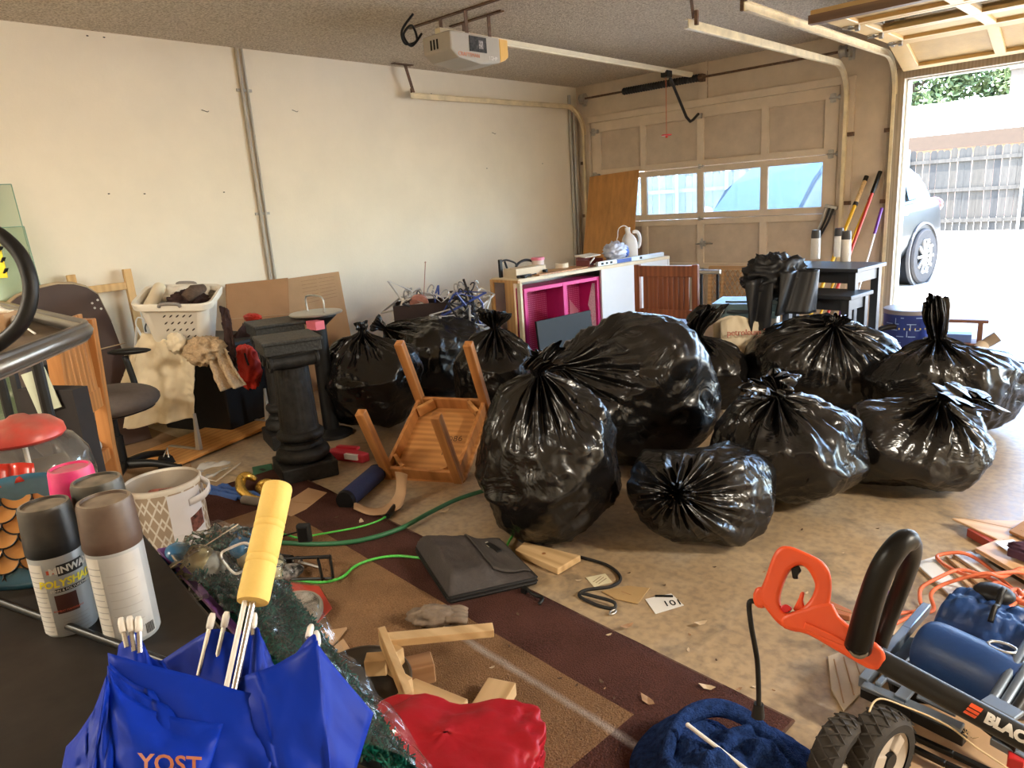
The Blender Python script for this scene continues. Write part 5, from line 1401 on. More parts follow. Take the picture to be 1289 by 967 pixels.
t2 = thing('dark_clothes', 'dark brown crumpled clothes heaped in the laundry basket', 'clothes', BM @ Vector((0, 0, .0)), t.rotation_euler.copy()); t2.scale = (.84, .84, .84); b = MB(); crumple(b, (.06, 0, .30), .15, (1.05, 1.0, .62), .3, 4, 31, 48, 28, flat=False); b.build('cloth_heap', m_dkcloth, t2, smooth=True)
b = MB(); b.tube([(.08, -.1, .37), (.13, -.05, .41), (.17, .03, .40)], [.04, .045, .03], 12); b.build('rolled_sock', mat('sock_brown', (.09, .06, .045), .95, vary=.3, scale=60), t2, smooth=True)
t2 = thing('white_roll', 'cream rolled towel lying in the left side of the laundry basket', 'towel', BM @ Vector((-.17, .02, .31)), t.rotation_euler.copy()); t2.scale = (.84, .84, .84); b = MB(); b.cyl((0, -.13, .0), (0, .14, .05), .045, n=18); b.ball((0, -.13, 0), .045, 16, 8); b.build('roll', m_cream, t2, smooth='auto'); b = MB(); b.lathe([(.0, 0), (.015, .0), (.03, 0)], 12, (0, .141, .05), Matrix.Rotation(-PI / 2, 3, 'X')); b.build('roll_end', m_cardd, t2)
t2 = thing('white_sheet', 'white cloth lining the back of the laundry basket', 'cloth', BM @ Vector((0, 0, 0)), t.rotation_euler.copy()); t2.scale = (.84, .84, .84); b = MB(); cloth_sheet(b, [(-.2, .05, .29), (.18, .05, .29), (.18, .17, .36), (-.2, .17, .36)], 24, 12, .04, 9, 4, n=(0, -.5, 1)); b.build('cloth', mat('white_cotton', (.72, .68, .60), .9), t2, smooth=True, solid=.004)
# cream cloth draped
t2 = thing('cream_drape', 'cream cotton cloth hanging in folds over the left of the black storage box', 'cloth', (0, 0, 0))
TLc, TRc, BRc, BLc = atd(180, 418, 4.28), atd(248, 440, 4.18), atd(243, 527, 4.22), atd(152, 541, 4.30)


def drape(b, TL, TR, BR, BL, nu, nv, folds, amp, seed, nrm):
    TL, TR, BR, BL = [Vector(q) for q in (TL, TR, BR, BL)]; nn = Vector(nrm).normalized()

    def fn(u, v):
        p = TL.lerp(TR, u).lerp(BL.lerp(BR, u), v)
        w = math.sin(folds * PI * (u + .12 * math.sin(3 * v + seed))) * amp * (.35 + .65 * v) + .018 * fbm((u * 5 + seed, v * 6, seed), 4)
        return p + nn * w
    return b.grid(fn, nu, nv)


b = MB(); drape(b, TLc, TRc, BRc, BLc, 60, 50, 4.5, .03, 2, -FWD); b.build('cloth', m_cream, t2, smooth=True, solid=.004)
b = MB(); crumple(b, tuple(atd(222, 432, 4.15)), .075, (1, .8, .9), .25, 4, 8, flat=False); b.build('gathered_knot', m_cream, t2, smooth=True)
b = MB(); drape(b, atd(182, 420, 4.3), atd(166, 440, 4.36), atd(147, 500, 4.40), atd(176, 500, 4.3), 20, 30, 2, .02, 5, -FWD); b.build('side_fold', m_cream, t2, smooth=True, solid=.004)
m_knit = mat('beige_waffle_knit', (.50, .36, .22), .95, vary=.25, scale=90, bump=.6, bscale=160)
t2 = thing('waffle_blanket', 'beige waffle knit blanket tumbling from under the laundry basket', 'blanket', (0, 0, 0))
b = MB(); crumple(b, tuple(atd(258, 442, 4.15)), .15, (1.05, .8, .62), .28, 4, 15, 50, 30, flat=False); b.build('cloth_heap', m_knit, t2, smooth=True)
b = MB(); drape(b, atd(258, 430, 4.12), atd(285, 440, 4.12), atd(308, 486, 4.10), atd(276, 492, 4.05), 40, 40, 4, .03, 7, -FWD); b.build('hanging_fold', m_knit, t2, smooth=True, solid=.01)
t2 = thing('dark_scarf', 'dark brown scarf hanging off the right of the laundry basket', 'scarf', (0, 0, 0)); b = MB(); drape(b, atd(277, 385, 4.3), atd(288, 390, 4.3), atd(298, 458, 4.2), atd(284, 440, 4.2), 16, 30, 2, .015, 9, -FWD); b.build('cloth', m_dkcloth, t2, smooth=True, solid=.012); b = MB(); drape(b, atd(284, 440, 4.2), atd(298, 458, 4.2), atd(300, 468, 4.2), atd(288, 462, 4.2), 8, 6, 2, .01, 9, -FWD); b.build('fringe', m_dkcloth, t2, solid=.006)
t2 = thing('red_bag', 'bright red crumpled bag tucked behind the black pedestals', 'bag', (0, 0, 0)); b = MB(); crumple(b, tuple(atd(311, 462, 4.55)), .13, (.9, .7, 1.15), .25, 3.5, 19, 40, 26, flat=False); b.build('bag_body', mat('bright_red_cloth', (.62, .035, .02), .6, vary=.08), t2, smooth=True); b = MB(); b.tube(smooth_path([atd(308, 445, 4.4), atd(310, 452, 4.38), atd(313, 460, 4.38)], 4), .006, 6); b.build('opening', m_dkcloth, t2)
t2 = thing('brown_post', 'brown wooden post end standing behind the red bag', 'post', at(322, 497) * 1.0, 0); t2.location.z = 0; b = MB(); b.box((0, 0, .24), (.04, .04, .48)); b.build('post', m_brownw, t2); b = MB(); b.box((0, 0, .485), (.05, .05, .012)); b.build('cap', m_brownw, t2)
# white hangers left of the cream cloth
for k, (q, d) in enumerate((((172, 412), 4.5), ((184, 418), 4.45))):
    p = atd(*q, d); t2 = thing('clothes_hanger', ('white plastic hanger standing behind the cream cloth, the left one', 'white plastic hanger behind the cream cloth, with a dark hook')[k], 'hanger', (0, 0, 0))
    b = MB(); b.tube([p + UPV * .0, p - UPV * .22 - RT * .06, p - UPV * .25 + RT * .08, p], .008, 6); b.build('hanger_body', m_white, t2, smooth='auto'); b = MB(); b.tube(smooth_path([p, p + UPV * .03, p + UPV * .06 + RT * .02, p + UPV * .05 + RT * .05, p + UPV * .03 + RT * .05], 4), .005, 6); b.build('hook', m_darksteel if k else m_white, t2, smooth=True)

# cardboard behind the pedestals -----------------------------
t = thing('cardboard_sheet', 'flattened brown cardboard box leaning on the wall behind the pedestals, printed side', 'cardboard', (0, 0, 0))
A_, B_, C_, D_ = atx(355, 352, .10), atx(426, 342, .10), atx(443, 432, .28), atx(372, 460, .28)
lowz = lambda p, k: Vector((p.x + .12 * k, p.y, .01))
b = MB(); vs = [A_, B_, C_, lowz(C_, 1), lowz(D_, 1), D_]; b.add(vs, [(0, 1, 2, 5), (5, 2, 3, 4)]); b.build('sheet', m_card, t, solid=.012)
b = MB()
for i in range(7):
    for s0, s1 in ((.3, .56), (.6, .88)):
        v = .06 + i * .045; P0 = A_.lerp(D_, v).lerp(B_.lerp(C_, v), s0); P1 = A_.lerp(D_, v).lerp(B_.lerp(C_, v), s1); n_x = Vector((.012, 0, .004)); b.bar(P0 + n_x, P1 + n_x, .006, .001)
b.build('printed_table', mat('brown_ink', (.16, .08, .04), .8), t)
t = thing('cardboard_sheet', 'darker brown cardboard panel behind the left pedestal', 'cardboard', (0, 0, 0))
A_, B_, C_, D_ = atx(284, 358, .14), atx(362, 350, .14), atx(364, 395, .22), atx(286, 402, .22)
b = MB(); b.add([A_, B_, C_, lowz(C_, 1), lowz(D_, 1), D_], [(0, 1, 2, 5), (5, 2, 3, 4)]); b.build('sheet', m_cardd, t, solid=.012)
b = MB(); b.bar(D_ + Vector((.01, 0, .0)), C_ + Vector((.01, 0, 0)), .01, .003); b.build('fold_line', m_card, t)
t = thing('red_cloth', 'red scrap lying behind the back pedestal top', 'cloth', (0, 0, 0)); b = MB(); crumple(b, tuple(atd(318, 400, 4.9)), .08, (1.3, .6, .4), .25, 4, 23, flat=False); b.build('cloth', MATS['bright_red_cloth'], t, smooth=True); b = MB(); crumple(b, tuple(atd(320, 470, 4.95)), .3, (.4, .6, 1.2), .15, 3, 24, flat=False); b.build('heap_below', m_dkcloth, t, smooth=True)
# round lid with wire handle on a stand behind the pedestals
p = at(395, 398, .78)
t = thing('round_tray_table', 'silver round tray with a wire hoop handle on a dark stand behind the pedestals', 'tray', (p.x - .1, p.y + .08, 0))
b = MB(); b.lathe([(0, .775), (.155, .775), (.16, .782), (.155, .788), (0, .786)], 36); b.build('tray', mat('dull_silver', (.42, .40, .36), .4, .6), t, smooth='auto')
b = MB(); b.tube(smooth_path([(-.09, 0, .785), (-.095, 0, .86), (-.06, 0, .885), (.06, 0, .885), (.095, 0, .86), (.09, 0, .785)], 5), .006, 8); b.build('hoop_handle', m_steel, t, smooth=True)
b = MB(); b.lathe([(.02, .0), (.13, .0), (.13, .02), (.05, .05), (.05, .70), (.12, .76), (.12, .775)], 24); b.build('stand', m_black, t, smooth='auto')
b = MB(); b.box((.12, -.09, .73), (.1, .06, .05)); b.build('pink_box', mat('pink_card', (.65, .15, .2), .6), t)

# pine shelf board with white brackets ------------------------
Bq = at(223, 584, .03); dB = (at(330, 539, .03) - Bq); dB.z = 0; dB.normalize()
t = thing('pine_shelf', 'knotty pine shelf board with two metal brackets lying on the floor', 'shelf', (Bq.x, Bq.y, .012), math.atan2(dB.y, dB.x))
b = MB(); b.box((.50, .21, .01), (1.0, .42, .02)); b.build('board', m_pine, t, bevel=.003)
m_brk = mat('bracket_grey', (.46, .42, .36), .45, .4, vary=.1)
for x in (.22, .80):
    b = MB(); b.bar((x, .05, .025), (x, .32, .025), .025, .006, up=(0, 0, 1)); b.build('bracket_foot', m_brk, t)
    b = MB(); b.add([(x - .012, .05, .022), (x + .012, .05, .022), (x + .012, .085, .022), (x - .012, .085, .022), (x - .008, .05, .25), (x + .008, .05, .25), (x + .008, .06, .25), (x - .008, .06, .25)], [(0, 1, 5, 4), (1, 2, 6, 5), (2, 3, 7, 6), (3, 0, 4, 7), (4, 5, 6, 7)]); b.build('bracket_arm', m_brk, t)

# crate of hangers on the back wall bag -----------------------
cr_c = atd(532, 392, 5.75)
t = thing('hanger_crate', 'dark open crate stuffed with hangers behind the matt trash bag', 'crate', (cr_c.x, cr_c.y, 0), VY + .1)
zc = cr_c.z - .07
b = MB(); w, d, h = .44, .30, .15
for s_ in (-1, 1):
    b.box((0, s_ * d / 2, zc + h / 2), (w, .01, h)); b.box((s_ * w / 2, 0, zc + h / 2), (.01, d, h))
b.box((0, 0, zc), (w, d, .01)); b.build('crate', mat('dark_maroon_plastic', (.035, .02, .02), .5), t)
b = MB(); b.box((0, .05, zc / 2), (w * .7, d * .5, zc)); b.build('stand_box', m_black, t)
b = MB(); b.cyl((-.02, -.08, zc + .14), (-.02, -.05, zc + .15), .075, n=24); b.build('pink_ball', mat('pink_brown', (.45, .2, .16), .5, vary=.3, scale=20), t)
m_hw = mat('hanger_white', (.62, .60, .58), .4); m_hb = mat('hanger_blue', (.05, .09, .38), .35); m_hk = mat('hanger_black', (.03, .028, .03), .4)
hr = random.Random(17)


def hanger_mesh(m_, shp):
    b = MB(); h_, w_ = .11, .2
    b.tube([(-w_, 0, -h_), (w_, 0, -h_), (.03, 0, 0), (-.03, 0, 0)], .009, 6, closed=True)
    o = b.build('hanger_body', m_, None, smooth='auto')
    b = MB(); b.tube(smooth_path([(0, 0, 0), (0, 0, .04), (.02, 0, .075), (.045, 0, .06), (.045, 0, .04)], 4), .0055, 6)
    k = b.build('hook', m_steel if m_ is not m_hk else m_, None, smooth=True)
    return o, k


protos = []
for m_, nm in ((m_hw, 'white'), (m_hb, 'blue'), (m_hk, 'black')):
    o, k = hanger_mesh(m_, 0); protos.append((o.data, k.data, nm)); bpy.data.objects.remove(o); bpy.data.objects.remove(k)
for i in range(34):
    md_, mk_, nm = protos[[0, 0, 0, 1, 2][hr.randrange(5)]]
    if i < 8: p = Vector((cr_c.x, cr_c.y, cr_c.z + .10)) + RT * hr.uniform(-.16, .16) + FWD * hr.uniform(-.06, .1) + UPV * hr.uniform(-.02, .06)
    else:
        f = hr.random(); p = atd(572 + 34 * hr.random(), 365 + 45 * f, 5.45) + UPV * hr.uniform(-.03, .02) + FWD * hr.uniform(-.06, .15)
    o = thing('clothes_hanger', '%s plastic hanger in the tangle of hangers %s' % (nm, 'sticking out of the dark crate' if i < 8 else 'between the crate and the low cabinet'), 'hanger', p, (hr.uniform(-.7, .7), hr.uniform(-1.0, 1.0), hr.uniform(0, 3.1)), '%s hangers %s' % (nm, 'in the crate' if i < 8 else 'beside the cabinet'))
    for dta, n2 in ((md_, 'hanger_body'), (mk_, 'hook')):
        c_ = bpy.data.objects.new(n2, dta); COL.objects.link(c_); c_.parent = o
t = thing('hanger_bin', 'grey bin holding up the tangle of hangers beside the low cabinet', 'bin', (lambda q: (q.x, q.y, 0))(atd(590, 400, 5.55)), VY); b = MB(); b.lathe([(.16, 0), (.2, .45), (.19, .45), (.15, .01)], 24); b.build('bin', mat('grey_bin', (.25, .25, .27), .5), t, smooth='auto'); b = MB(); b.lathe([(.19, .44), (.21, .44), (.21, .46), (.19, .46)], 24, cap=False); b.build('rim', MATS['grey_bin'], t)
b = MB(); b.cyl((0, 0, 0), (.06, 0, .42), .004, n=6); t = thing('wire_rod', 'thin copper rod sticking up out of the hanger crate', 'rod', (cr_c.x, cr_c.y, cr_c.z - .03), VY); b.build('rod', mat('copper_wire', (.5, .28, .2), .5), t); b = MB(); b.ball((.06, 0, .42), .007, 8, 6); b.build('tip', MATS['copper_wire'], t)
# ================================================================ floor: rug, cords, litter
RA = math.atan2(-.23, 2.59)
m_rug = bpy.data.materials.new('brown_square_rug'); n_, l_, b_ = nodes_of(m_rug)
b_.inputs['Roughness'].default_value = .95; b_.inputs['Specular IOR Level'].default_value = .08
tc = n_.new('ShaderNodeTexCoord'); sp = n_.new('ShaderNodeSeparateXYZ'); l_.new(tc.outputs['Object'], sp.inputs[0])


def mth(op, a, c=None, clamp=False):
    q = n_.new('ShaderNodeMath'); q.operation = op; q.use_clamp = clamp
    for i, v in enumerate((a, c)):
        if v is None: continue
        if isinstance(v, (int, float)): q.inputs[i].default_value = v
        else: l_.new(v, q.inputs[i])
    return q.outputs[0]


def rect(x0, x1, y0, y1):
    a = mth('MULTIPLY', mth('GREATER_THAN', sp.outputs['X'], x0), mth('LESS_THAN', sp.outputs['X'], x1))
    c = mth('MULTIPLY', mth('GREATER_THAN', sp.outputs['Y'], y0), mth('LESS_THAN', sp.outputs['Y'], y1))
    return mth('MULTIPLY', a, c)


tan = mth('MAXIMUM', rect(.12, 2.29, -1.2, -.262), rect(2.62, 4, -1.2, -.262))
nz = n_.new('ShaderNodeTexNoise'); nz.inputs['Scale'].default_value = 230; nz.inputs['Detail'].default_value = 3; l_.new(tc.outputs['Object'], nz.inputs['Vector'])
nz2 = n_.new('ShaderNodeTexNoise'); nz2.inputs['Scale'].default_value = 6; nz2.inputs['Detail'].default_value = 6; l_.new(tc.outputs['Object'], nz2.inputs['Vector'])
mx = n_.new('ShaderNodeMix'); mx.data_type = 'RGBA'; mx.inputs['A'].default_value = (.085, .036, .028, 1); mx.inputs['B'].default_value = (.24, .135, .07, 1); l_.new(tan, mx.inputs['Factor'])
mr = n_.new('ShaderNodeMapRange'); mr.inputs['From Min'].default_value = .3; mr.inputs['From Max'].default_value = .7; mr.inputs['To Min'].default_value = .55; mr.inputs['To Max'].default_value = 1.5
l_.new(mth('ADD', mth('MULTIPLY', nz.outputs['Fac'], .65), mth('MULTIPLY', nz2.outputs['Fac'], .35)), mr.inputs['Value'])
m2 = n_.new('ShaderNodeMix'); m2.data_type = 'RGBA'; m2.blend_type = 'MULTIPLY'; m2.inputs['Factor'].default_value = 1; l_.new(mx.outputs['Result'], m2.inputs['A']); l_.new(mr.outputs[0], m2.inputs['B'])
# streak of spilt white powder
dv = mth('ABSOLUTE', mth('ADD', mth('ADD', sp.outputs['Y'], .345), mth('MULTIPLY', mth('SUBTRACT', nz2.outputs['Fac'], .5), .03)))
st = mth('MULTIPLY', mth('SUBTRACT', 1, mth('MULTIPLY', dv, 55), True), mth('MULTIPLY', rect(1.58, 3.0, -1, 0), mth('MULTIPLY', nz2.outputs['Fac'], 1.1)), True)
m3_ = n_.new('ShaderNodeMix'); m3_.data_type = 'RGBA'; l_.new(st, m3_.inputs['Factor']); l_.new(m2.outputs['Result'], m3_.inputs['A']); m3_.inputs['B'].default_value = (.55, .50, .46, 1)
l_.new(m3_.outputs['Result'], b_.inputs['Base Color'])
bp = n_.new('ShaderNodeBump'); bp.inputs['Strength'].default_value = .9; bp.inputs['Distance'].default_value = .012; l_.new(nz.outputs['Fac'], bp.inputs['Height']); l_.new(bp.outputs[0], b_.inputs['Normal'])
t = thing('area_rug', 'large brown rug with tan rectangles lying on the concrete in the foreground', 'rug', (2.11, -5.27, 0), RA)
b = MB(); b.grid(lambda u, v: Vector((-.35 + 2.95 * u, -1.5 + 1.5 * v, .011 + .0025 * fbm((u * 14, v * 6, 2), 3))), 70, 30); b.build('pile', m_rug, t, smooth=True, solid=.006)
b = MB(); b.tube([(-.35, -.003, .008), (2.6, -.003, .008), (2.6, -1.5, .008)], .007, 6); b.build('bound_edge', mat('rug_binding', (.10, .05, .035), .95, vary=.3, scale=60), t)
b = MB(); b.prism([tuple(at(*q).xy) for q in ((132, 520), (232, 555), (258, 650), (70, 660), (40, 560))], .001, .006); tag(b.build('cardboard_sheet', mat('floor_cardboard', (.26, .155, .08), .9, vary=.15, scale=6)), 'brown flattened cardboard on the floor under the office chair', 'cardboard')


def floor_path(name, label, cat_, px, r, m, zz=None, n=8, rugz=.014, k=8):
    pts = []
    for i, q in enumerate(px):
        z = (q[2] if len(q) > 2 else rugz) + r
        pts.append(at(q[0], q[1], z))
    t = thing(name, label, cat_, (pts[0].x, pts[0].y, 0))
    b = MB(); b.tube([p - t.location for p in smooth_path(pts, k)], r, n); b.build('line', m, t, smooth=True)
    return t


m_hose = mat('dark_green_hose', (.03, .14, .06), .45, vary=.15, scale=15); m_lg = mat('bright_green_cord', (.09, .52, .08), .45, vary=.25, scale=120)
t = floor_path('garden_hose', 'thick dark green garden hose running across the rug to the big trash bag', 'hose', [(255, 683), (300, 681), (350, 683), (400, 685), (450, 681), (500, 667), (540, 646), (575, 629), (612, 617), (640, 612)], .0105, m_hose)
t = floor_path('extension_lead', 'bright green cord ending in a black plug near the upturned table', 'cord', [(300, 690), (350, 673), (375, 677), (400, 673), (450, 664), (478, 655), (490, 647)], .0045, m_lg)
b = MB(); a, c = at(488, 650, .022), at(500, 634, .022); b.cyl(a - t.location, c - t.location, .013, .016, n=10); b.build('plug', m_black, t, smooth='auto')
floor_path('extension_lead', 'bright green cord snaking from the wire frame to the black laptop bag', 'cord', [(330, 726), (378, 731), (405, 733), (430, 727), (447, 713), (470, 704), (500, 700), (540, 703), (580, 700), (628, 694), (643, 678), (653, 662)], .0055, m_lg)
# black strap with clip
t = floor_path('shoulder_strap', 'black shoulder strap with a metal clip looping over the concrete', 'strap', [(651, 664, 0), (652, 678, 0), (676, 689, 0), (705, 695, 0), (733, 702, 0), (765, 712, 0), (781, 727, 0), (770, 738, 0), (737, 743, 0), (730, 751, 0), (752, 762, 0), (772, 766, 0), (772, 758, .01), (745, 750, .012), (732, 747, .012)], .006, mat('black_webbing', (.016, .015, .015), .8, vary=.2), rugz=0)
b = MB(); p = at(771, 771, .008) - t.location; b.tube(smooth_path([p + Vector((0, .02, 0)), p + Vector((.008, 0, 0)), p + Vector((.0, -.015, 0)), p + Vector((-.008, 0, 0))], 4, True), .0035, 6, closed=True); b.build('metal_clip', m_steel, t, smooth=True)


def flat(name, label, cat_, px, th, m, z=0.0, edge=None, curl=0.0):
    P = [at(q[0], q[1], z + th) for q in px]; c = sum(P, Vector()) / len(P)
    t = thing(name, label, cat_, (c.x, c.y, z)); b = MB(); b.prism([((p - c).x, (p - c).y) for p in P], .0015, th); o = b.build('sheet', m, t, bevel=min(.003, th * .3))
    return t


t = flat('wood_offcut', 'pale wood offcut with an angled end lying on the strap', 'offcut', ((648, 692), (660, 682), (731, 699), (702, 716)), .028, m_cut, .0)
b = MB(); b.cyl((0, 0, .0281), (0, 0, .0286), .008, n=10); b.build('knot', m_oak, t)
t = flat('paper_note', 'small pale yellow paper slip on the concrete inside the strap loop', 'paper', ((737, 727), (762, 722), (771, 733), (748, 739)), .003, mat('pale_note', (.62, .56, .38), .8, vary=.06)); b = MB()
for i in range(3): b.box((-.01 + i * .012, 0, .0033), (.002, .05, .0004))
b.build('ruled_line', mat('brown_ink', (.16, .08, .04)), t)
t = flat('thin_board', 'thin tan fibreboard scrap on the concrete beside the strap', 'board', ((757, 744), (790, 737), (818, 740), (803, 760), (775, 754)), .005, mat('tan_fibreboard', (.38, .24, .10), .8, vary=.1)); b = MB(); b.box((0, 0, .0053), (.04, .003, .0006)); b.build('scratch', m_cardd, t)
t = flat('number_card', 'white card with bold black figures lying on the concrete', 'card', ((812, 754), (845, 747), (861, 762), (825, 773)), .003, mat('white_card', (.68, .66, .62)))
text_mesh('figures', '101', .045, m_black, t, M=Matrix.Translation((.025, .015, .0035)) @ Matrix.Rotation(VY + .1, 4, 'Z'))
b = MB(); b.box((-.02, .035, .004), (.06, .012, .002), (0, 0, .6)); b.build('black_tab', m_black, t)
t = flat('cardboard_flap', 'tan cardboard flap lying on the rug before the pedestal', 'cardboard', ((366, 650), (345, 642), (388, 614), (412, 620), (385, 641)), .004, m_card, .012); b = MB(); b.box((0, 0, .0043), (.10, .003, .0008), (0, 0, .4)); b.build('crease', m_cardd, t)
t = flat('green_card', 'small green card lying at the foot of the black pedestal', 'card', ((317, 588), (342, 583), (344, 594), (319, 601)), .01, mat('green_card', (.03, .12, .06), .5)); b = MB(); b.box((0, 0, .0105), (.04, .02, .001)); b.build('dark_print', m_black, t)
# leaves and chips
lr = random.Random(5)
m_lf = [mat('dry_leaf', (.34, .20, .11), .8, vary=.3, scale=40), mat('pale_chip', (.55, .42, .28), .8, vary=.2), mat('dark_chip', (.10, .055, .03), .8)]
big = {(789, 789): 'curled tan dry leaf on the concrete beside the rug edge', (882, 785): 'tan dry leaf on the concrete below the white card', (815, 884): 'pale dry leaf lying on the rug near the blue towel', (890, 867): 'pale dry leaf at the rug edge above the blue towel', (992, 937): 'pale chip at the rug corner beside the blue towel', (560, 644): 'pale wood chip on the rug by the navy speaker', (503, 632 - 0): 'pale leaf by the brown paper strip', (455, 657): 'pale chip beside the green cord'}
pts = list(big.items()) + [((x, y), None) for x, y in [(lr.uniform(640, 1060), lr.uniform(690, 880)) for _ in range(26)] + [(lr.uniform(420, 800), lr.uniform(640, 900)) for _ in range(14)] + [(lr.uniform(990, 1200), lr.uniform(650, 700)) for _ in range(6)]]
for i, (q, lab) in enumerate(pts):
    p = at(q[0], q[1], .014 if (lab or q[0] < 640) else .002); s = lr.uniform(.022, .03) if lab else lr.uniform(.005, .012); a = lr.uniform(0, 6)
    if p.y < -5.45: p.z = .017
    b = MB(); b.add([Vector((s * x * math.cos(a) - s * y * math.sin(a), s * x * math.sin(a) + s * y * math.cos(a), z * s)) for x, y, z in ((-1, 0, .35), (-.3, -.42, .1), (.5, -.3, .06), (1, .05, .3), (.4, .4, .12), (-.4, .4, .08), (0, 0, .0))], [(0, 1, 6), (1, 2, 6), (2, 3, 6), (3, 4, 6), (4, 5, 6), (5, 0, 6)])
    o = b.build('dry_leaf' if lab else 'wood_chip', m_lf[i % 3 if not lab else (0 if i % 2 == 0 else 1)], None, solid=.0012); o.location = p
    tag(o, lab or ('tiny chip scattered on the floor of the garage'), 'leaf' if lab else 'chip', None if lab else 'scattered chips')

# black laptop bag -------------------------------------------
A_, B_, C_, D_ = at(566, 766, .0), at(678, 740, .0), at(632, 692, .0), at(524, 700, .0)
t = thing('laptop_bag', 'black soft laptop bag lying flat on the rug with its flap half turned over', 'bag', ((A_ + C_) / 2).to_tuple()); t.location.z = .012
O = (A_ + C_) / 2
m_bagc = mat('black_nylon', (.012, .010, .010), .75, vary=.2, scale=50, bump=.2, bscale=200)
m_bagc2 = mat('dark_grey_nylon', (.045, .037, .035), .7, vary=.15, scale=40, bump=.25, bscale=150)
ins = lambda u, v: A_.lerp(B_, u).lerp(D_.lerp(C_, u), v) - O
b = MB(); rim = [ins(u, v) for u, v in ((.02, 0), (.98, 0), (1, .03), (1, .97), (.97, 1), (.03, 1), (0, .97), (0, .03))]
vs = [Vector((p.x, p.y, z)) for z in (0, .035) for p in rim]; n = len(rim)
b.add(vs, [tuple(range(n))[::-1], tuple(range(n, 2 * n))] + [(i, (i + 1) % n, (i + 1) % n + n, i + n) for i in range(n)]); b.build('body', m_bagc, t, bevel=.012, smooth='auto')
b = MB()


def bagtop(u, v):
    p = ins(u * .97 + .005, v); e = min(u, 1 - u, v, 1 - v); k = min(1, e / .14)
    z = .034 + .075 * (1 - (1 - k) ** 2) * (1.0 - .72 * u) * (1 if u < .5 else max(.35, 1 - (u - .5) * 2.2)) + .010 * fbm((u * 4, v * 4, 3), 4) * k + .016 * math.exp(-((u - .45 - .12 * v) / .07) ** 2) * k
    return Vector((p.x, p.y, z))


b.grid(bagtop, 40, 40); b.build('front_pocket', m_bagc2, t, smooth=True)
b = MB(); b.grid(lambda u, v: bagtop(.56 + .43 * u, .10 + .86 * v) + Vector((0, 0, .007)), 18, 18); b.build('flap', mat('flap_brown_grey', (.05, .042, .038), .8, vary=.1, bump=.2, bscale=200), t, smooth=True, solid=.005)
p = bagtop(.80, .66); b = MB(); b.box((p.x, p.y, p.z + .011), (.09, .022, .008), (0, 0, VY - 1.0)); b.build('handle_slot', m_black, t, bevel=.002)
p = bagtop(.77, .74); b = MB(); b.box((p.x, p.y, p.z + .013), (.045, .022, .004), (0, 0, VY - 1.0)); b.build('silver_badge', mat('silver_badge', (.6, .58, .5), .3, .6), t)
for z in (.012, .026):
    b = MB(); b.tube([Vector((p.x * 1.004, p.y * 1.004, z)) for p in rim], .004, 6, closed=True); b.build('piping', m_black, t)
p = at(672, 757, .0); t = thing('plastic_clip', 'small black broken plastic clip lying before the laptop bag', 'clip', (p.x, p.y, .014)); b = MB(); b.tube(smooth_path([(-.05, .0, .012), (-.04, .01, .016), (0, 0, .012), (.04, .0, .014), (.05, -.02, .012), (.05, -.03, .008)], 4), .007, 6); b.build('clip', m_black, t, smooth=True); b = MB(); b.box((-.045, .005, .012), (.02, .02, .018)); b.build('snap', m_black, t)

# blue towel and white stick ---------------------------------
c = at(912, 965, .06)
t = thing('blue_towel', 'dark blue terry towel heaped on the corner of the rug', 'towel', (c.x, c.y, .014), VY)
m_tow = mat('blue_terry', (.018, .045, .16), .95, vary=.5, scale=60, bump=1.0, bscale=220, spec=.1)
b = MB()


def tow(u, v):
    a = 2 * PI * u; r = .02 + .21 * v
    x, y = r * math.cos(a) * .95, r * math.sin(a) * .85
    z = .085 * (1 - v ** 2.2) + .055 * (1 - v) * fbm((x * 9, y * 9, 2), 3) + .035 * math.sin(5 * a + 6 * v) * v * (1 - v) * 1.6 + .02 * abs(fbm((x * 16, y * 16, 5), 3)) * (1 - v * .6)
    return Vector((x * (1 + .12 * math.sin(3 * a + 1)), y * (1 + .14 * math.sin(4 * a)), max(.003, z)))


b.grid(tow, 90, 46, True); b.build('cloth', m_tow, t, smooth=True, solid=.008)
b = MB(); b.tube(smooth_path([(-.15, -.02, .05), (-.08, .10, .085), (.02, .14, .09), (.10, .09, .08), (.16, -.02, .05)], 6), [.012 + .010 * math.sin(PI * i / 24) for i in range(25)], 10); b.build('rolled_fold', m_tow, t, smooth=True)
a, c = at(866, 913, .13), at(960, 985, .11); t = thing('white_stick', 'thin white plastic stick lying across the blue towel', 'stick', (a.x, a.y, 0)); b = MB(); b.cyl(a - t.location, c - t.location, .005, n=8); b.build('rod', m_white, t); b = MB(); b.ball(a - t.location, .006, 8, 6); b.build('tip', m_white, t)

# gold foil, blue cloth, speaker, paper strip, toy ------------
m_gold = mat('gold_foil', (.75, .50, .12), .22, .85, vary=.1, bump=.5, bscale=60)
t = thing('foil_balloon', 'crumpled gold foil balloon hook shape behind the yellow handle', 'balloon', at(312, 622, .03)); O = t.location.copy()
b = MB(); b.tube([p - O for p in smooth_path([at(322, 604, .06), at(312, 599, .09), at(304, 603, .08), at(303, 615, .06), at(312, 624, .04), at(325, 627, .03), at(338, 624, .03)], 6)], [.008 + .018 * math.sin(PI * min(1, (i + 3) / 34)) for i in range(37)], 10); b.build('foil_tube', m_gold, t, smooth=True)
t = thing('foil_balloon', 'crumpled gold foil balloon ring right behind the yellow handle', 'balloon', at(336, 615, .03)); O = t.location.copy()
b = MB(); b.tube([p - O for p in smooth_path([at(326, 614, .03), at(332, 608, .05), at(341, 608, .05), at(347, 614, .04), at(344, 620, .03), at(334, 621, .025)], 6, True)], .02, 10, closed=True); b.build('foil_tube', m_gold, t, smooth=True)
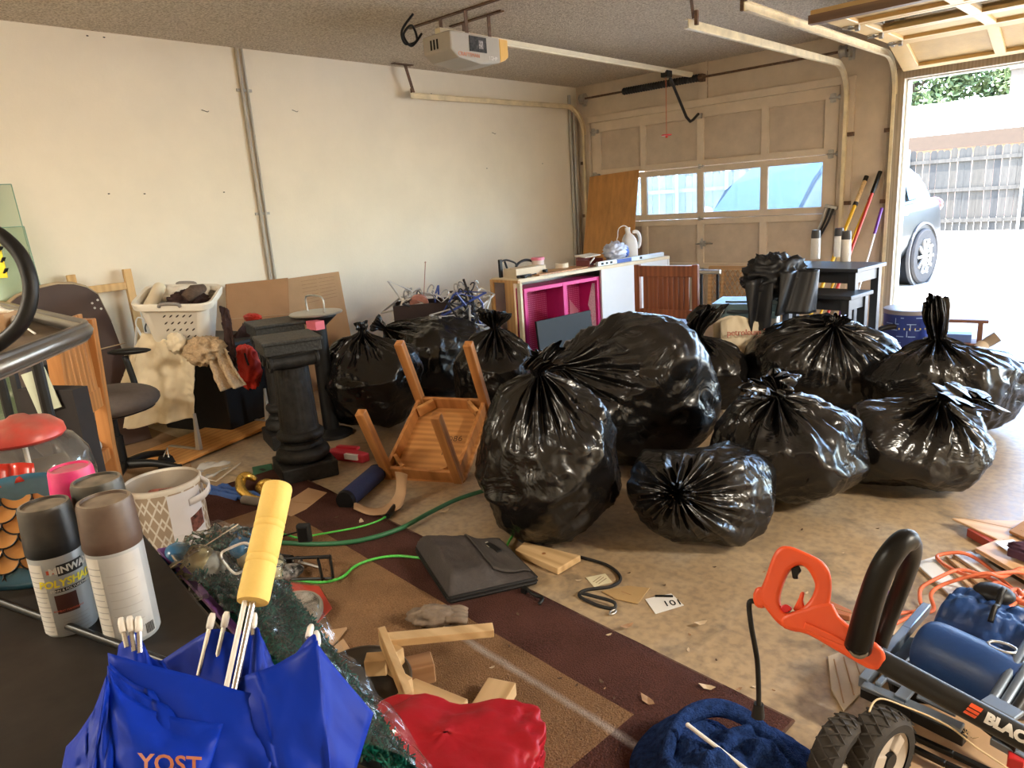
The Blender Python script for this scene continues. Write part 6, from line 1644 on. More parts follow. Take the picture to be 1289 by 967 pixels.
t = thing('blue_cloth', 'crumpled royal blue cloth lying on the floor behind the fabric bin', 'cloth', (lambda p: (p.x, p.y, .012))(at(288, 625)), .2)
O = t.location.copy(); b = MB(); drape(b, at(254, 612, .02) - O, at(285, 610, .05) - O, at(322, 632, .03) - O, at(290, 632, .015) - O, 30, 20, 5, .018, 3, UPV); b.build('cloth', mat('royal_blue_cloth', (.03, .085, .28), .55, vary=.2, scale=20), t, smooth=True, solid=.006)
b = MB(); a, c = at(297, 632, .03) - O, at(320, 640, .03) - O; b.cyl(a, c, .022, n=12); b.build('grey_roll', mat('grey_cloth', (.22, .2, .18), .8), t, smooth='auto')
a, c = at(436, 629, .045), at(474, 596, .045); t = thing('portable_speaker', 'navy blue cylindrical speaker lying at the edge of the rug', 'speaker', (a.x, a.y, 0)); O = t.location.copy(); d = (c - a).normalized()
m_nav = mat('navy_mesh', (.02, .03, .10), .6, vary=.25, scale=120)
b = MB(); b.cyl(a - O, c - O, .048, n=24); b.build('mesh_body', m_nav, t, smooth='auto', bevel=.006); 
for e0, e1, r0_, r1_ in ((a - O - d * .02, a - O, .044, .049), (c - O, c - O + d * .02, .049, .044)):
    b = MB(); b.cyl(e0, e1, r0_, r1_, n=24); b.build('end_cap', m_black, t, smooth='auto')
t = thing('brown_paper_strip', 'torn brown paper strip curling from the upturned table onto the rug', 'paper', (lambda p: (p.x, p.y, 0))(at(480, 640))); O = t.location.copy()
L1 = [at(497, 594, .16), at(499, 605, .12), at(497, 622, .06), at(486, 636, .025), at(470, 640, .02), at(446, 632, .03)]; L2 = [at(513, 598, .15), at(512, 608, .11), at(510, 625, .06), at(502, 641, .025), at(470, 649, .018), at(445, 641, .03)]
S1, S2 = smooth_path(L1, 6), smooth_path(L2, 6); b = MB(); b.grid(lambda u, v: S1[round(v * (len(S1) - 1))].lerp(S2[round(v * (len(S2) - 1))], u) - O + Vector((0, 0, .006 * math.sin(u * PI))), 5, len(S1)); b.build('strip', mat('kraft_paper', (.44, .28, .16), .8, vary=.1), t, smooth=True, solid=.003)
t = thing('toy_pistol', 'red and white plastic toy lying between the pedestal and the upturned table', 'toy', (lambda p: (p.x, p.y, .0))(at(438, 578)), .35)
b = MB(); b.prism([(-.14, -.03), (.13, -.05), (.15, .0), (-.10, .08)], .0, .05); b.build('body', mat('toy_red', (.55, .04, .06), .4, vary=.05), t, bevel=.008); b = MB(); b.box((.06, -.045, .035), (.09, .02, .03), (0, 0, -.08)); b.build('white_label', m_white, t); b = MB(); b.box((-.02, .04, .055), (.14, .03, .015)); b.build('top_rib', MATS['toy_red'], t)
t = thing('clear_film', 'clear crumpled plastic film lying on the floor left of the pedestal', 'plastic film', (lambda p: (p.x, p.y, .004))(at(268, 594))); O = t.location.copy(); b = MB(); cloth_sheet(b, [at(230, 600) - O, at(262, 607) - O, at(303, 581) - O, at(262, 583) - O], 24, 18, .03, 9, 6); b.build('film', mat('clear_film', (.75, .75, .74)), t, smooth=True); b = MB(); b.tube([at(262, 604, .01) - O, at(272, 606, .012) - O, at(303, 583, .01) - O], .004, 6); b.build('folded_edge', mat('film_edge', (.6, .52, .42), .4), t)
t = thing('binder_clip', 'small black binder clip on the floor before the pine shelf', 'clip', (lambda p: (p.x, p.y, 0))(at(212, 590)), .4); b = MB(); b.prism([(-.05, 0), (.05, 0), (.015, .07), (-.015, .07)], -.03, .03, M=Matrix.Rotation(PI / 2, 4, 'X')); b.build('jaw', m_black, t); b = MB(); b.tube([(-.02, 0, .07), (.0, .02, .12), (.02, 0, .07)], .004, 6); b.build('wire_lever', m_steel, t)
p = at(655, 480)
# ================================================================ foreground left: the work table and what lies on it
ZT = .84
m_tab = mat('dark_brown_table', (.014, .010, .0075), .55, vary=.35, scale=7, bump=.1, bscale=12, dust=.05, spec=.25)
t = thing('work_table', 'dark brown dusty work table in the lower left corner', 'table', (4.08, -6.95, 0))
e0, e1 = at(196, 690, ZT), at(316, 838, ZT)
ed = (e1 - e0).normalized(); c0 = e0 - ed * .75; c1 = e1 + ed * .06
poly = [(c0.x, c0.y), (c1.x, c1.y), (c1.x + .03, c1.y - .5), (c0.x - .05, c0.y - .5)]
b = MB(); b.prism([(x - 4.08, y + 6.95) for x, y in poly], ZT - .03, ZT); b.build('tabletop', m_tab, t, bevel=.004)
for x, y in ((c0.x + .06, c0.y - .06), (c1.x - .06, c1.y - .05), (c1.x - .04, c1.y - .45), (c0.x, c0.y - .45)):
    b = MB(); b.box((x - 4.08, y + 6.95, (ZT - .03) / 2), (.045, .045, ZT - .03)); b.build('leg', m_tab, t)


def can(name, label, loc, h, r, capc, bodym, bodyh, capm_name, yaw=0.0, lean_=(0, 0)):
    t = thing(name, label, 'spray can', loc, (lean_[0], lean_[1], yaw))
    b = MB(); b.lathe([(r * .94, 0), (r, .004), (r, bodyh - .006), (r * .985, bodyh)], 48); b.build('can_body', bodym, t, smooth='auto')
    b = MB(); b.lathe([(r * 1.0, bodyh - .002), (r * 1.03, bodyh + .001), (r * 1.02, bodyh + .012), (r * .955, h - .006), (r * .90, h - .001), (r * .80, h - .0005), (r * .78, h - .004), (0, h - .003)], 48); b.build('cap', mat(capm_name, capc, .42, vary=.12, scale=40, dust=1.3), t, smooth='auto')
    return t


def lab(t, r, a0, a1, z0, z1, m, nm='label'):
    b = MB(); b.grid(lambda u, v: Vector((r * math.cos(a0 + (a1 - a0) * u), r * math.sin(a0 + (a1 - a0) * u), z0 + (z1 - z0) * v)), 14, 2); return b.build(nm, m, t, smooth=True)


def ltext(t, body, size, r, ang, z, m, bold=0.0, nm='lettering', sh=0.0):
    return text_mesh(nm, body, size, m, t, bend=r, M=Matrix.Translation((0, 0, z)) @ Matrix.Rotation(ang, 4, 'Z') @ Matrix(((1, 0, 0, 0), (0, 1, 0, 0), (0, 0, 1, 0), (0, 0, 0, 1))), depth=.0002, bold=bold, shear=sh)


def facing(loc):                                     # angle of the camera seen from loc, for labels
    d = CAM - Vector(loc); return math.atan2(d.y, d.x)


m_lgrey = mat('label_grey', (.40, .42, .44), .35, .25, vary=.05); m_lwhite = mat('label_white', (.66, .64, .60), .45, vary=.05, scale=30)
m_lblk = mat('label_black', (.015, .013, .013), .35); m_lred = mat('label_redstripe', (.55, .09, .04), .4); m_lmar = mat('label_maroon', (.06, .018, .013), .4, vary=.2); m_lyel = mat('label_yellow', (.85, .72, .05), .4)
p = at(92, 786, ZT); r = .0315
t = can('spray_can', 'black capped can with grey label and yellow lettering, front left on the work table', (p.x, p.y, ZT), .176, r, (.012, .012, .013), m_lgrey, .113, 'cap_black', lean_=(0, 0))
fa = facing(p)
lab(t, r + .0004, fa - 1.35, fa - .62, .004, .104, m_lwhite, 'white_side_label')
lab(t, r + .0006, fa - .48, fa + .02, .090, .0955, m_lred, 'red_stripe'); lab(t, r + .0008, fa - .10, fa + .9, .0855, .1005, m_lblk, 'black_banner')
ltext(t, 'MINWAX', .0125, r + .0014, fa + .42, .093, m_lwhite, .0004)
ltext(t, 'POLYSHADES', .0135, r + .001, fa + .36, .0755, m_lyel, .0004, sh=.15)
lab(t, r + .0006, fa - .32, fa + .9, .0635, .0685, m_lblk, 'black_banner'); ltext(t, 'STAIN & POLYURETHANE', .0045, r + .0011, fa + .3, .066, m_lwhite)
lab(t, r + .0006, fa - .40, fa + .38, .034, .060, m_lmar, 'maroon_panel'); ltext(t, 'BOMBAY MAHOGANY', .0035, r + .0011, fa + .0, .038, m_lred)
for i in range(5): lab(t, r + .0005, fa - .3, fa + .7 - .1 * (i % 2), .006 + i * .005, (.0068 + i * .005), mat('label_smallprint', (.34, .34, .34), .5), 'small_print')
for i in range(13): lab(t, r + .0007, fa - 1.3, fa - .72 + .08 * (i % 3), .009 + i * .007, .0100 + i * .007, MATS['label_smallprint'], 'small_print')
p = at(168, 796, ZT)
t = can('spray_can', 'brown capped spray can with a silver white label on the work table', (p.x, p.y, ZT), .188, .033, (.085, .05, .036), m_lgrey, .128, 'cap_brown'); fa = facing(p)
lab(t, .0335, fa - 1.3, fa + .85, .006, .122, mat('label_silver', (.52, .52, .52), .35, .3, vary=.12, scale=14), 'silver_label'); lab(t, .0338, fa - 1.25, fa - .65, .006, .122, m_lwhite, 'white_side_label')
for i in range(12): lab(t, .0341, fa - 1.2, fa - .72 + .05 * (i % 3), .014 + i * .0085, .0151 + i * .0085, MATS['label_smallprint'], 'small_print')
for i in range(8): lab(t, .0339, fa - .5, fa + .55 - .06 * (i % 3), .020 + i * .011, .0212 + i * .011, mat('label_faint', (.43, .42, .42), .5), 'small_print')
for i in range(6): lab(t, .0341, fa + .45 + i * .06, fa + .48 + i * .06, .008, .022, m_lblk, 'barcode')
p = at(146, 768, ZT) + FWD * .02
t = can('spray_can', 'black capped spray can standing behind the brown capped one', (p.x, p.y, ZT), .186, .033, (.014, .018, .017), m_lblk, .115, 'cap_black_green')
lab(t, .0335, facing(p) - 1.2, facing(p) + 1.2, .01, .11, m_lblk, 'black_label')
p = at(112, 742, ZT) + FWD * .02
t = can('spray_can', 'hot pink capped spray can behind the darker cans', (p.x, p.y, ZT), .185, .030, (.80, .02, .20), m_lblk, .14, 'cap_hot_pink', lean_=(0, 0)); lab(t, .0345, facing(p) - 1, facing(p) + 1, .02, .09, m_lwhite, 'white_label')
# clear candy jar with red lid
p = at(30, 690, ZT) + FWD * .06
t = thing('candy_jar', 'clear globe candy jar with a dusty red lid at the back of the work table', 'jar', (p.x, p.y, ZT))
m_jar = bpy.data.materials.new('clear_jar'); n_, l_, b_ = nodes_of(m_jar)
tr = n_.new('ShaderNodeBsdfTransparent'); tr.inputs[0].default_value = (.92, .90, .87, 1); gl = n_.new('ShaderNodeBsdfGlossy'); gl.inputs['Roughness'].default_value = .08
df = n_.new('ShaderNodeBsdfDiffuse'); df.inputs[0].default_value = (.6, .55, .5, 1); lw = n_.new('ShaderNodeLayerWeight'); lw.inputs[0].default_value = .35
m1 = n_.new('ShaderNodeMixShader'); m2_ = n_.new('ShaderNodeMixShader'); m1.inputs[0].default_value = .12
l_.new(tr.outputs[0], m1.inputs[1]); l_.new(df.outputs[0], m1.inputs[2]); l_.new(lw.outputs['Fresnel'], m2_.inputs[0]); l_.new(m1.outputs[0], m2_.inputs[1]); l_.new(gl.outputs[0], m2_.inputs[2]); l_.new(m2_.outputs[0], n_['Material Output'].inputs['Surface'])
R0 = .088
b = MB(); b.lathe([(.06, .0), (.075, .005), (.092, .05), (.098, .10), (.092, .14), (.074, .168), (.055, .178)], 40); b.build('globe', m_jar, t, smooth=True)
b = MB(); b.lathe([(.060, .172), (.065, .178), (.063, .190), (.048, .204), (.02, .210), (.012, .216), (.0, .217)], 36); b.build('lid', mat('dusty_red_lid', (.52, .035, .025), .35, vary=.2, scale=25, dust=.7), t, smooth='auto')
b = MB(); b.cyl((.0, 0, .01), (.0, 0, .18), .004, n=8); b.build('inner_rod', m_white, t); b = MB(); b.lathe([(.0, .005), (.07, .008), (.072, .02), (.0, .026)], 30); b.build('base_tray', mat('jar_dark_base', (.06, .045, .05), .5), t, smooth='auto')
# fish platter
m_scale = mat('glazed_orange', (.62, .30, .09), .22, vary=.15, scale=9, coat=.4); m_glaze = mat('glazed_blue', (.03, .12, .19), .22, vary=.35, scale=14, coat=.5); m_redg = mat('glazed_red', (.55, .035, .02), .22, vary=.12, coat=.4)
p = at(34, 752, ZT) + FWD * .015
t = thing('fish_platter', 'glazed fish platter with orange scales, blue rim and red fin leaning on the candy jar', 'platter', (p.x, p.y, ZT + .003), (math.radians(-24), 0, VY + .25))
t.scale = (1.12, 1.12, 1.12)
b = MB(); b.grid(lambda u, v: Vector((.105 * v * math.cos(2 * PI * u) * 1.12, .004 - .012 * v * v, .078 + .075 * v * math.sin(2 * PI * u))), 60, 10, True); b.build('dish', m_glaze, t, smooth=True, solid=.007)
sc_meshes = []
b = MB(); b.grid(lambda u, v: Vector((.019 * v * math.cos(PI + PI * u), -.0015 - .003 * v, .017 * v * math.sin(PI + PI * u))), 14, 3); b.grid(lambda u, v: Vector((.019 * (2 * u - 1), -.0015 - .0012 * (1 - v), .014 * v * (1 - (2 * u - 1) ** 2))), 10, 3)
o0 = b.build('scale', m_scale, t, smooth=True)
b = MB(); b.tube([(.019 * math.cos(PI + PI * i / 12), -.0052, .017 * math.sin(PI + PI * i / 12)) for i in range(13)], .0012, 5); o1 = b.build('scale_outline', m_lblk, o0, smooth=True)
first = True
for r_ in range(7):
    for c_ in range(6):
        x = -.085 + c_ * .037 + (r_ % 2) * .0185; z = .125 - r_ * .0165
        if (x / .104) ** 2 + ((z - .078) / .066) ** 2 > 1: continue
        if first: o0.location = (x, -.001, z); first = False
        else:
            o = o0.copy(); COL.objects.link(o); o.location = (x, -.001 - .0002 * r_, z); q = o1.copy(); COL.objects.link(q); q.parent = o
b = MB(); b.grid(lambda u, v: Vector((-.125 + .135 * u, -.004 - .004 * math.sin(u * 30), .115 + .045 * u * (1 - u * .35) + (.022 + .012 * math.sin(PI * u)) * v)), 40, 4); b.build('fin', m_redg, t, smooth=True, solid=.006)
# black upright stick by the jar and brush
a = at(47, 640, 1.0); t = thing('black_peg', 'short black plastic peg sticking up behind the black capped can', 'peg', (a.x, a.y, ZT)); b = MB(); b.cyl((0, 0, 0), (-.01, 0, .115), .004, n=8); b.build('stem', m_black, t); b = MB(); b.box((-.008, 0, .118), (.022, .012, .012), (0, .3, .3)); b.build('head', m_black, t)
# black metal rod
a, c = at(-60, 735, ZT + .02), at(222, 838, ZT + .008)
t = thing('metal_rod', 'black metal rod lying across the work table before the spray cans', 'rod', (a.x, a.y, 0)); O = t.location.copy(); b = MB(); b.cyl(a - O, c - O, .0052, n=14); b.build('shaft', mat('black_metal_rod', (.02, .019, .018), .35, .5), t, smooth='auto'); b = MB(); b.cyl(c - O, c - O + (c - a).normalized() * .012, .0065, n=12); b.build('ferrule', m_steel, t)

# blue umbrella ------------------------------------------------
m_umb = mat('blue_nylon', (.002, .027, .36), .5, vary=.10, scale=5, bump=.05, bscale=30, spec=.2)
T0 = atd(350, 612, .74); P0 = atd(290, 845, .63)
ux = (T0 - P0).normalized()
t = thing('umbrella', 'folded bright blue umbrella with yellow foam handle leaning on the work table', 'umbrella', P0)
side = ux.cross((CAM - P0).normalized()).normalized(); tow_ = side.cross(ux).normalized()           # side: across the picture, tow_: to the camera
m_foam = mat('yellow_foam', (.80, .56, .16), .75, vary=.05, scale=20, bump=.1, bscale=120)
hl = (atd(350, 612, .74) - atd(318, 758, .668)).length; H0 = atd(318, 758, .668) - P0; H1 = T0 - P0; hd_ = (H1 - H0).normalized()
b = MB(); rr_ = .0150
prof = [(.0, 0), (rr_ * .95, 0), (rr_, .004)]
for k in (.30, .36, .60, .66):
    prof += [(rr_, hl * k - .0015), (rr_ * .93, hl * k), (rr_, hl * k + .0015)]
prof += [(rr_, hl - .003), (rr_ * .93, hl), (0, hl)]
uu, vv, dd = basis(hd_); RM = Matrix((uu, vv, dd)).transposed()
b.lathe(prof, 28, H0, RM); b.build('foam_handle', m_foam, t, smooth='auto')
m_sh = mat('umbrella_steel', (.62, .60, .58), .25, .8, vary=.05)
b = MB(); b.cyl(H0 + hd_ * .01, H0 - hd_ * .16 + side * .0015, .0032, n=10); b.build('shaft', m_sh, t, smooth='auto'); b = MB(); b.cyl(H0 + hd_ * .01 - side * .007, H0 - hd_ * .115 - side * .006, .0025, n=8); b.build('shaft_rod', m_white, t, smooth='auto')
# canopy panels: folds hanging from the rib tips, drawn as sheets in front of one another


def fold(name, tips, low, bulge, dep, seed):
    """a hanging pleat: top edge through tips (px), bottom edge through low (px)"""
    S1 = smooth_path([Vector((q[0], q[1], 0)) for q in tips], 8); S2 = smooth_path([Vector((q[0], q[1], 0)) for q in low], 8)
    n = 26; m_ = 22

    def fn(u, v):
        a = S1[min(len(S1) - 1, round(u * (len(S1) - 1)))]; c = S2[min(len(S2) - 1, round(u * (len(S2) - 1)))]
        q = a.lerp(c, v)
        d = dep - .05 * v - bulge * math.sin(PI * u) * (.4 + .6 * math.sin(PI * min(1, v * 1.1))) + .004 * math.sin(u * 11 + seed) * v + .006 * fbm((u * 3 + seed, v * 2.5, seed), 3)
        return atd(q.x, q.y, d) - P0
    b = MB(); b.grid(fn, n, m_); return b.build(name, m_umb, t, smooth=True, solid=.0012)


fold('canopy_panel', [(150, 812), (172, 796), (188, 826), (205, 832)], [(120, 1010), (190, 1010), (240, 1010), (300, 1010)], .004, .66, 1)
fold('canopy_panel', [(203, 832), (252, 800), (275, 792), (300, 800), (322, 792), (348, 845)], [(200, 1010), (260, 1010), (300, 1010), (360, 1010)], .012, .67, 2)
fold('canopy_panel', [(318, 800), (326, 792), (345, 850), (392, 800), (400, 812), (425, 845), (470, 898)], [(300, 1010), (340, 1010), (390, 1010), (420, 1010), (435, 1010)], .016, .655, 3)
fold('canopy_panel', [(290, 862), (310, 850), (345, 838), (400, 806)], [(280, 1010), (330, 1010), (380, 1010), (420, 1010)], .012, .632, 4)
fold('canopy_panel', [(136, 822), (185, 836), (240, 850), (290, 866), (330, 876), (360, 884)], [(150, 1010), (220, 1010), (280, 1010), (330, 1010)], .012, .622, 5)
fold('canopy_panel', [(137, 834), (165, 858), (200, 872), (235, 872)], [(160, 1010), (200, 1010), (240, 1010), (260, 1010)], .010, .612, 6)
fold('canopy_panel', [(138, 842), (170, 868), (215, 890), (252, 896)], [(150, 1010), (200, 1010), (240, 1010), (255, 1010)], .010, .604, 7)
fold('canopy_panel', [(136, 838), (150, 868), (200, 898), (250, 908), (281, 911)], [(135, 1010), (180, 1010), (225, 1010), (250, 1010)], .014, .594, 8)
fold('canopy_panel', [(134, 852), (120, 890), (100, 922), (84, 940)], [(150, 1010), (125, 1010), (95, 1010), (70, 1010)], .008, .604, 9)
fold('canopy_panel', [(134, 850), (140, 868), (155, 905), (167, 938)], [(110, 1010), (118, 1010), (130, 1010), (150, 1010)], .006, .590, 10)
for q, l_ in (((152, 778), (160, 815)), ((163, 776), (169, 820)), ((174, 776), (176, 822)), ((268, 772), (250, 850)), ((286, 770), (268, 852)), ((320, 772), (318, 800)), ((392, 787), (388, 803)), ((398, 795), (400, 815))):
    dq = .655 if q[0] < 200 else .665
    a = atd(q[0], q[1], dq) - P0; c = atd(l_[0], l_[1], dq - .012) - P0; d = (c - a).normalized()
    b = MB(); b.tube([a, a + d * .004, a + d * .011, a + d * .014], [.0022, .0034, .0034, .003], 8); r1 = b.build('rib', m_white, t, smooth=True)
    b = MB(); b.cyl(a + d * .013, c, .0022, n=6); b.build('rib_rod', m_sh, r1)
o = text_mesh('print', 'YOST', 1.0, mat('orange_print', (.40, .13, .05), .6), t, depth=0, bold=.02)
for v in o.data.vertices:                                   # laid on the front fold of the canopy
    qx, qy = 214 + v.co.x * 32, 963 + v.co.x * 2 - v.co.y * 31
    vv = (qy - 905) / 105; uu_ = min(1, max(0, (qx - 150) / 120))
    d = .594 - .05 * vv - .014 * math.sin(PI * uu_) * (.4 + .6 * math.sin(PI * min(1, vv * 1.1))) - .010
    v.co = atd(qx, qy, d) - P0

# long clear packed garland box ---------------------------------
t = thing('garland_package', 'long purple edged package of dark green garland in clear plastic beyond the work table', 'package', atd(380, 820, 1.05)); O = t.location.copy()
TLp, BLp, BRp, TRp = atd(198, 692, 1.14), atd(420, 935, .93), atd(560, 1010, .98), atd(322, 672, 1.26)
down = Vector((0, 0, -1))
pq = lambda u, v: TLp.lerp(BLp, v).lerp(TRp.lerp(BRp, v), u) - O
nrm = (BLp - TLp).cross(TRp - TLp).normalized()
if nrm.dot(CAM - TLp) < 0: nrm = -nrm
th = .07
b = MB(); vs = [pq(0, 0), pq(0, 1), pq(1, 1), pq(1, 0)]; vs = vs + [v - nrm * th for v in vs]; b.add([v - nrm * .012 for v in vs], [(0, 1, 2, 3), (7, 6, 5, 4), (0, 4, 5, 1), (1, 5, 6, 2), (2, 6, 7, 3), (3, 7, 4, 0)]); b.build('tray_box', m_lblk, t)
b = MB(); w_ = .07; b.add([pq(0, 0), pq(0, 1), pq(.11, 1), pq(.09, 0)], [(0, 1, 2, 3)]); b.build('purple_edge', mat('purple_card', (.19, .07, .28), .35, vary=.12, scale=8), t, solid=.004)
m_tin_g = [mat('tinsel_green', (.008, .16, .12), .35, 0, vary=.5, scale=60), mat('tinsel_dark', (.004, .06, .05), .4, 0, vary=.4, scale=60)]
gr = random.Random(3); bs = [MB(), MB()]
for i in range(5200):
    u, v = .12 + .82 * gr.random(), gr.random(); c = pq(u, v) + nrm * (.002 + .016 * math.sin(PI * (u - .12) / .82) * gr.random())
    d = Vector((gr.gauss(0, 1), gr.gauss(0, 1), gr.gauss(0, 1))).normalized() * gr.uniform(.006, .013); e = d.orthogonal().normalized() * .0012
    bs[gr.random() < .45].add([c - d - e, c - d + e, c + d + e, c + d - e], [(0, 1, 2, 3)])
for k in (0, 1): o = bs[k].build('tinsel', m_tin_g[k], t); o['kind'] = 'stuff'
m_film2 = bpy.data.materials.new('clear_wrap'); n_, l_, b_ = nodes_of(m_film2)
tr = n_.new('ShaderNodeBsdfTransparent'); tr.inputs[0].default_value = (.95, .96, .96, 1); gl = n_.new('ShaderNodeBsdfGlossy'); gl.inputs['Roughness'].default_value = .12
df = n_.new('ShaderNodeBsdfDiffuse'); df.inputs[0].default_value = (.75, .78, .78, 1); m1 = n_.new('ShaderNodeMixShader'); m1.inputs[0].default_value = .03; m2_ = n_.new('ShaderNodeMixShader'); fr = n_.new('ShaderNodeFresnel'); fr.inputs[0].default_value = 1.38
l_.new(tr.outputs[0], m1.inputs[1]); l_.new(df.outputs[0], m1.inputs[2]); l_.new(fr.outputs[0], m2_.inputs[0]); l_.new(m1.outputs[0], m2_.inputs[1]); l_.new(gl.outputs[0], m2_.inputs[2]); l_.new(m2_.outputs[0], n_['Material Output'].inputs['Surface'])
b = MB(); b.grid(lambda u, v: pq(.02 + .98 * u, v) + nrm * (.022 + .016 * fbm((u * 3, v * 7, 4), 4) + .010 * math.sin(PI * u)), 36, 80); b.build('clear_wrap', m_film2, t, smooth=True)
t2 = thing('clear_bag', 'clear plastic bag of tinsel and ornaments bulging at the top of the garland package', 'plastic bag', atd(285, 710, 1.14)); O2 = t2.location.copy()
b = MB(); crumple(b, (0, 0, 0), .075, (1.5, 1.1, .75), .3, 4, 41, 60, 34, flat=False); b.build('bag_film', m_film2, t2, smooth=True)
for q, r_, m_ in (((225, 700), .024, mat('ornament_blue', (.08, .3, .6), .25, vary=.2)), ((250, 705), .027, mat('ornament_straw', (.62, .5, .25), .4, vary=.2)), ((268, 712), .025, mat('ornament_white', (.7, .7, .66), .3)), ((305, 690), .02, MATS['ornament_blue']), ((318, 702), .024, MATS['ornament_straw'])):
    b = MB(); b.ball(atd(q[0], q[1], 1.15) - O2, r_, 14, 10, (1.2, 1, .9)); b.build('ornament', m_, t2, smooth=True)
b = MB(); b.tube([p - O2 for p in smooth_path([atd(290, 690, 1.09), atd(310, 684, 1.09), atd(322, 698, 1.08), atd(300, 722, 1.08), atd(285, 712, 1.08), atd(278, 698, 1.08)], 6, True)], .0022, 6, closed=True); b.build('white_string', m_white, t2, smooth=True)
b = MB(); b.cyl(atd(213, 716, 1.1) - O2, atd(300, 660, 1.15) - O2, .001, n=5); b.build('thin_stick', m_cream, t2)

# fabric bin -----------------------------------------------------
p = at(214, 688, .0); p2 = at(206, 640, .0)
bc = at(205, 615, .27)
t = thing('fabric_bin', 'white and beige zigzag fabric bin with a side handle, standing on the rug', 'bin', (bc.x, bc.y, .012), VY)
m_chev = bpy.data.materials.new('zigzag_fabric'); n_, l_, b_ = nodes_of(m_chev); b_.inputs['Roughness'].default_value = .9
tc = n_.new('ShaderNodeTexCoord'); sp = n_.new('ShaderNodeSeparateXYZ'); l_.new(tc.outputs['Object'], sp.inputs[0])
an = mth('ARCTAN2', sp.outputs['Y'], sp.outputs['X']); tri = mth('ABSOLUTE', mth('SUBTRACT', mth('FRACT', mth('MULTIPLY', an, 2.4)), .5))
wv = mth('ABSOLUTE', mth('SUBTRACT', mth('FRACT', mth('ADD', mth('MULTIPLY', sp.outputs['Z'], 13), mth('MULTIPLY', tri, 1.6))), .5)); wv2 = mth('ABSOLUTE', mth('SUBTRACT', mth('FRACT', mth('SUBTRACT', mth('MULTIPLY', sp.outputs['Z'], 13), mth('MULTIPLY', tri, 1.6))), .5))
ln = mth('MAXIMUM', mth('LESS_THAN', wv, .10), mth('LESS_THAN', wv2, .10))
mx = n_.new('ShaderNodeMix'); mx.data_type = 'RGBA'; mx.inputs['A'].default_value = (.40, .31, .22, 1); mx.inputs['B'].default_value = (.72, .68, .60, 1); l_.new(ln, mx.inputs['Factor']); l_.new(mx.outputs['Result'], b_.inputs['Base Color'])
rb = .155
b = MB(); b.lathe([(rb * .92, .0), (rb, .02), (rb, .29), (rb * .97, .295), (rb * .95, .29), (rb * .95, .02), (0, .015)], 48); b.build('side_wall', m_chev, t, smooth='auto')
b = MB(); b.lathe([(rb * .949, .02), (rb * .945, .288)], 48, cap=False); b.build('lining', mat('bin_lining', (.42, .36, .28), .9, vary=.08), t, smooth=True)
b = MB(); b.lathe([(rb * 1.004, .276), (rb * 1.012, .292), (rb * .95, .30), (rb * .945, .285)], 48, cap=False); b.build('rim_binding', mat('bin_rim', (.66, .60, .50), .8), t, smooth=True)
ca = -.55
b = MB(); b.grid(lambda u, v: Vector((rb * 1.006 * math.cos(ca - .5 + u), rb * 1.006 * math.sin(ca - .5 + u), .03 + .24 * v)), 12, 3); b.build('white_panel', mat('bin_white_panel', (.72, .71, .74), .8, vary=.05), t, smooth=True)
b = MB(); b.grid(lambda u, v: Vector((rb * 1.012 * math.cos(ca - .0 + .45 * u), rb * 1.012 * math.sin(ca + .45 * u), .08 + .07 * v + .02 * u)), 8, 3); b.build('photo_label', mat('photo_print', (.18, .07, .055), .5, vary=.9, scale=40), t)
b = MB(); S = smooth_path([Vector((rb * math.cos(ca + .05), rb * math.sin(ca + .05), .20)), Vector(((rb + .05) * math.cos(ca + .25), (rb + .05) * math.sin(ca + .25), .225)), Vector(((rb + .05) * math.cos(ca + .5), (rb + .05) * math.sin(ca + .5), .25)), Vector((rb * math.cos(ca + .75), rb * math.sin(ca + .75), .265))], 6)
b.grid(lambda u, v: S[round(u * (len(S) - 1))] + Vector((0, 0, .03 * v)), len(S), 2); b.build('strap_handle', mat('bin_white_panel', (.72, .71, .74)), t, smooth=True, solid=.005)
t2 = thing('bagged_goods', 'plastic bag of reddish things inside the fabric bin', 'bag', (bc.x, bc.y, .03), VY + .4); b = MB(); b.box((0, 0, .11), (.16, .19, .20), (.1, .12, 0)); b.build('red_pack', mat('dull_red_pack', (.38, .11, .08), .5, vary=.4, scale=20), t2, bevel=.02, smooth='auto'); b = MB(); crumple(b, (.0, .0, .17), .10, (.85, 1.0, .6), .2, 4, 33, flat=False); b.build('bag_film', m_film2, t2, smooth=True)
# ================================================================ foreground centre: offcuts, dial, pan, red bag
m_cutz = wood('pale_cut_lumber_b', (.46, .29, .13), (.64, .44, .23), 0, 8, .6, knots=True)


def block(name, label, a, c, w, h, z, m=m_cutz, group=None, roll=0.0, end=True):
    """timber from floor pixel a to floor pixel c (centre line of its top), section w by h, top at height z"""
    A = at(a[0], a[1], z); B = at(c[0], c[1], z); d = B - A
    t = thing(name, label, 'timber', (A + B) / 2 - UPV * (h / 2), (roll, 0, math.atan2(d.y, d.x)), group)
    b = MB(); b.box((0, 0, 0), (d.length, w, h)); b.build('timber', m, t, bevel=.003)
    if end:
        b = MB(); b.box((d.length / 2 + .0006, 0, 0), (.001, w * .93, h * .9)); b.build('sawn_end', mat('sawn_end', (.66, .46, .26), .8, vary=.2, scale=30), t)
    return t


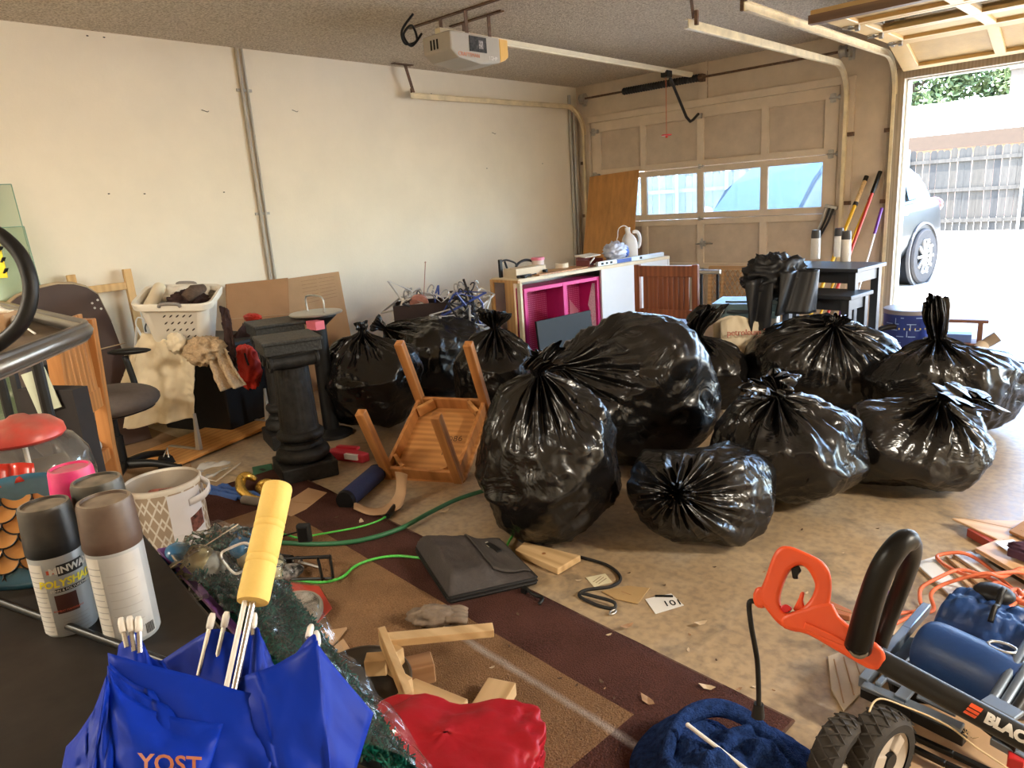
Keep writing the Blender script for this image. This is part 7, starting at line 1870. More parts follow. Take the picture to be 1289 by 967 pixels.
t = thing('scrap_wood_frame', 'L shaped frame of pale lumber offcuts nailed together on the rug', 'frame', (lambda p: (p.x, p.y, 0))(at(520, 850)))
O = t.location.copy()
A0, A1 = at(484, 806, .135), at(621, 793, .12)
b = MB(); b.bar(A0 - O, A1 - O, .042, .024, up=UPV); b.build('top_rail', m_cutz, t, bevel=.002)
B0, B1 = at(481, 800, .15), at(516, 884, .13); b = MB(); b.bar(B0 - O, B1 - O, .022, .06, up=UPV); b.build('side_rail', m_cutz, t, bevel=.002)
C0_ = at(497, 828, .1); b = MB(); b.bar(C0_ - O + Vector((0, 0, .03)), Vector((C0_.x - O.x, C0_.y - O.y, .014)), .04, .04); b.build('post', m_cutz, t, bevel=.002)
b = MB(); p = at(474, 836, .09) - O; b.box(p, (.06, .045, .05), (0, 0, VY)); b.build('cleat', m_cutz, t, bevel=.002)
b = MB(); p = at(512, 878, .05) - O; b.bar(Vector((p.x, p.y, .014)), p + Vector((0, 0, .06)), .03, .03); b.build('leg', m_cutz, t)
block('timber_block', 'dark faced timber block lying behind the pale offcuts', (500, 838), (544, 828), .07, .06, .075, wood('dark_cut', (.25, .12, .05), (.40, .22, .11), 0, 8, .6))
block('timber_block', 'pale square timber block lying before the scrap wood frame', (510, 864), (577, 892), .085, .045, .062)
block('timber_block', 'long pale two by four offcut with a knot pointing to the lower left', (598, 912), (632, 856), .085, .04, .056)
p = at(545, 790); t = thing('grey_work_glove', 'grey crumpled work glove lying behind the pale scrap frame', 'glove', (p.x, p.y, .014), VY); b = MB(); crumple(b, (0, 0, .03), .07, (1.3, .7, .5), .25, 4, 52); b.build('palm', mat('glove_grey', (.20, .15, .11), .9, vary=.3, scale=30), t, smooth=True)
for k in range(4):
    b = MB(); b.tube(smooth_path([(.05, -.03 + .02 * k, .03), (.09, -.035 + .022 * k, .032), (.115, -.03 + .02 * k, .02)], 4), .012, 8); b.build('finger', MATS['glove_grey'], t, smooth=True)
b = MB(); b.box((.01, -.09, .012), (.03, .03, .02)); b.build('black_tag', m_black, t)
for k, (px, lab) in enumerate(((((391, 828), (400, 795), (437, 789), (418, 812)), 'tan triangular cardboard scrap beside the dial'), (((398, 832), (432, 803), (448, 827), (412, 838)), 'tan square cardboard scrap behind the dark pan'))):
    t = flat('cardboard_scrap', lab, 'cardboard', px, .012 + .006 * k, m_card, .014); b = MB(); b.box((0, 0, .0125 + .006 * k), (.05, .003, .0008), (0, 0, .5)); b.build('crease', m_cardd, t)
# dark shallow pan
p = at(452, 868, .05); t = thing('dark_pan', 'dark round shallow pan lying tilted beside the blue umbrella', 'pan', (p.x, p.y, .03), (.12, .08, 0)); b = MB(); b.lathe([(0, 0), (.115, 0), (.14, .03), (.15, .034), (.15, .042), (.135, .038), (.112, .008), (0, .008)], 44); b.build('bowl', mat('dark_pan_metal', (.05, .04, .032), .4, .5, vary=.3), t, smooth='auto'); b = MB(); b.lathe([(.147, .036), (.154, .04), (.147, .046), (.147, .036)], 44, cap=False); b.build('rolled_rim', mat('pan_rim', (.12, .10, .085), .35, .6), t, smooth=True)
# thermometer dial on red card
t = flat('red_card', 'red card lying under the round dial', 'card', ((318, 745), (335, 730), (402, 738), (418, 765), (392, 792), (330, 800)), .006, mat('red_card', (.40, .045, .025), .6, vary=.1), .014); b = MB(); b.box((.08, 0, .0065), (.03, .06, .001)); b.build('pale_patch', m_card, t)
p = at(362, 772, .05); t = thing('dial_thermometer', 'round dial with faded yellow face and grey rim lying on the red card', 'dial', (p.x, p.y, .045), (.10, -.08, VY)); rd = .118
b = MB(); b.lathe([(0, -.012), (rd, -.012), (rd * 1.02, .0), (rd, .010), (rd * .93, .012), (rd * .88, .004), (rd * .88, .0)], 48); b.build('rim', mat('dial_rim', (.34, .31, .26), .4, .5, vary=.15), t, smooth='auto')
b = MB(); b.lathe([(0, .003), (rd * .885, .003)], 48); b.build('face', mat('dial_face', (.52, .46, .31), .5, vary=.12, scale=8), t)
m_num = mat('dial_print', (.26, .20, .11), .7)
for i, s_ in enumerate(('-20', '0', '20', '40', '60', '80', '100', '120')):
    a_ = math.radians(225 - i * 270 / 7); text_mesh('figures', s_, .026, m_num, t, M=Matrix.Translation((rd * .64 * math.cos(a_), rd * .64 * math.sin(a_), .0042)) @ Matrix.Rotation(a_ - PI / 2, 4, 'Z'))
b = MB()
for i in range(48):
    a_ = math.radians(225 - i * 270 / 47); b.box((rd * .80 * math.cos(a_), rd * .80 * math.sin(a_), .0042), (.011, .0016, .0006), (0, 0, a_))
o = b.build('tick_marks', m_num, t); o['kind'] = 'stuff'
b = MB(); b.bar((-.01, -.02, .006), (.035, .055, .006), .004, .002); b.build('needle', mat('needle_grey', (.2, .18, .15), .5), t); b = MB(); b.lathe([(.0, .013), (rd * .9, .013)], 40); b.build('crystal', m_jar, t)
# wire frame gadget, tag, sunglasses
t = thing('wire_rack', 'black thin wire frame with a bright bulb lying behind the yellow handle', 'wire frame', (lambda p: (p.x, p.y, .014))(at(385, 715))); O = t.location.copy()
for pts in ([(300, 712, .0), (348, 703, .02), (415, 702, .04), (418, 728, .02), (340, 730, .0)], [(400, 702, .04), (406, 730, .02)], [(345, 704, .06), (416, 700, .06), (419, 727, .05)]):
    b = MB(); b.tube([at(x, y, z + .02) - O for x, y, z in pts], .0055, 6); b.build('wire', m_black, t)
b = MB(); b.ball(at(374, 707, .045) - O, .022, 14, 10); b.build('glass_bulb', m_jar, t, smooth=True); b = MB(); b.cyl(at(345, 703, .04) - O, at(366, 706, .045) - O, .022, n=14); b.build('socket', m_black, t, smooth='auto'); b = MB(); b.cyl(at(376, 707, .045) - O, at(402, 714, .04) - O, .005, n=6); b.build('stem', m_steel, t)
b = MB(); b.box(at(354, 705, .063) - O, (.03, .02, .012), (0, 0, VY)); b.build('label', m_lwhite, t)
t = thing('cable_tag', 'small black hook and loop cable tag standing up round the green hose', 'tag', (lambda p: (p.x, p.y, .014))(at(386, 690)), VY - .1); b = MB(); b.box((0, 0, .055), (.058, .03, .085)); b.build('band', mat('black_webbing', (.016, .015, .015)), t, bevel=.008); b = MB(); b.box((0, -.016, .055), (.035, .003, .06)); b.build('patch', m_black, t); b = MB(); b.bar((-.03, 0, .06), (-.16, .02, .02), .006, .006); b.build('tail', m_black, t)
t = thing('patterned_slipper', 'black and white patterned slipper lying beside the wire frame', 'slipper', (lambda p: (p.x, p.y, .014))(at(360, 735)), VY + .5); b = MB(); b.ball((0, 0, .03), .075, 20, 12, (1, .5, .42)); b.build('upper', mat('black_white_print', (.10, .095, .09), .7, vary=2.2, scale=45), t, smooth=True); b = MB(); b.ball((-.055, -.01, .025), .05, 16, 10, (1, .7, .5)); b.build('toe', m_lwhite, t, smooth=True)
# red bag
c = at(565, 962, .10); t = thing('red_nylon_bag', 'bright red crumpled nylon bag in the lower middle of the picture', 'bag', (c.x, c.y, .012), VY - .16)
m_redn = mat('red_nylon', (.36, .006, .014), .48, vary=.12, scale=8, bump=.15, bscale=40, spec=.4)
b = MB()


def redbag(u, v):
    a = 2 * PI * u; n4 = 7.0; cx, sx = math.cos(a), math.sin(a); k = (abs(cx) ** n4 + abs(sx) ** n4) ** (-1 / n4)
    z = .17 * min(1, v * 1.6); s = 1 if v < .62 else max(0.0, 1 - ((v - .62) / .38) ** 1.5)
    x, y = .205 * k * cx * s, .13 * k * sx * s
    p = Vector((x, y, z + (.02 * (1 - s))))
    w = fbm((p.x * 9 + 2, p.y * 9, p.z * 9), 4); f = math.exp(-((p.x - .19) / .07) ** 2)
    p += Vector((cx, sx, .6 if v > .6 else 0)) * (.018 * w + .022 * f * (1 - abs(fbm((p.x * 22, p.y * 22, p.z * 30), 3)) * 2) * .5)
    p.z -= 0 + .02 * max(0, (p.x + .2) / .4) ** 1.5 * (v > .3); p.z = max(.003, p.z)
    return p


b.grid(redbag, 90, 50, True); b.build('nylon_shell', m_redn, t, smooth=True); b = MB(); b.tube(smooth_path([(-.19, -.12, .16), (-.05, -.13, .16), (.1, -.13, .15), (.19, -.12, .13)], 6), .004, 6); b.build('seam', m_redn, t, smooth=True)

# ================================================================ right foreground: edger, cart, cord, boards
m_or = mat('safety_orange_plastic', (.70, .085, .022), .38, vary=.05, scale=10)
m_edb = mat('edger_black', (.006, .0055, .005), .36, spec=.3, vary=.1)
m_grey = mat('dark_grey_tube', (.013, .012, .011), .42, 0, spec=.35, vary=.08)
dep = lambda x: 1.12 - (x - 950) * .00052
t = thing('lawn_edger', 'orange handled electric lawn edger with a dark tube reaching in from the right', 'edger', atd(1020, 760, dep(1020))); O = t.location.copy()
nv_ = -ray(1060, 780).normalized()


def ring2(name, outer, inner, th, m, bev):
    b = MB(); n = len(outer); o = [atd(x, y, dep(x)) - O for x, y in outer]; i = [atd(x, y, dep(x)) - O for x, y in inner]
    vs = [p + nv_ * th for p in o] + [p + nv_ * th for p in i] + [p - nv_ * th for p in o] + [p - nv_ * th for p in i]
    F = []
    for k in range(n):
        j = (k + 1) % n
        F += [(k, j, n + j, n + k), (2 * n + k, 3 * n + k, 3 * n + j, 2 * n + j), (k, 2 * n + k, 2 * n + j, j), (n + k, n + j, 3 * n + j, 3 * n + k)]
    b.add(vs, F); return b.build(name, m, t, bevel=bev, segs=3, smooth='auto')


def slab2(name, poly, th, m, bev, off=0.0, par=None):
    b = MB(); o = [atd(x, y, dep(x)) - O + nv_ * off for x, y in poly]; n = len(o); vs = [p + nv_ * th for p in o] + [p - nv_ * th for p in o]
    b.add(vs, [tuple(range(n)), tuple(range(2 * n - 1, n - 1, -1))] + [(i, i + n, (i + 1) % n + n, (i + 1) % n) for i in range(n)]); return b.build(name, m, par or t, bevel=bev, segs=3, smooth='auto')


def dens(P, k=4):
    return [(p.x, p.y) for p in smooth_path([Vector((x, y, 0)) for x, y in P], k, True)]


outer = [(966, 768), (956, 752), (964, 728), (976, 696), (990, 688), (1012, 695), (1036, 708), (1046, 726), (1045, 758), (1034, 788), (1008, 796), (984, 788)]
inner = [(988, 770), (982, 757), (984, 742), (992, 722), (999, 715), (1006, 712), (1016, 716), (1026, 735), (1023, 750), (1015, 761), (1005, 769), (996, 772)]
hd2 = ring2('grip_loop', dens(outer), dens(inner), .017, m_or, .006)
slab2('grip_body', dens([(985, 776), (1012, 766), (1044, 758), (1056, 775), (1074, 791), (1113, 819), (1103, 844), (1062, 824), (1018, 799), (988, 791)], 3), .019, m_or, .006)
slab2('body_rib', [(1014, 783), (1068, 808), (1066, 815), (1012, 792)], .004, m_or, .002, .019)
slab2('cord_boss', dens([(949, 748), (956, 738), (966, 744), (968, 758), (960, 766), (951, 762)], 2), .016, m_or, .005)
slab2('trigger', [(996, 716), (1006, 712), (1009, 719), (1004, 724), (1005, 729), (998, 729)], .009, m_edb, .002, par=hd2)
slab2('safety_button', dens([(983, 766), (990, 761), (997, 766), (990, 772)], 3), .019, mat('button_red', (.55, .01, .015), .3), .002, .002)
slab2('cord_hook', [(998, 768), (1006, 752), (1008, 745), (1013, 745), (1011, 756), (1013, 765), (1008, 772)], .006, m_or, .003)
a, c = atd(1104, 829, dep(1104)) - O, atd(1330, 952, dep(1330)) - O
b = MB(); b.cyl(a, c, .0165, n=28); b.build('tube', m_grey, t, smooth='auto')
ad_ = (c - a).normalized()
fv = (CAM - (O + a.lerp(c, .55))); fv = (fv - ad_ * fv.dot(ad_)).normalized(); upd = fv.cross(ad_).normalized()
TM = Matrix((ad_, upd, fv)).transposed().to_4x4()


def on_tube(px, py): 
    p = atd(px, py, dep(px)) - O; return a + ad_ * (p - a).dot(ad_)


def tubetext(body, size, px, py, m, bold):
    cpt = on_tube(px, py)
    o = text_mesh('lettering', body, size, m, t, align='LEFT', bold=bold, depth=.0003)
    bm = bmesh.new(); bm.from_mesh(o.data)
    for yy in [(-.014 + .0028 * i) for i in range(11)]: bmesh.ops.bisect_plane(bm, geom=bm.verts[:] + bm.edges[:] + bm.faces[:], plane_co=(0, yy, 0), plane_no=(0, 1, 0))
    bm.to_mesh(o.data); bm.free()
    for v in o.data.vertices:
        ang = v.co.y / .0168; q = cpt + ad_ * v.co.x + upd * (.0170 * math.sin(ang)) + fv * (.0170 * math.cos(ang) + v.co.z); v.co = q
    return o


tubetext('BLACK+', .0195, 1236, 905, mat('silver_print', (.62, .60, .56), .4), .0012)
cpt = on_tube(1223, 893)
b = MB()
for s0, s1 in ((-.0085, -.0045), (-.003, .001), (.0025, .0085)):
    P_ = [(s0, -.008), (s1, -.008), (s1, .008), (s0, .008)]; b.add([cpt + ad_ * (y * .9 + x * .25) + upd * (.0171 * math.sin((x) / .0168)) + fv * (.0174 * math.cos(x / .0168)) for x, y in P_], [(0, 1, 2, 3)])
b.build('logo', m_or, t, solid=.0006)
# auxiliary loop handle
b = MB(); pth = smooth_path([atd(1080, 815, 1.03), atd(1092, 770, 1.0), atd(1107, 725, .98), atd(1122, 698, .97), atd(1138, 681, .975), atd(1148, 684, .99), atd(1147, 703, 1.02), atd(1136, 735, 1.06), atd(1120, 775, 1.08), atd(1106, 812, 1.08)], 6)
n = len(pth); b.tube([p - O for p in pth], [.0185 - .003 * abs(math.sin(PI * i / n)) if i < n * .5 else .0125 for i in range(n)], 16); b.build('assist_handle', m_edb, t, smooth=True)
b = MB(); e0 = atd(1081, 818, 1.035) - O; b.cyl(e0 + fv * .008, e0 + fv * .022, .013, n=20); b.build('pivot_knob', mat('knob_dusty', (.16, .13, .10), .6, vary=.4, scale=40), t, bevel=.002, smooth='auto'); b = MB(); b.cyl(e0 + fv * .022, e0 + fv * .026, .006, n=12); b.build('pivot_bolt', m_black, t)
b = MB(); k0 = atd(950, 757, dep(950)) - O; b.tube(smooth_path([k0, atd(943, 760, dep(945)) - O, atd(946, 790, dep(945)) - O, atd(953, 830, dep(945) + .01) - O, atd(955, 870, dep(945) + .03) - O, atd(955, 893, dep(945) + .04) - O], 6), .0042, 8); b.build('pigtail_cord', m_black, t, smooth=True)
b = MB(); b.cyl(atd(955, 886, dep(945) + .04) - O, atd(954, 902, dep(945) + .045) - O, .008, .011, n=12); b.build('plug', m_black, t, smooth='auto')
t = thing('edger_guard', 'dark wheel stand holding up the lawn edger beyond the right edge', 'stand', (lambda p: (p.x, p.y, 0))(atd(1400, 985, dep(1400)))); zz = atd(1400, 985, dep(1400)).z - .02; b = MB(); b.cyl((0, 0, 0), (0, 0, zz), .03, n=12); b.build('post', m_black, t); b = MB(); b.box((0, 0, .01), (.2, .2, .02)); b.build('foot', m_black, t)

# two lugged wheels
m_tread = mat('tread_rubber', (.022, .019, .017), .85, vary=.35, scale=25, dust=.15)
for k, (q, w, lab) in enumerate((((1056, 962), .030, 'black diamond tread wheel standing on the concrete, the left of the pair'), ((1104, 950), .033, 'black diamond tread wheel with pale hub, the right of the pair'))):
    R_ = .105; p = at(q[0], q[1], R_)
    t = thing('lugged_wheel', lab, 'wheel', (p.x, p.y, R_ + .002), (0, 0, VY + (-2.45 if k == 0 else -2.6)), None)
    RX_ = Matrix.Rotation(PI / 2, 3, 'X')
    b = MB(); b.lathe([(R_ * .66, -w), (R_ * .84, -w * 1.05), (R_ * .96, -w * .75), (R_ * .985, 0), (R_ * .96, w * .75), (R_ * .84, w * 1.05), (R_ * .66, w)], 48, rot=RX_, cap=False); ty = b.build('tyre', m_tread, t, smooth='auto')
    b = MB(); nn = 22
    for i in range(nn):
        for s_ in (-1, 1):
            pts = []
            for j in range(5):
                f = j / 4; a_ = 2 * PI * (i + s_ * f * 1.5) / nn; y = w * (.92 - 1.84 * f); rr2 = R_ * (1.0 - .05 * abs(2 * f - 1) ** 2); pts.append((rr2 * math.cos(a_), y, rr2 * math.sin(a_)))
            b.tube(pts, .0026, 4)
    o = b.build('tread_lugs', m_tread, ty); o['kind'] = 'stuff'
    b = MB(); b.lathe([(.018, -w * .7), (R_ * .5, -w * .55), (R_ * .66, -w * .9), (R_ * .66, w * .9), (R_ * .5, w * .55), (.018, w * .7)], 40, rot=RX_); b.build('hub', mat('pale_hub', (.42, .36, .30), .45, vary=.12), t, smooth='auto')
    for i in range(3):
        a_ = 2 * PI * i / 3 + .4; b = MB(); b.bar((.02 * math.cos(a_), w * .72, .02 * math.sin(a_)), (R_ * .58 * math.cos(a_), w * .66, R_ * .58 * math.sin(a_)), .03, .014, up=(0, 1, 0)); b.build('spoke', MATS['pale_hub'], t, bevel=.003)
    b = MB(); b.cyl((0, -w * 1.0, 0), (0, w * 1.0, 0), .02, n=16); b.build('axle_cap', m_black, t)

# folded luggage cart under the edger with blue bag
m_alu = mat('cart_aluminium', (.22, .27, .34), .32, .7, vary=.05); m_navy = mat('navy_nylon', (.012, .045, .16), .42, vary=.12, scale=8, bump=.15, bscale=40)
t = thing('folded_cart', 'folded black and silver luggage cart lying on the cardboard under the edger', 'cart', (lambda p: (p.x, p.y, 0))(at(1200, 880))); O = t.location.copy()


def fb(name, pts, w, h, m, z=None):
    P = [at(x, y, zz_) - O for x, y, zz_ in pts]; b = MB()
    for p, q in zip(P[:-1], P[1:]): b.bar(p, q, w, h, up=UPV)
    return b.build(name, m, t, bevel=.002, segs=1)


fb('side_rail', [(1086, 860, .12), (1140, 795, .12), (1166, 765, .12)], .022, .03, m_alu)
fb('side_rail', [(1086, 862, .12), (1140, 885, .12), (1212, 917, .12)], .028, .012, m_alu)
fb('under_rail', [(1086, 868, .09), (1150, 898, .09), (1215, 930, .09)], .03, .03, m_black)
fb('cross_bar', [(1105, 862, .13), (1122, 845, .13)], .016, .01, m_alu); fb('cross_bar', [(1112, 852, .13), (1145, 868, .13)], .014, .01, m_alu); fb('cross_bar', [(1133, 880, .13), (1148, 862, .13)], .03, .01, m_alu)
fb('edge_strip', [(1154, 876, .12), (1204, 900, .11)], .016, .008, m_alu)
fb('handle_strip', [(1168, 798, .22), (1185, 792, .23), (1230, 810, .22), (1289, 836, .21), (1320, 850, .2)], .012, .012, m_alu)
fb('lower_rod', [(1138, 922, .05), (1200, 950, .05), (1260, 978, .05)], .014, .014, m_black); fb('lower_rod', [(1136, 935, .03), (1190, 962, .03), (1240, 985, .03)], .014, .014, m_black)
for pts in ([(1247, 886, .20), (1289, 818, .24), (1330, 752, .26)], [(1261, 893, .20), (1300, 830, .24), (1340, 772, .26)], [(1275, 900, .20), (1312, 842, .24), (1350, 790, .26)]):
    P = [at(*p) - O for p in pts]; b = MB(); b.tube(P, .011, 12); b.build('tube', m_grey if pts[0][0] == 1275 else m_alu, t, smooth='auto')
fb('clamp_plate', [(1240, 880, .225), (1283, 903, .225)], .04, .012, m_alu); fb('base_plate', [(1225, 890, .1), (1285, 935, .1)], .03, .06, m_black)
fb('foot_rail', [(1250, 930, .07), (1300, 958, .07)], .03, .02, m_alu); fb('red_reflector', [(1268, 955, .06), (1289, 962, .06)], .03, .03, mat('reflector_red', (.45, .02, .02), .3))
b = MB()
for i in range(9):
    p = at(1156 + i * 9, 818 + i * 4.5, .10) - O; q = at(1130 + i * 9, 845 + i * 4.5, .10) - O; b.bar(p, q, .006, .006)
b.build('spring_wires', m_steel, t)
b = MB(); b.box(at(1205, 850, .04) - O, (.34, .20, .08), (0, 0, VY - .35)); b.build('black_bed', m_black, t, bevel=.01)
t = thing('blue_bag', 'navy blue nylon bag strapped on the folded luggage cart', 'bag', (lambda p: (p.x, p.y, 0))(at(1220, 800))); O = t.location.copy()
a, c = at(1168, 815, .17) - O, at(1265, 862, .17) - O
b = MB(); S = smooth_path([a - (c - a) * .12, a, a.lerp(c, .33), a.lerp(c, .66), c, c + (c - a) * .5], 5); n = len(S); b.tube(S, [(.075 * (1 - (abs(2 * i / (n - 1) - 1)) ** 5 * .7)) for i in range(n)], 24); b.build('rolled_pillow', m_navy, t, smooth=True)
Q = [at(1164, 790, .16) - O, at(1285, 855, .16) - O, at(1310, 770, .22) - O, at(1200, 738, .22) - O]
b = MB(); b.grid(lambda u, v: Q[0].lerp(Q[1], u).lerp(Q[3].lerp(Q[2], u), v) + UPV * (.05 * math.sin(PI * min(1, v * .9 + .1)) + .018 * fbm((u * 4, v * 4, 8), 4) - .16 * max(0, (v - .85) / .15) ** 2 - .12 * max(0, (.12 - u) / .12) ** 2), 40, 34); b.build('top_cloth', m_navy, t, smooth=True, solid=.008)
b = MB(); b.tube(smooth_path([Q[0].lerp(Q[1], .62).lerp(Q[3].lerp(Q[2], .62), v) + UPV * (.07 + .01 * math.sin(v * 20)) for v in (.25, .4, .55, .7, .85)], 4), .007, 6); b.build('zip', m_black, t, smooth=True)
p = Q[0].lerp(Q[1], .5).lerp(Q[3].lerp(Q[2], .5), .9); b = MB(); b.ball(p + UPV * .03, .05, 14, 8, (1, .8, .5)); b.build('buckle_strap', m_black, t, smooth=True)
p = at(1262, 815, .24) - O; b = MB(); b.tube([p + Vector((.03 * math.cos(i * PI / 5), .02 * math.sin(i * PI / 5), .0)) for i in range(10)], .004, 6, closed=True); b.build('ring', m_steel, t, smooth=True)
# thin twine over the cart
t = thing('jute_twine', 'thin jute twine hanging over the wheels and luggage cart', 'twine', (lambda p: (p.x, p.y, 0))(at(1180, 900))); O = t.location.copy(); b = MB(); b.tube(smooth_path([at(*q) - O for q in ((1094, 896, .235), (1100, 884, .235), (1112, 880, .23), (1140, 890, .19), (1170, 902, .17), (1200, 918, .16), (1225, 938, .14), (1250, 955, .12), (1280, 975, .1))], 6), .0022, 5); b.build('strand', mat('jute', (.55, .42, .25), .9), t, smooth=True); b = MB()
for i in range(7): q = at(1212 + i * 2, 924 + i, .158) - O; b.cyl(q, q + Vector((.012 * math.cos(i), .012 * math.sin(i), .012)), .0008, n=4)
o = b.build('frayed_ends', MATS['jute'], t); o['kind'] = 'stuff'
# cardboard sheets under
t = flat('cardboard_sheet', 'pale ribbed cardboard sheet on the concrete left of the folded cart', 'cardboard', ((1042, 826), (1088, 810), (1110, 760), (1142, 790), (1105, 850), (1062, 895), (1046, 868)), .006, mat('pale_cardboard', (.56, .46, .34), .8, vary=.1)); 
for i in range(5):
    b = MB(); p0, p1 = at(1050 + i * 12, 830 - i * 3, .0068) - t.location, at(1062 + i * 13, 885 - i * 10, .0068) - t.location; b.bar(p0, p1, .003, .0012); b.build('rib', m_card, t)
t = flat('cardboard_sheet', 'brown cardboard sheet on the concrete under the folded cart', 'cardboard', ((1112, 905), (1150, 870), (1310, 930), (1300, 1010), (1120, 1000)), .008, m_card); b = MB(); b.bar(at(1150, 930, .0085) - t.location, at(1260, 985, .0085) - t.location, .004, .001); b.build('crease', m_cardd, t)
t = flat('orange_strip', 'orange brown torn carton strip lying behind the edger grip', 'carton', ((1043, 755), (1072, 768), (1070, 776), (1043, 770)), .02, mat('orange_brown_card', (.38, .13, .06), .7)); b = MB(); b.box((0, 0, .0205), (.08, .006, .001)); b.build('fold', m_cardd, t)
t = flat('purple_ribbon', 'purple ribbon scrap on the floor behind the black assist handle', 'ribbon', ((1105, 745), (1112, 742), (1128, 768), (1124, 776), (1112, 770)), .02, mat('purple_plastic', (.16, .04, .36))); b = MB(); b.tube(smooth_path([(-.02, 0, .02), (.0, .02, .05), (.02, 0, .02)], 5), .006, 6); b.build('loop', MATS['purple_plastic'], t, smooth=True)

# orange extension cord
m_cord = mat('orange_cord', (.62, .15, .07), .5, vary=.12, scale=30)
t = thing('extension_lead', 'orange extension cord coiled loosely over the floor boards at the right', 'cord', (lambda p: (p.x, p.y, 0))(at(1230, 750))); O = t.location.copy()
cp = [(1112, 778, .0), (1135, 772, .01), (1160, 768, .01), (1158, 755, .03), (1160, 740, .04), (1180, 728, .06), (1205, 718, .07), (1230, 722, .07), (1260, 735, .06), (1300, 760, .05), (1320, 745, .06), (1290, 722, .09), (1255, 722, .1), (1225, 726, .08), (1195, 715, .06), (1180, 703, .05), (1185, 698, .05), (1210, 696, .06), (1230, 704, .05), (1248, 718, .04), (1275, 742, .05), (1300, 762, .09), (1270, 755, .1), (1240, 748, .1), (1220, 752, .08), (1222, 745, .09), (1240, 744, .11), (1270, 750, .12), (1310, 765, .1), (1320, 740, .08), (1289, 716, .08), (1262, 726, .09), (1238, 722, .1), (1190, 735, .05), (1172, 748, .03), (1175, 768, .015), (1150, 774, .012), (1125, 786, .006), (1118, 784, .004)]
b = MB(); b.tube(smooth_path([at(x, y, z + .012) - O for x, y, z in cp], 7), .0062, 8); b.build('cord', m_cord, t, smooth=True)
b = MB(); p = at(1118, 786, .016) - O; b.cyl(p, p + Vector((-.035, -.02, 0)), .011, .014, n=12); b.build('plug', m_cord, t, smooth='auto')
for k in range(3):
    off = random.Random(k + 60); pts = [at(1205 + 75 * u_ + off.uniform(-6, 6), 748 + 14 * math.sin(u_ * 7 + k * 2) + k * 4, .10 + .02 * k) - O for u_ in [i / 7 for i in range(9)]]
    b = MB(); b.tube(smooth_path(pts, 5), .0062, 8); b.build('loose_loop', m_cord, t, smooth=True)

# floor planks: white backed laminate boards and a stack of thin panels
m_lam = mat('white_laminate_plank', (.66, .68, .70), .35, vary=.05); m_lamt = wood('tan_laminate', (.40, .26, .15), (.56, .40, .26), 0, 6, .5)


def plank(px, th, z, m, lab, w=None, group=None):
    P = [at(x, y, z + th) for x, y in px]; c = sum(P, Vector()) / len(P); d = (P[1] - P[0]); ang = math.atan2(d.y, d.x)
    t = thing('floor_plank', lab, 'plank', (c.x, c.y, z + .001), ang, group); R = Matrix.Rotation(-ang, 3, 'Z')
    b = MB(); b.prism([((R @ (p - c)).x, (R @ (p - c)).y) for p in P], 0, th); b.build('board', m, t, bevel=.0015, segs=1)
    b = MB(); e = [R @ (p - c) for p in P]; b.bar(Vector((e[0].x, e[0].y, th * .5)), Vector((e[1].x, e[1].y, th * .5)), .003, th * .4); b.build('tongue_edge', m_card, t)
    return t


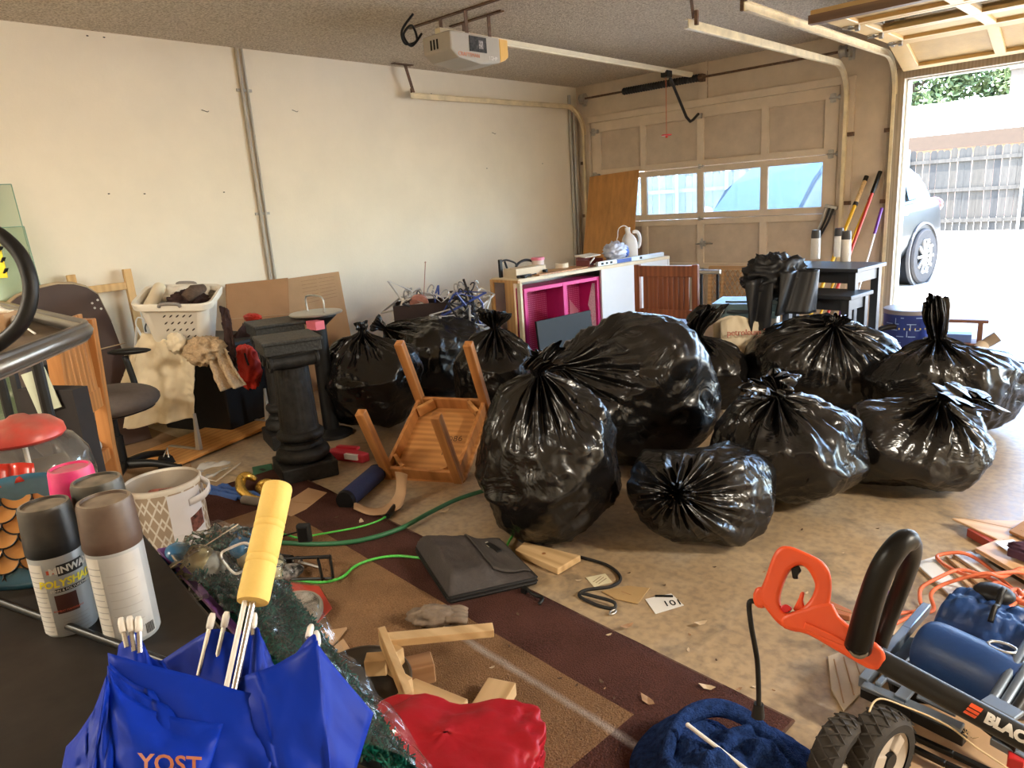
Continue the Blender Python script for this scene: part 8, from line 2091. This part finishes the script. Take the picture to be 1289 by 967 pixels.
plank(((1152, 708), (1212, 765), (1240, 752), (1178, 700)), .012, .0, m_lam, 'white faced floor plank lying nearest the wheels, left of the orange cord')
plank(((1178, 702), (1240, 756), (1256, 748), (1196, 699)), .012, .013, m_lamt, 'tan floor plank lying second in the row under the orange cord')
plank(((1190, 700), (1262, 760), (1275, 752), (1202, 698)), .012, .026, m_lamt, 'brown edged floor plank third in the row under the orange cord')
plank(((1200, 697), (1275, 748), (1295, 740), (1222, 694)), .012, .039, m_lam, 'white faced floor plank topmost under the orange cord')
plank(((1225, 699), (1233, 706), (1262, 700), (1240, 696)), .012, .02, m_lam, 'short white plank end beyond the orange cord')
for i, (m_, lab) in enumerate(((m_lamt, 'lowest thin brown panel of the stack at the right edge'), (m_card, 'second lowest thin panel of the stack at the right edge'), (m_lamt, 'middle thin panel of the stack at the right edge'), (wood('pale_panel', (.50, .30, .16), (.66, .44, .26), 0, 5, .5), 'topmost orange tan panel of the stack at the right edge'))):
    z = .012 + i * .022; dx = [0, 5, 2, -2][i]
    plank(((1230 + dx, 690 - i * 0), (1320 + dx, 742), (1350, 715), (1258 + dx, 679)), .016, z, m_, lab)
t = flat('plywood_sheet', 'thin warped tan plywood sheet lying at the right edge above the panel stack', 'plywood', ((1198, 652), (1262, 682), (1335, 690), (1345, 655), (1260, 655)), .01, MATS['pale_panel'], .03); b = MB(); b.box((0, .0, .0105), (.4, .004, .001)); b.build('grain_split', m_card, t)
b = MB(); p0, p1 = at(1222, 666, .03) - t.location, at(1250, 682, .03) - t.location; b.bar(Vector((p0.x, p0.y, -.012)), Vector((p1.x, p1.y, -.012)), .03, .03); b.build('support_block', mat('red_side', (.32, .05, .03), .6), t)
t = flat('cardboard_sheet', 'brown cardboard flap standing on the plywood at the right edge', 'cardboard', ((1270, 668), (1289, 655), (1330, 672), (1320, 690)), .012, m_cardd, .045); b = MB(); b.box((0, 0, .0125), (.08, .003, .001)); b.build('crease', m_card, t)
t = flat('white_paper', 'white glossy paper lying on the panel stack at the right edge', 'paper', ((1252, 682), (1275, 679), (1286, 686), (1268, 694)), .003, m_lam, .10); b = MB(); b.box((0, 0, .0033), (.05, .002, .0006)); b.build('crease', MATS['label_smallprint'], t)
t = flat('dark_cloth', 'dark purplish cloth scrap behind the panel stack at the right edge', 'cloth', ((1268, 690), (1290, 682), (1330, 695), (1310, 705)), .03, mat('dark_purple_cloth', (.07, .03, .06), .9, vary=.3), .10); b = MB(); crumple(b, (0, 0, .03), .05, (1.4, .8, .5), .25, 4, 61); b.build('fold', MATS['dark_purple_cloth'], t, smooth=True)
